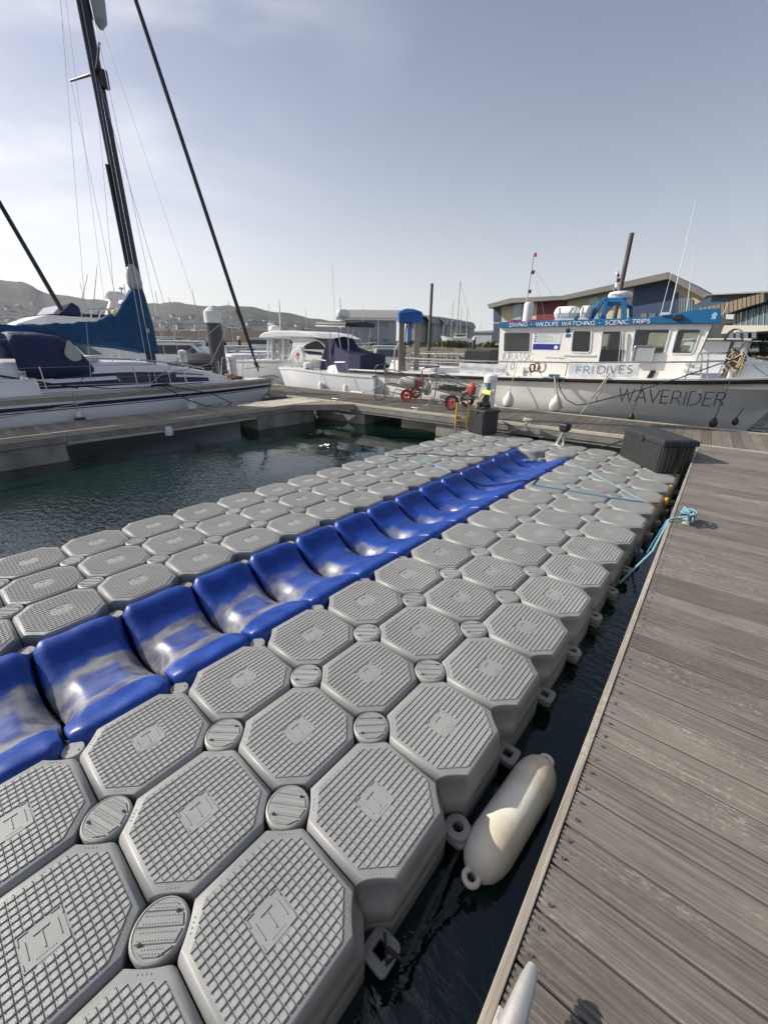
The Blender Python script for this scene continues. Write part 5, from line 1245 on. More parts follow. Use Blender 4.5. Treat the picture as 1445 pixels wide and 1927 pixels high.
mb = MB(); mb.box(sb(1.7, -.45, 1.27), sb(2.6, .45, 1.38)); mb.build('sliding_hatch', M['white2'], yacht, bevel=.02)
mb = MB(); mb.box(sb(4.15, -.27, 1.08), sb(4.7, .27, 1.2)); mb.build('fore_hatch', M['glass2'], yacht, bevel=.02)
# cockpit coaming, winch
mb = MB(); rr_ = [[sb(a, b, z) for b, z in ((1.08, .70), (.98, 1.0), (.82, 1.02), (.78, .72))] for a in (-3.5, -1, .6, 1.3)]; mb.loft(rr_); rr_ = [[sb(a, -b, z) for b, z in ((1.08, .70), (.98, 1.0), (.82, 1.02), (.78, .72))] for a in (-3.5, -1, .6, 1.3)]; mb.loft(rr_)
mb.build('cockpit_coaming', M['white'], yacht, bevel=.02, kind='stuff')
p = Px(30, 668, SX+.9); mb = MB(); mb.lathe([(.001, 0), (.085, 0), (.08, .03), (.055, .05), (.055, .10), (.07, .13), (.06, .15), (.001, .15)], sb(1.12, .92, 1.0), 16); mb.build('winch', M['steel'], yacht, smooth=35)
# sprayhood with a clear side window
hoodr = []
for a, h, w, zb_ in ((1.08, 1.84, .86, 1.02), (1.2, 1.87, .87, .98), (1.6, 1.86, .87, .98), (1.95, 1.80, .86, .98), (2.12, 1.66, .85, .98), (2.28, 1.42, .83, 1.0), (2.40, 1.20, .80, 1.03)):
    ring = []
    for k in range(15):
        t = math.pi*k/14; cx = math.cos(t); ex_ = abs(cx)**.32*(1 if cx >= 0 else -1); ez = math.sin(t)**.8
        ring.append(sb(a, w*ex_, zb_+(h-zb_)*ez))
    hoodr.append(ring)
mb = MB(); mb.loft(hoodr, False, False); hood = mb.build('sprayhood', M['hood'], yacht, smooth='all'); s_ = hood.modifiers.new('thickness', 'SOLIDIFY'); s_.thickness = .012
wn_ = []
hw_ = Plane((SX+.875, 0), (SX+.875, 1))
wp = rpoly([(hw_.uv(*p)) for p in ((127, 636), (150, 660), (157, 676), (138, 681), (120, 667))], .08)
mb = MB(); mb.poly([Vector((SX+.885-.04*((u_-1.6)/.6)**2, u_, v_)) for u_, v_ in wp]); mb.build('clear_window', M['vinyl'], hood, recalc=False)
# mast, boom, sail cover
MA = 3.88; mtop = 12.6
def msec(a, z, sx_=.075, sy_=.115, n_=14): return [sb(a+sy_*math.cos(2*math.pi*k/n_), sx_*math.sin(2*math.pi*k/n_), z) for k in range(n_)]
mb = MB(); mb.loft([msec(MA, 1.2), msec(MA+.01, 5), msec(MA+.02, 9), msec(MA+.03, mtop, .06, .09)]); mast = mb.build('mast', M['mast'], yacht, smooth=True)
mb = MB(); mb.tube([sb(MA-.14, .0, 2.5), sb(MA-.135, 0, 5.2)], .032, 8); mb.tube([sb(MA-.13, .03, 2.3), sb(MA-.125, .02, 4.7)], .016, 6); mb.build('halyards', M['rope_d'], mast, kind='stuff')
sprz = 6.72
for s in (-1, 1):
    mb = MB(); mb.tube([sb(MA, s*.06, sprz-.0), sb(MA-.18, s*.92, sprz+.07)], .028, 8, r2_=.02); mb.build('spreader', M['mast'], mast)
    mb = MB(); mb.tube([sb(MA-.18, s*.92, sprz+.07), sb(MA-.02, s*.08, 11.5)], .006, 6); mb.tube([sb(MA-.18, s*.92, sprz+.07), sb(3.75, s*1.22, .72)], .006, 6); mb.build('cap_shroud', M['steel'], mast, kind='stuff')
    mb = MB(); mb.tube([sb(MA, s*.08, sprz-.1), sb(3.45, s*1.15, .72)], .005, 6); mb.tube([sb(MA, s*.08, sprz-.12), sb(4.2, s*1.1, .72)], .005, 6); mb.tube([sb(MA-.1, s*.3, 8.5), sb(3.3, s*1.2, .72)], .004, 5); mb.build('lower_shrouds', M['steel'], mast, kind='stuff')
mb = MB(); mb.tube([sb(MA-.1, .1, 9.5), sb(2.2, .9, .75)], .0035, 5); mb.tube([sb(MA-.1, .05, 11), sb(-3.6, 0, .9)], .005, 5); mb.tube([sb(MA+.1, .0, 8.4), sb(5.6, .1, .78)], .0035, 5); mb.build('stays', M['steel'], mast, kind='stuff')
mb = MB(); mb.cbox(sb(MA+.1, .10, 6.62), (.1, .16, .3)); mb.build('steaming_light', M['blackpaint'], mast, bevel=.02)
mb = MB(); mb.loft([[(SX+.24*k*math.cos(t)*.7+.02, MA+.26+.16*k*math.sin(t), z) for t in [2*math.pi*i/14 for i in range(14)]] for k, z in ((.25, 7.45), (.8, 7.55), (1, 7.85), (1, 8.6), (.95, 9.6))]); mb.build('furled_sail_bag', M['txtgrey'], mast, smooth=35)
mb = MB(); mb.tube([sb(MA-.15, 0, 1.78), sb(-2.2, 0, 1.80)], .065, 12); mb.build('boom', M['mast'], yacht, smooth=True)
mb = MB(); rd = random.Random(9); rs = []
tab_t = [(-2.2, 1.93), (0, 1.98), (1.4, 2.0), (2.4, 2.07), (2.9, 2.15), (3.2, 2.30)]; tab_b = [(-2.2, 1.74), (0, 1.72), (1.5, 1.66), (2.6, 1.56), (3.3, 1.52)]
for i in range(90):
    a = lerp(-2.2, 3.2, i/89); zt = sint(tab_t, a)+.012*math.sin(a*13)+.008*math.sin(a*31); zb_ = sint(tab_b, a)+.014*abs(math.sin(a*4.2)); w = .125+.02*math.sin(a*5)
    ring = []
    for k in range(24):
        t = 2*math.pi*k/24; rr_x = w*(1+.13*math.sin(t*5+a*7+1.5*math.sin(a*3))+.06*math.sin(a*23+t*3)+rd.uniform(-.015, .015)); ring.append(sb(a, rr_x*math.cos(t), (zt+zb_)/2+(zt-zb_)/2*math.sin(t)*(1 if math.sin(t) > 0 else 1)))
    rs.append(ring)
# swing up round the mast
for i, (a0, a1, zt, zb_) in enumerate(((3.30, 3.1, 2.42, 1.50), )): pass
mb.loft(rs); 
rs2 = []
for z, a0, a1, w in ((1.42, 3.62, 4.06, .13), (1.55, 2.95, 4.08, .17), (1.75, 2.9, 4.08, .18), (1.95, 3.0, 4.07, .18), (2.12, 3.12, 4.06, .17), (2.3, 3.28, 4.05, .165), (2.5, 3.45, 4.03, .16), (2.68, 3.58, 4.01, .15), (2.82, 3.68, 3.99, .14)):
    c_ = (a0+a1)/2; h_ = (a1-a0)/2
    rs2.append([sb(c_+h_*(1+.03*math.sin(k*1.5+z*9))*math.cos(2*math.pi*k/36), w*(1+.12*math.sin(k*.9+z*7))*math.sin(2*math.pi*k/36), z) for k in range(36)])
mb.loft(rs2); mb.build('sail_cover', M['cover'], yacht, smooth='all', kind=None)
mb = MB(); rs3 = [[sb(3.83+w*math.cos(t), w*.8*math.sin(t)+.02, z) for t in [2*math.pi*k/12 for k in range(12)]] for z, w in ((2.83, .13), (2.95, .17), (3.1, .16), (3.25, .12), (3.35, .08))]; mb.loft(rs3); mb.build('gathered_sail', M['vinyl'], yacht, smooth='all')
mb = MB(); p = Px(278, 622, SX+.185); mb.prism([(p.x, p.y-.04, p.z-.05), (p.x, p.y+.04, p.z-.05), (p.x, p.y+.04, p.z+.05), (p.x, p.y-.04, p.z+.05)], (.008, 0, 0)); mb.build('cover_label', M['vinyl'], yacht)
# forestay with furled dark headsail and its tack flap
fs0 = Vector(sb(6.95, 0, .85)); fs1 = Vector(sb(MA+.05, 0, 11.9))
def fsp(t): return fs0.lerp(fs1, t)
mb = MB(); mb.tube([fsp(0), fsp(.03), fsp(.07), fsp(.1), fsp(.3), fsp(.6), fsp(.97)], [.022, .03, .045, .052, .05, .045, .03], 10); fsl = mb.build('furled_headsail', M['mast'], yacht, smooth=True)
mb = MB(); mb.lathe([(.001, 0), (.07, 0), (.075, .03), (.05, .05), (.05, .09), (.075, .11), (.07, .14), (.001, .14)], fsp(.012), 16, axis=fs1-fs0); mb.build('furling_drum', M['blackpaint'], fsl, smooth=35)
A_ = fsp(.168); B_ = fsp(.085); C2 = Px(443, 585, SX+.05)
mb = MB(); mb.prism([A_, B_, C2], (.008, 0, 0)); mb.build('clew_flap', mat('grey_sailcloth', (.16, .17, .15), .8, var=.2, vscale=4), fsl)
for pts in ([C2, Vector(sb(3.4, 1.0, .80)), Vector(sb(1.3, 1.05, .86))], [C2, Vector(sb(5.2, .45, 1.15)), Vector(sb(3.6, .95, .95))]):
    mb = MB(); mb.tube(pts, .009, 6); mb.build('sheet', M['rope_w'], yacht)
# stanchions, guard wires, pulpit
sts = [(-.9, 1.3), (1.35, 1.32), (3.0, 1.27), (4.15, 1.12), (5.2, .88)]
tops = []
for a, b in sts:
    for s in (1, -1):
        mb = MB(); mb.tube([sb(a, s*b, .70), sb(a-.02, s*(b+.02), 1.24)], .012, 8); mb.build('stanchion', M['steel'], yacht, smooth=True)
for s in (1, -1):
    for h in (1.22, .98):
        mb = MB(); mb.tube([sb(a, s*(b+.01), h) for a, b in [(-3.5, 1.1)]+sts+[(6.05, .62)]], .0028, 4); mb.build('guard_wire', M['steel'], yacht)
mb = MB()
mb.tube([sb(6.0, .62, .68), sb(6.12, .58, 1.26), sb(6.9, .32, 1.30), sb(7.35, .0, 1.32), sb(6.9, -.32, 1.30), sb(6.12, -.58, 1.26), sb(6.0, -.62, .68)], .0135, 8)
mb.tube([sb(6.7, .33, .66), sb(6.85, .32, 1.3)], .0135, 8); mb.tube([sb(6.7, -.33, .66), sb(6.85, -.32, 1.3)], .0135, 8); mb.tube([sb(6.1, .6, 1.0), sb(6.85, .33, 1.0), sb(7.2, .1, 1.0)], .010, 8)
mb.build('pulpit', M['steel'], yacht, smooth=True)
mb = MB(); mb.tube([sb(6.9, 0, .68), sb(7.45, .04, .72), sb(7.62, .06, .66)], .03, 6); mb.build('anchor_roller', M['galv'], yacht)
for (px, py, r_, z) in ((362, 715, .2, .76),):
    p = Px(px, py, SX+.3); pts = [Vector((SX+.25+.2*math.cos(k*.7)*(.8+.2*math.sin(k)), 6.0+.24*math.sin(k*.7), .70+.0012*k)) for k in range(50)]
    rope(pts, .012, 'rope_o', 'orange brown rope coil lying on the foredeck of the sailing yacht')
pts = [Vector((SX+.45+.10*math.cos(k*1.1)*rd.random(), 5.75+.12*math.sin(k*.9), .76+.1*rd.random())) for k in range(50)]
rope(pts, .018, 'rope_t', 'tan rope bundle at the foot of the yacht pulpit')
# lines over the yacht side
rope([sb(2.1, 1.0, 1.02), sb(1.9, 1.22, .84), sb(2.4, 1.33, .76), sb(3.2, 1.30, .74), sb(3.9, 1.22, .74), sb(4.6, 1.08, .74)], .010, 'rope_d', 'dark sheet lying along the side deck of the sailing yacht')
rope([sb(.75, .86, 1.08), sb(1.6, 1.0, .86), sb(1.9, 1.15, .80)], .02, 'black', 'short black strap below the sprayhood')
rope([sb(-2.4, 1.44, .10), sb(-.5, 1.5, .28), sb(1.6, 1.46, .50), sb(2.9, 1.40, .66), sb(3.3, 1.34, .74)], .010, 'rope_w', 'grey line hanging along the yacht topside towards the left edge')
cl = Fm @ Vector((-.96, 4.55, 0))
cleat(T(cl.x, cl.y, ZD+.003, 0), 'grey cleat on the finger pontoon beside the white yacht fender', .9, 'galv')
rope([sb(3.5, 1.34, .74), Vector((cl.x-.05, 3.9, .42)), Vector((cl.x, 4.3, .24)), (cl.x, cl.y-.1, ZD+.06)], .013, 'rope_d', 'left dark mooring line from the yacht rail to the finger cleat')
rope([sb(3.6, 1.34, .74), Vector((cl.x-.05, 4.5, .52)), Vector((cl.x+.05, 4.95, .26)), (cl.x+.02, cl.y+.3, ZD+.02)], .011, 'rope_d', 'right dark line from the yacht rail down to the finger boards')
pts = [Vector((SX+1.36+.05*rd.uniform(-1, 1), 3.45+.22*rd.uniform(-1, 1), .74+.05*rd.random())) for _ in range(40)]
rope(pts, .011, 'rope_d', 'knot of dark line on the yacht toe rail above the pontoon cleat')
def yfender(a, m, lab, z=.19, top='fenderw'):
    P_ = Vector((SX+1.47, a, z)); o = thing('hanging_fender', lab, 'fender', Matrix.Translation(P_))
    mb = MB(Matrix.Translation(P_)); mb.lathe([(.001, -.20), (.07, -.19), (.115, -.13), (.12, -.04), (.10, .03), (.07, .07), (.001, .075)], n=20); mb.build('body', M[m], o, smooth='all')
    mb = MB(Matrix.Translation(P_)); mb.lathe([(.072, .068), (.05, .11), (.035, .15), (.03, .19), (.001, .195)], n=16); mb.build('eye', M[top], o, smooth='all')
    mb = MB(); mb.tube([P_+Vector((0, 0, .18)), P_+Vector((-.02, 0, .36)), Vector(sb(a+.02, 1.38, .74))], .012, 6); mb.build('line', M['rope_t'], o)
yfender(1.72, 'fendernavy', 'navy fender with a white top hanging on the yacht side near the left edge')
yfender(4.05, 'fenderw', 'white fender hanging on the yacht side above the middle of the finger pontoon', .24)
rope([sb(7.3, .1, .66), Vector((SX+.45, 7.6, .40)), Vector((SX+1.0, 7.9, .24)), Pz(499, 748, ZD+.04)], .010, 'rope_w', 'bow line from the sailing yacht to the walkway')
e_ = Wm.inverted() @ Pz(499, 750, ZD); w_ = Wm @ Vector((e_.x, e_.y, .004)); cleat(T(w_.x, w_.y, w_.z, WA+math.pi/2), 'small cleat on the walkway under the bow of the sailing yacht', .8, 'galv')

# ------------------------------------------------------------------ the white motor yacht behind it
YX = -13.2
my = thing('motor_yacht', 'white flybridge motor yacht moored behind the sailing yacht, radar on its arch', 'motor boat', T(YX, 3, ZW))
def ym(a, b, z): return (YX+b, a, z)
def loftab(tab, ring): return [ring(*t) for t in tab]
mb = MB(); mb.loft([[ym(a, w*b, z if b*b < 2 else z) for b, z in ((1, zt), (.86, -.35), (0, -.6), (-.86, -.35), (-1, zt))] for a, w, zt in ((-7, .03, 1.6), (-5.8, .6, 1.5), (-4, 1.25, 1.35), (-1.5, 1.6, 1.2), (2, 1.75, 1.05), (5.6, 1.65, 1.0))]); mb.build('hull', M['hullwhite'], my, smooth=30)
mb = MB(); mb.loft([[ym(a, w, 1.0), ym(a, w*.94, z), ym(a, -w*.94, z), ym(a, -w, 1.0)] for a, w, z in ((-3.2, .9, 1.3), (-1.2, 1.3, 1.42), (.7, 1.42, 1.66), (1.7, 1.45, 1.95), (2.2, 1.45, 2.02), (4.9, 1.4, 2.0), (5.2, 1.35, 1.8))]); mb.build('superstructure', M['white'], my, smooth=30)
pl = Plane((YX+1.47, 0), (YX+1.47, 1))
def my3(u, v, w=0): return Vector((YX+1.47+w-.03*max(0, v-1.2), u, v))
for poly in (((137, 646), (165, 650), (194, 667), (160, 668)), ((0, 690), (28, 645), (60, 642), (110, 645), (120, 668), (60, 690))):
    window(my, my3, [pl.uv(*p) for p in poly], .05, .03, .05, glass='glass2')
mb = MB(); mb.loft([[ym(a, w, 1.97), ym(a+.15, w*1.03, z), ym(a+.15, -w*1.03, z), ym(a, -w, 1.97)] for a, w, z in ((1.9, .8, 2.10), (2.5, 1.25, 2.32), (3.5, 1.3, 2.30), (5.0, 1.25, 2.28))]); mb.build('flybridge', M['white'], my, smooth=30)
# folded screen canvas, rails, radar arch
P_ = lambda px, py, o=1.2: Px(px, py, YX+o)
mb = MB(); a_ = [P_(104, 592), P_(118, 573), P_(136, 568), P_(150, 577), P_(155, 597)]; mb.prism(a_, (-1.9, 0, 0)); mb.build('folded_canopy', M['hood'], my, bevel=.05)
mb = MB(); a_ = [P_(100, 589), P_(114, 574), P_(134, 569), P_(122, 582), P_(110, 591)]; mb.prism([p+Vector((.03, 0, 0)) for p in a_], (-1.96, 0, 0)); mb.build('canopy_cover', mat('pale_grey_canvas', (.30, .30, .36), .8, var=.3, vscale=5), my, bevel=.02)
for o in (1.2, -1.2):
    mb = MB(); mb.tube([P_(152, 600, 1.2)+Vector((o-1.2, 0, 0)), P_(155, 588, 1.2)+Vector((o-1.2, 0, 0)), P_(165, 582)+Vector((o-1.2, 0, 0)), P_(215, 581)+Vector((o-1.2, 0, 0)), P_(222, 583)+Vector((o-1.2, 0, 0)), P_(224, 601)+Vector((o-1.2, 0, 0))], .02, 8); mb.tube([P_(170, 603)+Vector((o-1.2, 0, 0)), P_(173, 583)+Vector((o-1.2, 0, 0))], .016, 6); mb.tube([P_(185, 603)+Vector((o-1.2, 0, 0)), P_(190, 583)+Vector((o-1.2, 0, 0))], .016, 6); mb.build('flybridge_rail', M['steel'], my, kind='stuff')
mb = MB(); q0 = P_(206, 603, 0); q1 = P_(215, 562, 0); mb.loft([[q+Vector((x*w, y*w*1.2, 0)) for x, y in ((-1, -1), (1, -1), (1, 1), (-1, 1))] for q, w in ((q0, .13), (q1, .09))]); mb.build('radar_post', M['white'], my, bevel=.02)
c = P_(216, 556, 0); mb = MB(); mb.lathe([(.001, -.10), (.26, -.10), (.30, -.05), (.30, .03), (.26, .10), (.001, .12)], c, 24); mb.build('radar_dome', M['white'], my, smooth=35)
c = P_(228, 543, 0); mb = MB(); mb.cyl(P_(230, 560, 0), c, .02, 6); mb.lathe([(.001, -.03), (.07, -.01), (.08, .02), (.04, .04), (.001, .045)], c, 12); mb.tube([P_(232, 558, 0), P_(236, 552, 0), P_(233, 535, 0)], .012, 6); mb.build('aerial', M['galv'], my, kind='stuff')
c = P_(222, 592, .3); mb = MB(); mb.lathe([(.001, -.08), (.17, -.08), (.2, 0), (.17, .08), (.001, .08)], c, 14, axis=(1, 0, 0)); mb.build('horseshoe_buoy', M['yellowfoam'], my)
c = P_(197, 591, .3); mb = MB(); mb.tube([c+Vector((0, .16*math.cos(t), .16*math.sin(t))) for t in [2*math.pi*k/16 for k in range(16)]], .018, 6, closed=True); mb.build('helm_wheel', M['blackpaint'], my)
mb = MB(); mb.cbox(P_(180, 599, .2), (.8, .9, .22)); mb.build('helm_seat', M['blackpaint'], my, bevel=.05)
# furled headsail of a yacht lying out of frame on the left
p0 = Px(-70, 262, -10.6); p1 = Px(116, 583, -11.3)
mb = MB(); mb.tube([p0, p0.lerp(p1, .5), p1], [.045, .048, .055], 10)
tag(mb.build('furled_headsail', M['mast'], smooth=True), 'dark furled headsail on a slanting stay at the left edge, above the motor yacht', 'sail')

# ------------------------------------------------------------------ generic small craft
def craft(name, label, P, rz, L, B, F, mh='white', cabin=None, stripe=None, canopy=None, engine=None, cat='motor boat', rail=True, group=None, bowz=.35, mc='white', extra=None):
    """origin at the waterline amidships, bow along +x of the local frame"""
    Mx = T(P[0], P[1], ZW, rz); o = thing(name, label, cat, Mx, group)
    st = [(-L/2, .86, F), (-L*.2, 1, F*1.02), (L*.12, .96, F*1.1), (L*.3, .72, F+bowz*.5), (L*.42, .38, F+bowz*.85), (L/2, .02, F+bowz)]
    mb = MB(Mx); rs = []
    for i in range(21):
        u = i/20; x = lerp(-L/2, L/2, u); w = B/2*sint([(a, b) for a, b, c in st], x); z = sint([(a, c) for a, b, c in st], x); xw = lerp(-L/2, L*.41, u); ww = w*.84
        rs.append([(x, w, z), (lerp(x, xw, .6), w*.97, z*.5), (xw, ww, -.02), (xw, ww*.5, -.22), (xw, -ww*.5, -.22), (xw, -ww, -.02), (lerp(x, xw, .6), -w*.97, z*.5), (x, -w, z)])
    mb.loft(rs); mb.build('hull', M[mh], o, smooth=30)
    mb = MB(Mx); rs = []
    for i in range(17):
        x = lerp(-L/2+.03, L/2-.05, i/16); w = B/2*sint([(a, b) for a, b, c in st], x); z = sint([(a, c) for a, b, c in st], x)
        rs.append([(x, w+.02, z-.02), (x, w+.02, z+.035), (x, w-.12, z+.035), (x, -w+.12, z+.035), (x, -w-.02, z+.035), (x, -w-.02, z-.02)])
    mb.loft(rs, False, False); mb.build('gunwale', M['white'] if mh != 'white' else M['white2'], o, smooth=30)
    if stripe:
        for s in (1, -1):
            mb = MB(Mx); lo, hi = [], []
            for i in range(17):
                u = i/16; x = lerp(-L/2, L/2, u); w = B/2*sint([(a, b) for a, b, c in st], x); xw = lerp(-L/2, L*.41, u); z0 = stripe[1]; z1 = stripe[2]
                lo.append((lerp(xw, x, .25), s*(w*.905+.015), z0)); hi.append((lerp(xw, x, .28), s*(w*.91+.018), z1))
            mb.loft([lo, hi], False, False); mb.build('hull_stripe', M[stripe[0]], o)
    if cabin:
        a0, a1, w, h, rake, rakeb = cabin; z0 = F+.03
        prof_ = [(a0, z0), (a0+rakeb, z0+h), (a1-rake, z0+h*.97), (a1, z0)]
        mb = MB(Mx); mb.loft([[(x, s*w*(.5 if z < z0+.1 else .44), z) for x, z in prof_] for s in (1, -1)]); cb_ = mb.build('cabin', M[mc], o, bevel=.05)
        def wall(s):
            def f(u, v, q=0): k = (v-z0)/h; return Mx @ Vector((u, s*(w*lerp(.5, .44, k)+.008+q), v))
            return f
        for s in (1, -1):
            window(o, wall(s), [(a0+rakeb+.1, z0+h*.45), (a1-rake*.62-.12, z0+h*.45), (a1-rake*.9-.12, z0+h*.85), (a0+rakeb+.12, z0+h*.85)], .06, .02, .012)
        mb = MB(Mx); f0 = lambda k, s, e=.012: (lerp(a1, a1-rake, k)+e, s*w*lerp(.5, .44, k)*.86, z0+h*.97*k+e); mb.poly([f0(.45, 1), f0(.45, -1), f0(.9, -1), f0(.9, 1)]); mb.build('windscreen', M['glass'], o, recalc=False)
        mb = MB(Mx); mb.box((a0+rakeb-.25, -w*.5, z0+h+.0), (a1-rake+.2, w*.5, z0+h+.07)); mb.build('roof', M['white'], o, bevel=.03)
    if canopy:
        a0, a1, w, h, m_ = canopy; z0 = F+.02; mb = MB(Mx); rs = []
        for i in range(9):
            x = lerp(a0, a1, i/8); hh = h*math.sin(math.pi*min(1, .25+.6*i/8))**.6; rs.append([(x, w/2*math.cos(t)*(1 if i else .97), z0+hh*math.sin(t)**.7 if math.sin(t) > 0 else z0) for t in [math.pi*k/10 for k in range(11)]])
        mb.loft(rs, False, False); c_ = mb.build('canopy', M[m_], o, smooth=40)
    if engine:
        n_ = engine if isinstance(engine, int) else 1
        for j in range(n_):
            y = (j-(n_-1)/2)*.5; mb = MB(Mx); mb.loft([[(x, y+s*w, z) for x, z, s, w in q] for q in ([(-L/2-.10, F-.1, 1, .16), (-L/2-.55, F-.05, 1, .16), (-L/2-.55, F-.05, -1, .16), (-L/2-.1, F-.1, -1, .16)], [(-L/2-.02, F+.25, 1, .2), (-L/2-.66, F+.3, 1, .18), (-L/2-.66, F+.3, -1, .18), (-L/2-.02, F+.25, -1, .2)], [(-L/2-.12, F+.52, 1, .15), (-L/2-.55, F+.48, 1, .14), (-L/2-.55, F+.48, -1, .14), (-L/2-.12, F+.52, -1, .15)])]); mb.build('outboard_cowl', M['white'] if mc == 'white' else M['black'], o, bevel=.05, seg=3)
            mb = MB(Mx); mb.loft([[(-L/2-.2, y+.06, z), (-L/2-.42, y+.05, z), (-L/2-.42, y-.05, z), (-L/2-.2, y-.06, z)] for z in (-.35, F-.1)]); mb.build('outboard_leg', M['white2'], o)
    if rail:
        mb = MB(Mx)
        for s in (1, -1):
            pts = []
            for i in range(9):
                x = lerp(L*.02, L*.49, i/8); w = B/2*sint([(a, b) for a, b, c in st], x)-.06; z = sint([(a, c) for a, b, c in st], x)+.04+(.42 if i else .02); pts.append((x+.12, s*max(w, .02), z)); 
                if i in (2, 4, 6): mb.cyl((x, s*w, z-.42), (x+.12, s*w, z), .012, 6)
            mb.tube(pts, .014, 6)
        mb.build('bow_rail', M['steel'], o, kind='stuff')
    return o, Mx
# open centre-console boat with T-top, navy cover and white outboard, tied to the walkway's far side
A_ = Wm.inverted() @ Pz(500, 690, .55)
wA = Wm @ Vector((-6.35, 3.85, 0)); L1 = 7.4
cc, cM = craft('centre_console_boat', 'open white boat with dark T-top, navy canvas cover and white outboard behind the walkway', (Wm @ Vector((-9.15, 3.35, 0)))[:2], WA+math.pi, 5.9, 2.3, 1.02, mh='hullwhite', stripe=('navy', .16, .20), engine=1, bowz=.12)
cT = cM @ Matrix.Translation((-1.15, 0, .06)) @ Matrix.Diagonal((.54, .88, 1.06, 1))
# local frame: +x is bow which points left in the photo
mb = MB(cT); mb.loft([[(x, y, .95) for x, y in ((1.2, .7), (1.2, -.7), (-1.7, -.75), (-1.7, .75))], [(x, y, 1.35) for x, y in ((.9, .5), (.9, -.5), (-1.6, -.6), (-1.6, .6))]]); mb.build('console_base', M['white2'], cc)
mb = MB(cT); rs = [[(x, y*w, z) for y, z in ((1, .96), (.95, h), (0, h+.06), (-.95, h), (-1, .96))] for x, w, h in ((1.75, .72, 1.25), (1.15, .62, 1.95), (.55, .60, 2.0), (.2, .70, 1.72), (-1.0, .85, 1.55), (-1.9, .85, 1.5))]; mb.loft(rs); mb.build('canvas_cover', mat('deep_navy_canvas', (.010, .010, .06), .7, var=.25, vscale=3), cc)
mb = MB(cT); rs = [[(x, y*w, z+zz) for y, zz in ((1, 0), (.97, .07), (0, .12), (-.97, .07), (-1, 0), (-.9, -.04), (.9, -.04))] for x, w, z in ((2.0, .55, 2.42), (1.7, .85, 2.42), (.5, .95, 2.40), (-.9, .9, 2.38), (-1.3, .6, 2.38))]; mb.loft(rs); mb.build('t_top', M['black'], cc, smooth=30)
mb = MB(cT); mb.tube([(1.98, 0, 2.37), (1.7, .88, 2.37), (.5, .98, 2.35), (-.9, .93, 2.33)], .02, 6); mb.build('t_top_edge', M['white2'], cc)
for x0, x1 in ((1.0, .7), (-.2, .1), (-.6, -.8)):
    for s in (1, -1):
        mb = MB(cT); mb.cyl((x0, s*.55, 1.0), (x1, s*.7, 2.38), .022, 8); mb.build('t_top_leg', M['alu'], cc)
mb = MB(cT); mb.lathe([(.001, 0), (.08, 0), (.08, .12), (.28, .14), (.32, .2), (.32, .3), (.26, .37), (.001, .4)], (.55, 0, 2.5), 22); mb.build('radar_dome', M['white'], cc, smooth=35)
mb = MB(cT); mb.cyl((.9, .3, 2.5), (.95, .3, 4.2), .010, 6); mb.cyl((-.8, -.2, 2.5), (-.8, -.2, 2.95), .012, 6); mb.build('aerial', M['white'], cc, kind='stuff')
mb = MB(cT); mb.tube([(-.1, 1.12, .98), (-.2, 1.1, 1.28), (-1.1, 1.12, 1.30), (-1.4, 1.14, 1.0)], .016, 8); mb.tube([(1.8, 1.0, 1.05), (1.7, .98, 1.35), (.6, 1.08, 1.32), (.4, 1.1, 1.0)], .016, 8); mb.build('side_rail', M['steel'], cc)
for i, x in enumerate((.10, -1.05)):
    p = cM @ Vector((x-.9, 1.22, .5)); o = thing('hanging_fender', ('left' if i == 0 else 'right')+' of two slim white fenders hanging on the open boat with the T-top', 'fender', Matrix.Translation(p))
    mb = MB(Matrix.Translation(p)); mb.lathe([(.001, -.28), (.05, -.26), (.085, -.2), (.09, 0), (.085, .18), (.045, .25), (.001, .27)], n=14); mb.build('body', M['fenderw'], o, smooth='all'); mb = MB(); mb.cyl(p+Vector((0, 0, .25)), p+Vector((0, .05, .62)), .008, 5); mb.build('line', M['rope_w'], o)
# sedan cruiser behind it with the rounded white wheelhouse
kc_ = Pd(545, 700, 17.5)
ck, kM = craft('cabin_cruiser', 'white cabin cruiser with a rounded hardtop and dark arched side window behind the T-top boat', (kc_.x, kc_.y), WA+.12, 8.4, 3.0, 1.25, bowz=.35)
# cockpit end at left in the photo (+x is to the right here: wheelhouse slopes down to the right)
def kfoc(px, py, off=0): pk = Plane((kM @ Vector((0, -1.25, 0)))[:2], (kM @ Vector((1, -1.25, 0)))[:2]); return pk.P(px, py, off)
pk = Plane((kM @ Vector((0, -1.25, 0)))[:2], (kM @ Vector((1, -1.25, 0)))[:2])
out_ = [pk.uv(*p) for p in ((540, 680), (549, 655), (550, 645), (544, 634), (566, 632), (592, 636), (610, 650), (624, 664), (640, 680))]
mb = MB(); mb.prism([pk.A+pk.d*u+Vector((0, 0, v)) for u, v in out_], pk.n*2.4); mb.build('wheelhouse', M['white'], ck, bevel=.06, seg=3)
def k3(u, v, w=0): return pk.A+pk.d*u-pk.n*w+Vector((0, 0, v))
window(ck, k3, [pk.uv(*p) for p in ((567, 657), (577, 647), (594, 641), (603, 643), (611, 652), (614, 658))], .12, .03, .012)
mb = MB(); p4_ = [pk.uv(*p) for p in ((580, 666), (608, 668), (605, 662), (566, 659))]; mb.poly([k3(u, v, .01) for u, v in p4_]); mb.build('dark_band', M['navy'], ck, recalc=False)
rf_ = [pk.uv(*p) for p in ((490, 636), (492, 630), (500, 625), (520, 622), (560, 622), (590, 627), (612, 637), (590, 635), (545, 634), (502, 636))]
mb = MB(); mb.prism([pk.A+pk.d*u+Vector((0, 0, v))-pk.n*.1 for u, v in rf_], pk.n*2.6); mb.build('hardtop', M['white'], ck, bevel=.04, seg=3)
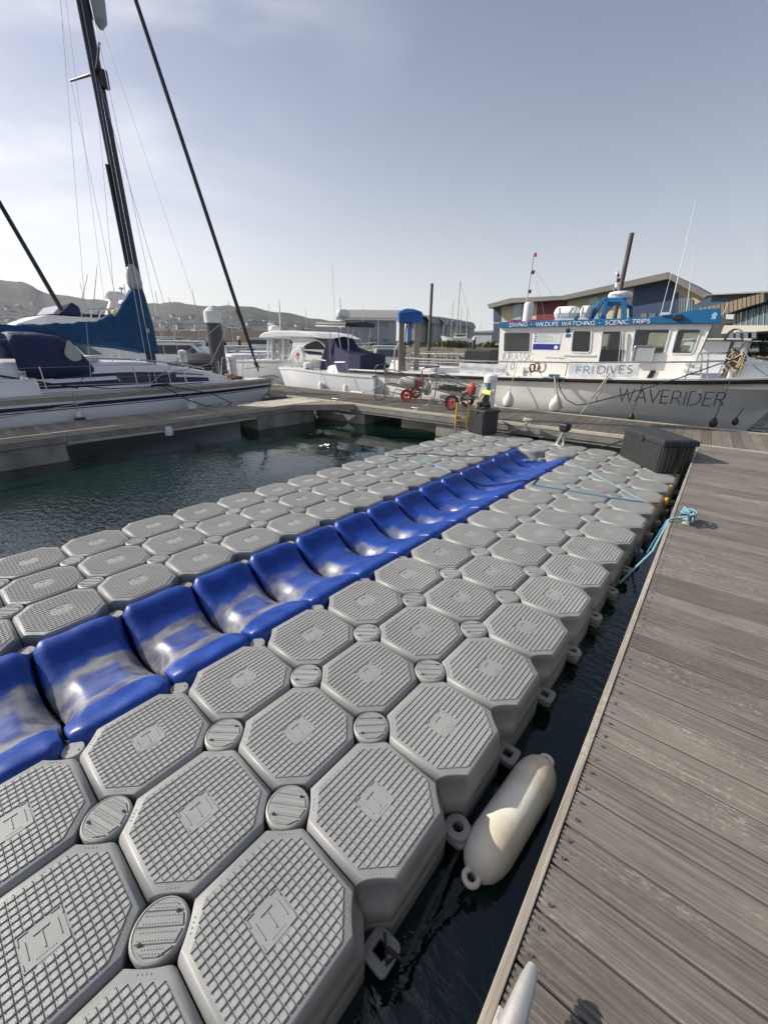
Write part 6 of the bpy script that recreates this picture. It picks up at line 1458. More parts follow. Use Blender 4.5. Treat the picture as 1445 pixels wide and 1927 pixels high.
for px in (505, 512, 533):
    mb = MB(); mb.cyl(kfoc(px, 680, .2), kfoc(px, 634, .2), .05, 8); mb.build('hardtop_post', M['white2'], ck)
for i, (xa, xb) in enumerate(((504, 511), (516, 524), (527, 538))):
    mb = MB(); a = pk.uv(xa, 678); b = pk.uv(xb, 637); rs = [[k3(lerp(a[0], b[0], j/5)+.0, v, -.25+.04*(j % 2)) for j in range(6)] for v in (a[1], b[1])]; mb.loft(rs, False, False); mb.build('clear_curtain', M['vinyl'], ck)
c = kfoc(516, 619, 1.2); mb = MB(); mb.lathe([(.001, -.1), (.22, -.1), (.25, -.02), (.2, .1), (.1, .15), (.001, .16)], c, 18); mb.build('radar_dome', M['white'], ck, smooth=35)
mb = MB(); mb.cyl(kfoc(527, 622, 1.2), kfoc(525, 562, 1.2), .016, 6); mb.tube([kfoc(505, 622, .6), kfoc(504, 612, .6), kfoc(508, 607, .6), kfoc(511, 612, .6), kfoc(509, 622, .6)], .012, 6); mb.build('aerial', M['white'], ck, kind='stuff')
mb = MB(); mb.box((-4.0, -1.1, 1.1), (-2.2, 1.1, 1.5), kM); mb.build('cockpit_seats', M['white2'], ck, bevel=.06)
c = pk.uv(570, 668); o = thing('lifebuoy', 'round white lifebuoy cover with a red emblem on the cabin cruiser side', 'lifebuoy', Matrix.Translation(k3(c[0], c[1], .25)))
mb = MB(); cc_ = k3(c[0], c[1], .22); mb.lathe([(.001, -.06), (.24, -.06), (.27, -.03), (.27, .03), (.24, .06), (.001, .06)], cc_, 26, axis=-pk.n); mb.build('cover', M['white'], o, smooth=35)
mb = MB()
def em(x, y): return k3(c[0]+x, c[1]+y, .285)
mb.poly([em(x, y) for x, y in ((-.02, -.14), (.02, -.14), (.02, .02), (-.02, .02))]); mb.poly([em(x, y) for x, y in ((-.09, 0), (0, .12), (.09, 0), (.05, -.02), (0, .04), (-.05, -.02))]); mb.build('emblem', M['red'], o, recalc=False)

# pedestals on the walkway
def pedestal(px, py, h, lab, r_=.15, z=ZD):
    p = Pz(px, py, ZD); q = Wm.inverted() @ p; Mx = T(p.x, p.y, ZD, WA); o = thing('power_pedestal', lab, 'power pedestal', Mx)
    mb = MB(Mx); mb.lathe([(.001, .01), (r_, .01), (r_, h*.78), (r_*.97, h*.80), (.001, h*.80)], n=28); mb.build('column', M['white2'], o, smooth=35)
    mb = MB(Mx); mb.lathe([(.001, h*.802), (r_*1.05, h*.805), (r_*1.08, h*.88), (r_*1.04, h*.94), (r_*.8, h*.97), (r_*.4, h*.985), (.001, h)], n=28); mb.build('cap', M['white'], o, smooth=35)
    lc_ = Mx.inverted() @ CAM; ca_ = math.atan2(lc_.y, lc_.x); mb = MB(Mx); n_ = 8; a0 = ca_-R(62); a1 = ca_+R(4)
    rs = [[((r_+.008)*math.cos(lerp(a0, a1, i/n_)), (r_+.008)*math.sin(lerp(a0, a1, i/n_)), zz) for i in range(n_+1)] for zz in (.06, h*.76)]; mb.loft(rs, False, False); s = mb.build('service_door', M['green'], o, smooth=True); md = s.modifiers.new('t', 'SOLIDIFY'); md.thickness = .006
    mb = MB(Mx); an = ca_+R(30); c = ((r_+.02)*math.cos(an), (r_+.02)*math.sin(an), h*.55); mb.cbox(c, (.05, .03, .09)); mb.build('socket', M['white2'], o, bevel=.008)
    mb = MB(Mx); mb.lathe([(.001, 0), (r_*1.15, 0), (r_*1.15, .012), (.001, .014)], n=24); mb.build('base_ring', M['galv'], o)
    return o
pedestal(583, 727, .86, 'green and white service pedestal on the walkway in front of the T-top boat', .17)
pp = Wm @ Vector((-1.75, .95, 0)); 
pedestal(917, 772, .88, 'green and white service pedestal on the walkway behind the small black box', .15)

# trolleys
def trolley(Mx, lab, wheelmat, full, s=1.0):
    o = thing('dock_trolley', lab, 'trolley', Mx)
    fm__ = M['boxgrey'] if full else M['frame_grey']
    # basket: tapered box leaning, handle end to the left (-x)
    def P3(x, y, z): return (x*s, y*s, z*s)
    bt = [P3(-.52, -.27, .72), P3(.50, -.25, .50), P3(.50, .25, .50), P3(-.52, .27, .72)]; bb_ = [P3(-.50, -.22, .40), P3(.48, -.2, .26), P3(.48, .2, .26), P3(-.50, .22, .40)]
    mb = MB(Mx); mb.tube(bt, .012*s, 6, closed=True); mb.build('basket_rim', M['frame_grey'], o, kind=None)
    mb = MB(Mx); mb.tube(bb_, .010*s, 6, closed=True); mb.build('basket_base_rim', M['frame_grey'], o)
    mb = MB(Mx)
    def quadmesh(a, b, c, d, n1, n2):
        a, b, c, d = map(Vector, (a, b, c, d))
        for i in range(1, n1): mb.tube([a.lerp(b, i/n1), d.lerp(c, i/n1)], .0035*s, 4, False)
        for j in range(1, n2): mb.tube([a.lerp(d, j/n2), b.lerp(c, j/n2)], .0035*s, 4, False)
    for k in range(4): 
        l_ = (k % 2 == 0); quadmesh(bt[k], bt[(k+1) % 4], bb_[(k+1) % 4], bb_[k], 18 if l_ else 9, 6)
    quadmesh(bb_[0], bb_[1], bb_[2], bb_[3], 16, 7); mb.build('wire_mesh', M['frame_grey'], o, kind='stuff')
    for y in (-.30, .30):
        mb = MB(Mx); mb.tube([P3(-.66, y, .86), P3(-.74, y, .80), P3(-.70, y, .4), P3(-.76, y, .08), P3(-.66, y, .0), P3(-.5, y, .05), P3(-.42, y, .24), P3(.1, y, .16), P3(.46, y, .22), P3(.56, y, .45), P3(.56, y, .5)], .014*s, 8); mb.build('side_frame', M['frame_grey'], o, smooth=True)
    mb = MB(Mx); mb.tube([P3(-.66, -.30, .86), P3(-.66, .30, .86)], .016*s, 8); mb.build('handle', M['black'], o, smooth=True)
    mb = MB(Mx); mb.cyl(P3(.12, -.36, .19), P3(.12, .36, .19), .012*s, 8); mb.build('axle', M['frame_grey'], o)
    for y in (-.36, .36):
        c = Vector(P3(.12, y, .17)); w_ = MB(Mx); N2 = 24; rt_ = .17*s*(1 if full else .9)
        w_.lathe([(rt_*.66, -.028), (rt_*.9, -.036), (rt_, -.02), (rt_, .02), (rt_*.9, .036), (rt_*.66, .028), (rt_*.66, -.028)][::1], c, N2, axis=(0, 1, 0), caps=False); wo_ = w_.build('wheel', M['black'] if full else M[wheelmat], o, smooth=35)
        w_ = MB(Mx); w_.lathe([(.001, -.03), (.03, -.03), (.03, .03), (.001, .03)], c, 12, axis=(0, 1, 0)); 
        for k in range(5):
            t = 2*math.pi*k/5; dv_ = Vector((math.cos(t), 0, math.sin(t))); w_.cyl(c+dv_*.02, c+dv_*rt_*.7, .016, 6)
        w_.tube([c+Vector((rt_*.64*math.cos(t), 0, rt_*.64*math.sin(t))) for t in [2*math.pi*k/20 for k in range(20)]], .02, 6, closed=True); w_.build('rim', M['red'], wo_, smooth=35)
    return o
p = Pz(752, 752, ZD); t1 = T(p.x+.25, p.y+.0, ZD, WA+.25)
trolley(t1, 'wire basket dock trolley with red wheels holding a white bag, left of the other trolley', 'red', False, 1.12)
p = Pz(865, 770, ZD); t2 = T(p.x-.22, p.y+.1, ZD, WA-.05)
trolley(t2, 'wire basket dock trolley with black tyres, loaded with dark rope and a red can', 'red', True, 1.12)
pts = [t2 @ Vector((rd.uniform(-.45, .3), rd.uniform(-.18, .18), .42+rd.uniform(0, .12))) for _ in range(80)]
rope(pts, .012, 'rope_d', 'tangle of black rope lying in the right trolley basket', 5)
mb = MB(t2); mb.loft([[(x*k+.44, y*k, z) for x, y in rpoly([(-.12, -.14), (.12, -.14), (.12, .14), (-.12, .14)], .05)] for k, z in ((.6, .36), (.75, .42), (.75, .54), (.45, .62), (.22, .65))]); tag(mb.build('fuel_can', M['orange'], smooth=35), 'orange red can standing in the right end of the right trolley', 'can')
mb = MB(t1); mb.loft([[(x*k+.05, y*k, z) for x, y in rpoly([(-.3, -.19), (.3, -.19), (.3, .19), (-.3, .19)], .08)] for k, z in ((.7, .40), (.85, .46), (.8, .58), (.6, .64), (.25, .66))]); tag(mb.build('white_sack', M['fenderw'], smooth=35), 'white sack lying in the left trolley basket', 'sack')
mb = MB(t1); mb.cbox((.34, 0, .50), (.24, .28, .2)); tag(mb.build('red_box', M['red'], bevel=.03), 'red box in the right end of the left trolley', 'box')
# white oar / boathook lying to the water
rope([Pz(700, 733, .35), Pz(745, 712, .55)], .03, 'fenderw', 'white pole slanting from the fender strip up to the left trolley', 8, 'pole', 'pole')

# timber hoist with a blue tarpaulin hood
hA = Pd(754, 690, 13.2); hB = Pd(783, 688, 13.2); hA.z = ZW; hB.z = ZW
hd = (hB-hA); hd.z = 0; hL = hd.length; hM = T(hA.x, hA.y, ZW, math.atan2(hd.y, hd.x)); ho = thing('pile_hoist', 'two grey timber posts topped by a blue tarpaulin, left of the workboat', 'hoist', hM)
tz = Pd(750, 600, 13.2).z-ZW
for x in (0, hL):
    mb = MB(hM); mb.box((x-.085, -.085, -.5), (x+.085, .085, tz)); mb.build('post', M['plank2'], ho, bevel=.02)
    mb = MB(hM); mb.tube([(x-.20, -.1, .8), (x-.18, -.1, tz*.35), (x-.22, -.1, tz*.6), (x-.2, -.1, tz*.68), (x-.08, -.1, tz*.74)], .022, 8); mb.build('pipe', M['galv'], ho, smooth=True)
mb = MB(hM); mb.loft([[(x, y, z+.03*math.sin(x*9+y*5)) for x, y in rpoly([(hL/2-(hL/2+.13)*k, -.22*k), (hL/2+(hL/2+.13)*k, -.22*k), (hL/2+(hL/2+.13)*k, .22*k), (hL/2-(hL/2+.13)*k, .22*k)], .06)] for k, z in ((1.0, tz-.10), (.97, tz+.0), (1.0, tz+.15), (.85, tz+.21), (.4, tz+.24))]); mb.build('tarpaulin', mat('bright_blue_tarp', (.008, .10, .36), .6, var=.3, vscale=3, bump=.8, bscale=5), ho, smooth=40)
mb = MB(hM); mb.tube([(.16, -.12, tz-.1), (.12, -.14, tz-.4), (.10, -.14, tz-1.2), (.16, -.14, .3)], .022, 8); mb.build('hose', M['black'], ho, smooth=True)
# ------------------------------------------------------------------ land behind the marina
def gpt(px, dist, z): p = Pd(px, 645, dist); return Vector((p.x, p.y, z))
toe = [(-900, 190), (-300, 175), (0, 160), (200, 150), (420, 130), (560, 100), (640, 72), (720, 62), (800, 58), (930, 55), (1050, 50), (1200, 45), (1340, 40), (1445, 36), (1700, 30), (2300, 24)]
mb = MB(); r0 = [gpt(p, d, ZW-1.2) for p, d in toe]; r1 = [gpt(p, d+1.2, ZW+.1) for p, d in toe]; r2__ = [gpt(p, d+5, 1.15) for p, d in toe]; r3__ = [gpt(p, d+9, 1.35) for p, d in toe]
mb.loft([r0, r1, r2__, r3__], False, False); mb.build('shore_bank', mat('bank_earth', (.16, .14, .10), .95, c2=(.07, .07, .04), vscale=.6, world_co=True), kind='structure', smooth='all')
mb = MB(); r4 = [gpt(p, d+320, 1.4) for p, d in toe]; mb.loft([[p+Vector((0, 0, -.02)) for p in r3__], r4], False, False)
mb.build('quay_ground', mat('quay_tarmac', (.11, .11, .10), .9, var=.3, vscale=.2, world_co=True), kind='structure')
rd = random.Random(11); mb = MB()
ico = []
bm = bmesh.new(); bmesh.ops.create_icosphere(bm, subdivisions=1, radius=1); iv = [v.co.copy() for v in bm.verts]; iff = [[v.index for v in f.verts] for f in bm.faces]; bm.free()
def rock(c, r):
    rot = Matrix.Rotation(rd.uniform(0, 6), 3, Vector((rd.uniform(-1, 1), rd.uniform(-1, 1), rd.uniform(-1, 1))).normalized()); sc = Vector((rd.uniform(.7, 1.3), rd.uniform(.6, 1.1), rd.uniform(.5, .85)))
    b = len(mb.v); 
    for v in iv: q = rot @ Vector((v.x*sc.x, v.y*sc.y, v.z*sc.z)); mb.v.append(c+q*r*rd.uniform(.82, 1.12))
    mb.f += [tuple(b+i for i in f) for f in iff]
def toed(px): return interp(toe, px)
for i in range(4200):
    px = rd.uniform(380, 1560); u = rd.random(); d = toed(px)
    big = .33 if px < 950 else .42
    rock(gpt(px, d+.6+u*5.4, ZW-.05+u*1.42), rd.uniform(.55, 1.15)*big)
for i in range(350):
    px = rd.uniform(-200, 420); u = rd.random(); rock(gpt(px, toed(px)+u*5, ZW+u*1.2), rd.uniform(.5, 1.2)*.9)
mb.build('rock_armour', M['rock'], kind='stuff')
# scrub along the top of the bank
mb = MB()
for i in range(5200):
    px = rd.uniform(380, 1560); d = toed(px)+rd.uniform(4.6, 9); hgt = rd.uniform(.15, .5)*(1.7 if 770 < px < 930 or px > 1385 else .7)*(.6+.7*abs(math.sin(px*.035)))
    c = gpt(px, d, 1.2); a = rd.uniform(0, 6.28); w = rd.uniform(.08, .22); dx = Vector((math.cos(a)*w, math.sin(a)*w, 0)); b = len(mb.v)
    lean = Vector((rd.uniform(-.15, .15), rd.uniform(-.15, .15), hgt)); mb.v += [c-dx, c+dx, c+dx*.9+lean*.75, c+lean, c-dx*.9+lean*.7]; mb.f.append((b, b+1, b+2, b+3, b+4))
mb.build('bank_scrub', mat('scrub_leaves', (.11, .13, .05), .9, var=.6, vscale=1.2, world_co=True), kind='stuff', recalc=False)

# ------------------------------------------------------------------ grey warehouse with a shallow curved roof
def facade(pxa, da, pxb, db): A = Pd(pxa, 645, da); B = Pd(pxb, 645, db); return Plane((A.x, A.y), (B.x, B.y))
wall_grey = mat('profiled_grey_cladding', (.34, .365, .40), .55, var=.08, vscale=.6); roof_tan = mat('tan_sheet_roof', (.30, .285, .26), .5, var=.08, vscale=.4)
def fpoly(pl, pts, off=0): return [pl.P(x, y, off) for x, y in pts]
w1 = facade(641, 90, 747, 90)
wh = thing('warehouse', 'long grey warehouse with a shallow curved tan roof and strip windows beyond the rock bank', 'warehouse', w1.M(1.2))
u0 = w1.uv(642, 610)[0]; u1 = w1.uv(746, 610)[0]; ze = w1.uv(742, 602)[1]; L_ = u1-u0
mb = MB(w1.M(0)); mb.box((u0, 0, 1.0), (u1, 9, ze)); mb.build('wall', wall_grey, wh)
n_ = 14
for i in range(n_):
    mb = MB(w1.M(0)); mb.box((u0+L_*i/n_+.05, -.10, 1.2), (u0+L_*(i+1)/n_-.05, -.005, ze-.05)); mb.build('cladding_panel', wall_grey, wh)
mb = MB(w1.M(0)); zt = w1.uv(742, 587)[1]; ua_ = w1.uv(660, 587)[0]; rs = []
for k in range(9):
    t = k/8; q = math.sin(t*math.pi/2); y = -.9+t*10; z = ze+.05+(zt-ze+.55)*q; rs.append([(lerp(u0-.9, ua_+.4, t**1.5), y, z), (u1+.9, y, z), (u1+.9, y, z+.35), (lerp(u0-.9, ua_+.4, t**1.5), y, z+.35)])
mb.loft(rs); mb.build('roof', roof_tan, wh, smooth=30)
mb = MB(w1.M(0)); mb.box((u0-.95, -1.05, ze-.12), (u1+.95, -.9, ze+.28)); mb.build('gutter', M['white2'], wh)
for q in (((643, 605.5), (652, 614)), ((664, 605.5), (670, 614.5)), ((671, 605.5), (677, 614.5)), ((678, 605.5), (685, 614.5)), ((697, 606), (707, 614.5)), ((708, 606), (718, 614.5)), ((719, 606), (730, 614.5)), ((697, 637), (708, 643)), ((720, 637), (731, 643))):
    a = w1.uv(*q[0]); b = w1.uv(*q[1]); window(wh, lambda u, v, w=0: w1.A+w1.d*u-w1.n*(w+.11)+Vector((0, 0, v)), [(a[0], b[1]), (b[0], b[1]), (b[0], a[1]), (a[0], a[1])], .02, .08, .06, frame='txtgrey', glass='glass2')
doorcol = [mat('blue_door', (.015, .09, .30), .5), mat('navy_door', (.01, .05, .13), .5), mat('dark_red_door', (.33, .02, .03), .5), mat('mustard_door', (.55, .42, .03), .5), mat('green_door', (.05, .12, .09), .5)]
archroof = mat('verdigris_sheet_roof', (.20, .25, .24), .5, var=.1, vscale=.5)
for i, (pxl, pxr, yt, ys, dd, dl, dr, m_, lab) in enumerate(((757, 783, 592, 607, 84, 757, 764, 0, 'barrel roofed shed with a blue door right of the grey warehouse'), (786, 809, 592, 607, 87, 786, 794, 1, 'barrel roofed shed with a dark navy door, left of the brown pole'), (812, 835, 595, 610, 92, 816, 825, 2, 'barrel roofed shed with a red door'), (837, 857, 599, 612, 98, 834+4, 846, 3, 'barrel roofed shed with a yellow door'), (859, 880, 603, 615, 104, 861, 868, 4, 'barrel roofed shed at the right end of its row, open fronted'))):
    pl = facade(pxl, dd, pxr, dd-1.2); o = thing('boat_shed', lab, 'shed', pl.M(1.2), 'row of barrel roofed sheds')
    a = pl.uv(pxl, ys); b = pl.uv(pxr, ys); t_ = pl.uv((pxl+pxr)/2, yt)[1]; W2 = b[0]-a[0]; cx = (a[0]+b[0])/2; z0 = a[1]
    prof_ = [(a[0]+.25, 1.0)]+[(cx-(W2/2-.25)*math.cos(math.pi*k/10), z0+(t_-z0-.5)*math.sin(math.pi*k/10)) for k in range(11)]+[(b[0]-.25, 1.0)]
    mb = MB(pl.M(0)); mb.prism([(x, 2.6, z) for x, z in prof_], (0, 5, 0)); mb.build('wall', wall_grey, o)
    arc1 = [(cx-(W2/2+.15)*math.cos(math.pi*k/12), z0-.1+(t_-z0+.1)*math.sin(math.pi*k/12)) for k in range(13)]; arc0 = [(cx-(W2/2-.2)*math.cos(math.pi*k/12), z0-.1+(t_-z0-.25)*math.sin(math.pi*k/12)) for k in range(13)]
    mb = MB(pl.M(0)); mb.loft([[(x, y, z) for x, z in arc1+arc0[::-1]] for y in (0, 7)]); mb.build('roof', archroof, o, smooth=30)
    da = pl.uv(dl, 640)[0]; db = pl.uv(dr, 640)[0]; mb = MB(pl.M(0)); mb.box((da, 2.45, 1.1), (db, 2.59, z0-.3)); mb.build('door', doorcol[m_], o)
    for k in range(3):
        xx = lerp(db+.2, b[0]-.5, k/3); mb = MB(pl.M(0)); mb.box((xx, 2.5, 1.2), (xx+(b[0]-.5-db)/3-.12, 2.59, z0)); mb.build('cladding_panel', wall_grey, o)
    mb = MB(pl.M(0)); mb.loft([[(x, y, z) for x, z in arc1+[(cx+(x-cx)*.93, z-.22) for x, z in arc1[::-1]]] for y in (-.25, -.02)]); mb.build('arch_rim', M['txtgrey'], o)
    mb = MB(pl.M(0)); mb.poly([(cx+(x-cx)*.82, 2.55, z0+(z-z0)*.8-.1) for x, z in arc1]); mb.build('fanlight', M['glass2'], o, recalc=False)
    for xx in (a[0]+.1, b[0]-.1): mb = MB(pl.M(0)); mb.box((xx-.18, -.1, 1.), (xx+.18, .3, z0-.05)); mb.build('canopy_post', M['white2'], o)
pl = facade(885, 120, 925, 116); o = thing('low_store', 'low grey store building seen between the last barrel roofed shed and the big building', 'building', pl.M(1.2))
a = pl.uv(885, 626); b = pl.uv(926, 626); mb = MB(pl.M(0)); mb.box((a[0], 0, 1), (b[0], 15, a[1])); mb.build('wall', wall_grey, o); mb = MB(pl.M(0)); mb.prism([(a[0]-.5, -.5, a[1]+.01), (b[0]+.5, -.5, a[1]+.01), (b[0]+.5, -.5, a[1]+.6), (a[0]+1, -.5, a[1]+.4)], (0, 16, 0)); mb.build('roof', archroof, o)

# ------------------------------------------------------------------ big multi-coloured gabled building
cream = mat('cream_render', (.50, .45, .33), .8, var=.06, vscale=.3); maroon = mat('maroon_panel', (.16, .012, .022), .6, var=.1, vscale=.4); bluep = mat('slate_blue_panel', (.022, .055, .12), .6, var=.12, vscale=.4); navyp = mat('dark_blue_panel', (.02, .045, .09), .5)
lglass = mat('light_blue_glass', (.22, .33, .38), .1, spec=.8); fascia = mat('grey_soffit', (.17, .165, .15), .6, var=.1, vscale=.3)
b1_ = facade(927, 70, 1338, 50)
bb1 = thing('gabled_building', 'large building with folded grey roofs and cream, maroon and blue wall panels behind the workboat', 'building', b1_.M(1.2))
def fslab(pl, pts, off, th, m, name, par):      # polygon on the facade plane, off = metres in front, th = thickness backwards
    mb = MB(); f = fpoly(pl, pts); f = [p-pl.n*off for p in f]; mb.prism(f, pl.n*th); return mb.build(name, m, par)
GY = 652
fslab(b1_, [(929, GY), (929, 578), (1068, 562), (1068, GY)], 0, 14, cream, 'wall', bb1)
fslab(b1_, [(1069, GY), (1069, 562), (1264, 520), (1330, 556), (1330, GY)], 0, 14, cream, 'wall', bb1)
fslab(b1_, [(927, 573.5), (970, 562), (1068, 557.5), (1068, 565), (970, 571), (929, 581)], 1.6, 17, fascia, 'roof', bb1)
fslab(b1_, [(1069, 557.5), (1264, 514.5), (1264, 527), (1069, 566)], 1.8, 18, fascia, 'roof', bb1)
fslab(b1_, [(1264.4, 514.5), (1341, 556), (1330, 563), (1264.4, 527)], 1.8, 18, fascia, 'roof', bb1)
for pts, m_, nm in ((((929, 605), (929, 579), (942, 577), (942, 604)), navyp, 'blue_panel'), (((966, 605), (967, 571), (982, 570), (981, 604)), lglass, 'window'), (((1009, 605), (1012, 568), (1067, 565.5), (1066, 604)), maroon, 'maroon_panel'),
                     (((1108, 600), (1110, 557), (1127, 553), (1126, 600)), lglass, 'window'), (((1184, 604), (1195, 537), (1268, 526), (1268, 604)), bluep, 'blue_panel'), (((1142, 605), (1150, 555), (1170, 552), (1168, 605)), cream, 'cream_panel'), (((1269, 604), (1270, 552), (1276, 549), (1276, 604)), bluep, 'blue_column')):
    fslab(b1_, pts, .12, .10, m_, nm, bb1)
fslab(b1_, [(1277, 590), (1278, 555), (1303, 562), (1303, 590)], .10, .08, M['glass2'], 'glazing', bb1)
for k in range(6): x = 1278+k*4.8; fslab(b1_, [(x, 590), (x, 556+k*1.2), (x+.9, 556+k*1.2), (x+.9, 590)], .18, .06, M['txtgrey'], 'mullion', bb1)
fslab(b1_, [(929, 645), (929, 608), (945, 608), (945, 645)], .12, .1, navyp, 'dark_glazing', bb1)
for x in (1206, 1222, 1240): fslab(b1_, [(x, 604), (x, 590), (x+12, 589), (x+12, 604)], .2, .06, M['glass2'], 'window', bb1)
b2_ = facade(1300, 48, 1460, 38)
bb2 = thing('modern_building', 'modern building with dark roof, sweeping timber soffit and glass front at right edge', 'building', b2_.M(1.2))
timber = woodmat('timber_soffit', (.20, .155, .11), (.12, .09, .06), (.24, .19, .14))
fslab(b2_, [(1303, 575), (1340, 556), (1470, 549), (1470, 560), (1385, 575), (1350, 588), (1303, 590)], 0, 10, navyp, 'upper_wall', bb2)
fslab(b2_, [(1338, 556), (1340, 554.5), (1470, 547), (1470, 550)], 1.0, 12, fascia, 'roof', bb2)
for k in range(15):
    t0 = k/15; t1 = (k+1)/15-.006; f = lambda t, e: (lerp(1352, 1470, t), (sint([(0, 580), (.3, 573), (.65, 562), (1, 551)], t) if e == 0 else sint([(0, 585), (.18, 592), (.34, 593), (.7, 579), (1, 568)], t)))
    fslab(b2_, [f(t0, 0), f(t1, 0), f(t1, 1), f(t0, 1)], 2.2-.6*t0, .25, timber, 'soffit_board', bb2)
fslab(b2_, [(1388, 612), (1392, 592), (1470, 569), (1470, 612)], .6, .1, M['glass2'], 'glazing', bb2)
for k in range(7): x = 1394+k*11; fslab(b2_, [(x, 612), (x+1.5, 590-k*3.2), (x+2.6, 590-k*3.2), (x+1, 612)], .7, .05, M['txtgrey'], 'mullion', bb2)
fslab(b2_, [(1372, 628), (1378, 612), (1470, 612), (1470, 622), (1405, 626)], .9, 8, mat('pale_render', (.36, .35, .31), .8), 'lower_wall', bb2)
for x in (1388, 1401, 1416, 1432): fslab(b2_, [(x, 637), (x, 624), (x+9, 624), (x+9, 637)], .95, .08, M['glass2'], 'window', bb2)
fslab(b2_, [(1340, 640), (1345, 600), (1388, 606), (1372, 640)], -.5, 8, M['boxgrey'], 'dark_wall', bb2)  # set-back wall panel in dark grey
for i, (px, d_, top_) in enumerate(((292, 62, 548), (318, 55, 560), (362, 70, 545), (430, 64, 566), (505, 80, 571), (575, 75, 580), (150, 80, 530), (60, 90, 560), (712, 60, 600), (905, 90, 606))):
    t = Pd(px, top_, d_); mb = MB(); mb.tube([(t.x, t.y, ZW), t], .07, 6, r2_=.04); tag(mb.build('yacht_mast', M['galv']), ['bare mast just right of the blue mast cover', 'bare mast left of the big capped pile', 'tall bare mast nearest the left of the capped pile', 'bare mast right of the big capped pile against the hill', 'bare mast left of the cabin cruiser aerial', 'bare mast above the roof of the cabin cruiser', 'bare mast at the hill crest left of the radar', 'bare mast against the hill near the left edge', 'bare mast in front of the long grey warehouse', 'bare mast between the last shed and the gabled building'][i], 'mast')
# hedge
mb = MB()
for i in range(2200):
    px = rd.uniform(1384, 1520); d = 36+rd.uniform(-.5, .5)-(px-1384)*.03; c = gpt(px, d+6, 1.2+rd.random()*.95); a = rd.uniform(0, 6.3); w = .12; b = len(mb.v); dx = Vector((math.cos(a)*w, math.sin(a)*w, rd.uniform(-.05, .05)))
    mb.v += [c-dx, c+dx, c+Vector((0, 0, .16))]; mb.f.append((b, b+1, b+2))
tag(mb.build('hedge', mat('hedge_leaves', (.035, .055, .02), .9, var=.5, vscale=2, world_co=True), recalc=False), 'dark clipped hedge on the bank below the modern building at the right edge', 'hedge')

# ------------------------------------------------------------------ piles, masts, boats ashore and afloat
def pile(px_t, py_t, px_b, d, r_, m, lab, cap=None, nm='mooring_pile', sink=ZW-1):
    t = Pd(px_t, py_t, d); 
    o = thing(nm, lab, 'pile', Matrix.Translation((t.x, t.y, ZW)))
    mb = MB(); mb.cyl((t.x, t.y, sink), (t.x, t.y, t.z-(cap or 0)), r_, 24); mb.build('shaft', m, o, smooth=35)
    if cap:
        mb = MB(); mb.lathe([(.001, -cap+.002), (r_*1.09, -cap+.002), (r_*1.09, -cap*.36), (r_*.5, -cap*.12), (.001, 0)], (t.x, t.y, t.z), 24); mb.build('cap', M['white2'], o, smooth=30)
    return o
hdpe = mat('dark_plastic_sleeve', (.055, .06, .07), .45, var=.15, vscale=2)
pile(397, 574, 410, 12.6, .235, hdpe, 'thick dark sleeved pile with a white conical cap behind the sailing yacht bow', .50)
rust = mat('brown_steel_pile', (.12, .10, .085), .7, var=.3, vscale=2)
pile(813, 533, 808, 42, .15, rust, 'tall thin brown pile standing in front of the barrel roofed sheds')
pile(1189, 438, 1165, 24, .13, rust, 'tall brown pile rising behind the radar arch of the workboat')
pile(449, 632, 449, 42, .16, hdpe, 'small dark pile with white cap far behind the sailing yacht pulpit', .35)
pile(893, 632, 893, 44, .19, hdpe, 'dark pile with a white cap in front of the scrub left of the workboat cabin', .4)
for i, (px, y0, y1, d) in enumerate(((853, 565, 636, 80), (869, 580, 630, 82), (880, 580, 636, 84), (640, 560, 640, 60), (525, 563, 640, 70))):
    t = Pd(px, y0, d); mb = MB(); mb.tube([(t.x, t.y, 1.2 if i < 3 else ZW), t], .10 if i < 3 else .05, 6, r2_=.06)
    tag(mb.build('yacht_mast', M['galv']), ['tall bare mast left of the yacht stored ashore', 'shorter bare mast right of the yacht stored ashore', 'thick grey mast beside the last barrel roofed shed', 'thin aerial mast rising left of the grey warehouse', 'thin mast against the hills above the cabin cruiser'][i], 'mast')
# yacht stored ashore
p = gpt(861, 76, 1.2); ash, aM = craft('stored_yacht', 'cream sailing yacht propped ashore in front of the barrel roofed sheds', (p.x, p.y), YAW*-1+2.9, 6.4, 2.1, .8, cabin=(-1.6, .8, 1.5, .65, .3, .1), rail=False, cat='sailing boat')
ash.location.z += 1.75+.3
mb = MB(aM); mb.cyl((.3, 0, .9), (.3, 0, 10.2), .07, 8); mb.build('mast', M['galv'], ash); mb = MB(aM); mb.tube([(.3, 0, 10), (3.1, 0, 1.0)], .02, 5); mb.tube([(.3, 0, 10), (-3.1, 0, 1.0)], .02, 5); mb.tube([(.3, -.9, 7.4), (.3, .9, 7.4)], .03, 5); mb.build('rigging', M['galv'], ash, kind='stuff')
mb = MB(aM); mb.box((-1.4, -.12, -1.9), (1.2, .12, -.1)); mb.build('keel', M['red'], ash)
# navy hulled launch
p = gpt(742, 26, 0); craft('fishing_launch', 'small dark hulled launch with a white cabin, seen left of the timber hoist', (p.x, p.y), math.atan2(rt.y, rt.x)+math.pi, 5.6, 2.1, .72, mh='navy', cabin=(-.7, 1.5, 1.4, 1.05, .35, .05), rail=False)
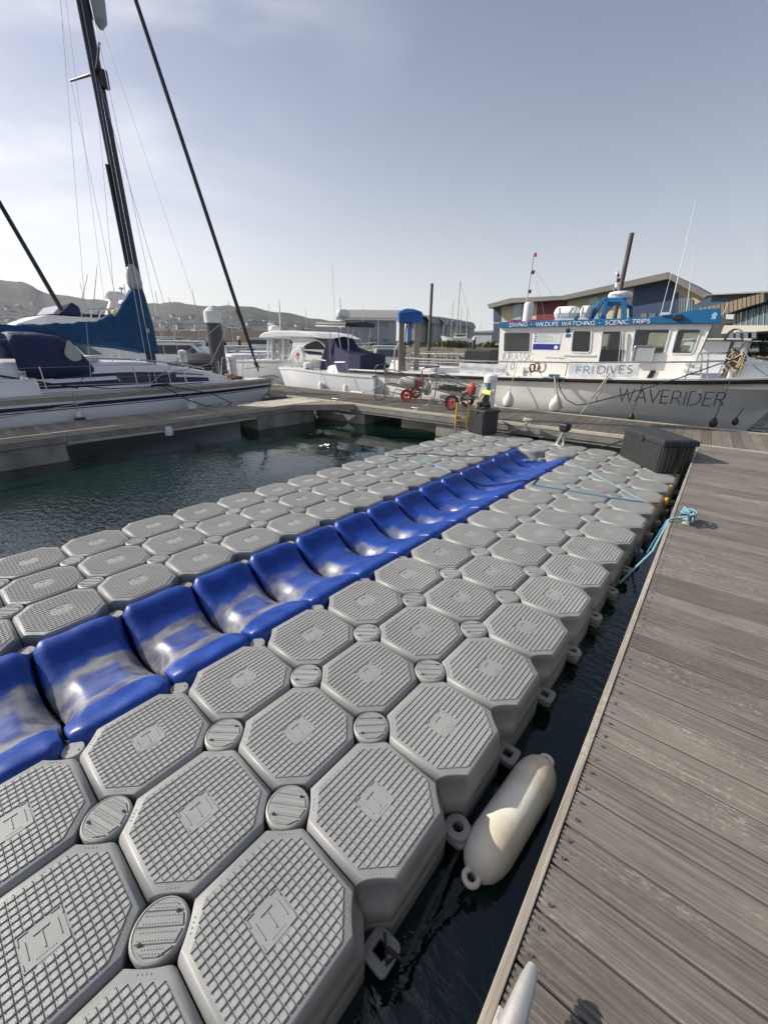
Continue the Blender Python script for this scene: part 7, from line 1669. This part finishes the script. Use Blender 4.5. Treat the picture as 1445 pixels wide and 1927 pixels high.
# boats between the big pile and the mast
p = gpt(352, 19.5, 0); craft('motor_cruiser', 'white motor cruiser with dark windows left of the big capped pile', (p.x, p.y), math.atan2(rt.y, rt.x)+.15, 7.2, 2.6, 1.0, cabin=(-2.7, 1.7, 2.1, .95, 1.3, .2))
p = gpt(398, 17.6, 0); craft('open_motorboat', 'white open boat with a dark canopy partly behind the big capped pile', (p.x, p.y), math.atan2(rt.y, rt.x)+.02, 4.6, 2.0, .78, canopy=(-1.4, .7, 1.6, .75, 'black'), rail=True)
p = gpt(455, 30, 0); craft('motor_cruiser', 'small white cruiser with low cabin beyond the yacht pulpit', (p.x, p.y), math.atan2(rt.y, rt.x)+.5, 5.6, 2.1, .8, cabin=(-1.4, 1.3, 1.6, .8, .5, .1))
p = gpt(482, 24, 0); craft('motor_cruiser', 'white boat with pale deck just left of the cabin cruiser', (p.x, p.y), math.atan2(rt.y, rt.x)+2.9, 5.4, 2.1, .9, cabin=(-1.6, .9, 1.6, .5, .4, .1))
p = gpt(1335, 17.5, 0); craft('motor_cruiser', 'white cruiser with a dark windscreen seen past the workboat wheelhouse in front of the rocks', (p.x, p.y), math.atan2(rt.y, rt.x)+1.1, 5.6, 2.3, 1.0, cabin=(-1.9, .9, 1.9, 1.25, .35, .1), rail=False)
for i, (px, d, rz, L_, cab, can) in enumerate(((20, 60, .3, 9, 1, 0), (90, 75, -.2, 8, 1, 0), (270, 48, .2, 8.5, 1, 0), (300, 66, .6, 8, 0, 1), (330, 55, -.1, 7, 1, 0), (420, 60, .2, 7.5, 0, 1), (500, 50, .1, 7, 1, 0), (380, 85, .3, 9, 1, 0), (610, 46, .4, 6, 1, 0), (668, 40, .1, 5.5, 0, 1), (230, 90, 0, 9, 1, 0), (560, 72, .2, 8, 1, 0))):
    p = gpt(px, d, 0); craft('moored_boat', ['far white cruiser at the left edge beyond the motor yacht', 'far white cruiser above the boom of the sailing yacht', 'far white cruiser just right of the blue mast cover', 'far boat with a dark canopy right of the mast', 'far low white cruiser left of the big pile', 'far boat with a dark canopy right of the big pile', 'far white cruiser beyond the cabin cruiser cockpit', 'far white cruiser behind the big pile', 'far small cruiser behind the T-top boat radar', 'small boat with a dark canopy right of the T-top', 'farthest white cruiser right of the motor yacht radar', 'far white cruiser behind the cabin cruiser roof'][i], (p.x, p.y), math.atan2(rt.y, rt.x)+rz, L_, 2.8, 1.1, cabin=(-L_*.28, L_*.2, 2.2, 1.2, .9, .2) if cab else None, canopy=(-L_*.3, .3, 2.2, 1.1, 'hood') if can else None, rail=False)
# far pontoons with posts
def pont(pa, da, pb, db, w, lab):
    A = gpt(pa, da, 0); B = gpt(pb, db, 0); pl = Plane((A.x, A.y), (B.x, B.y)); o = thing('far_pontoon', lab, 'pontoon', pl.M(ZW))
    mb = MB(pl.M(0)); mb.box((0, 0, ZW-.2), (pl.L, w, .12)); mb.build('float', M['conc'], o); mb = MB(pl.M(0)); mb.box((-.05, -.05, .125), (pl.L+.05, w+.05, .22)); mb.build('deck', M['plank2'], o); return o, pl
o, pl = pont(640, 33, 940, 26, 1.6, 'pontoon with a metal guard rail between the launch and the workboat stern')
for k in range(24):
    x = pl.L*k/24; mb = MB(pl.M(0)); mb.cyl((x, .1, .22), (x, .1, 1.15), .025, 6); mb.build('rail_post', M['galv'], o)
for h in (1.15, .7): mb = MB(pl.M(0)); mb.cyl((0, .1, h), (pl.L, .1, h), .02, 6); mb.build('guard_rail', M['galv'], o)
pont(270, 26, 470, 22, 1.8, 'low pontoon under the boats behind the sailing yacht bow')
for px, py, d, lab in ((345, 676, 15.5, 'white capped service pedestal left of the big pile'), (438, 690, 13.6, 'white capped service pedestal right of the big pile')):
    p = Pd(px, py, d); Mx = T(p.x, p.y, p.z-.55, WA); o = thing('power_pedestal', lab, 'power pedestal', Mx); mb = MB(Mx); mb.lathe([(.001, 0), (.13, 0), (.13, .75), (.001, .752)], n=18); mb.build('column', M['white2'], o, smooth=35); mb = MB(Mx); mb.lathe([(.001, .755), (.15, .757), (.15, .85), (.001, .9)], n=18); mb.build('cap', M['white'], o, smooth=35)
# whip aerials above the sail cover
for a_, b_ in (((154, 566), (165, 516)), ((176, 572), (183, 498))):
    mb = MB(); mb.tube([Px(*a_, -12.2), Px(*b_, -12.2)], .012, 5, r2_=.006); mb.build('whip_aerial', M['txtgrey'], my)
# long low quay wall with the town below the hill
A = gpt(120, 210, 0); B = gpt(640, 150, 0); pl = Plane((A.x, A.y), (B.x, B.y)); mb = MB(pl.M(0)); mb.box((0, 0, .8), (pl.L, 10, 5.2)); tag(mb.build('harbour_wall', mat('brown_stone', (.20, .155, .12), .9, var=.3, vscale=.15)), 'long low brown stone harbour wall at the foot of the hill', 'wall')
# ------------------------------------------------------------------ sea haze
hm = bpy.data.materials.new('sea_haze'); hm.use_nodes = True; nt = hm.node_tree; nt.nodes.clear(); pv = nt.nodes.new('ShaderNodeVolumePrincipled'); on = nt.nodes.new('ShaderNodeOutputMaterial'); nt.links.new(pv.outputs[0], on.inputs['Volume'])
pv.inputs['Density'].default_value = .0001; pv.inputs['Color'].default_value = (.86, .91, 1, 1); pv.inputs['Anisotropy'].default_value = .1
mb = MB(); mb.box((-2900, -700, ZW-1.), (900, 2700, 330)); hz_ = mb.build('haze', hm, kind='stuff')
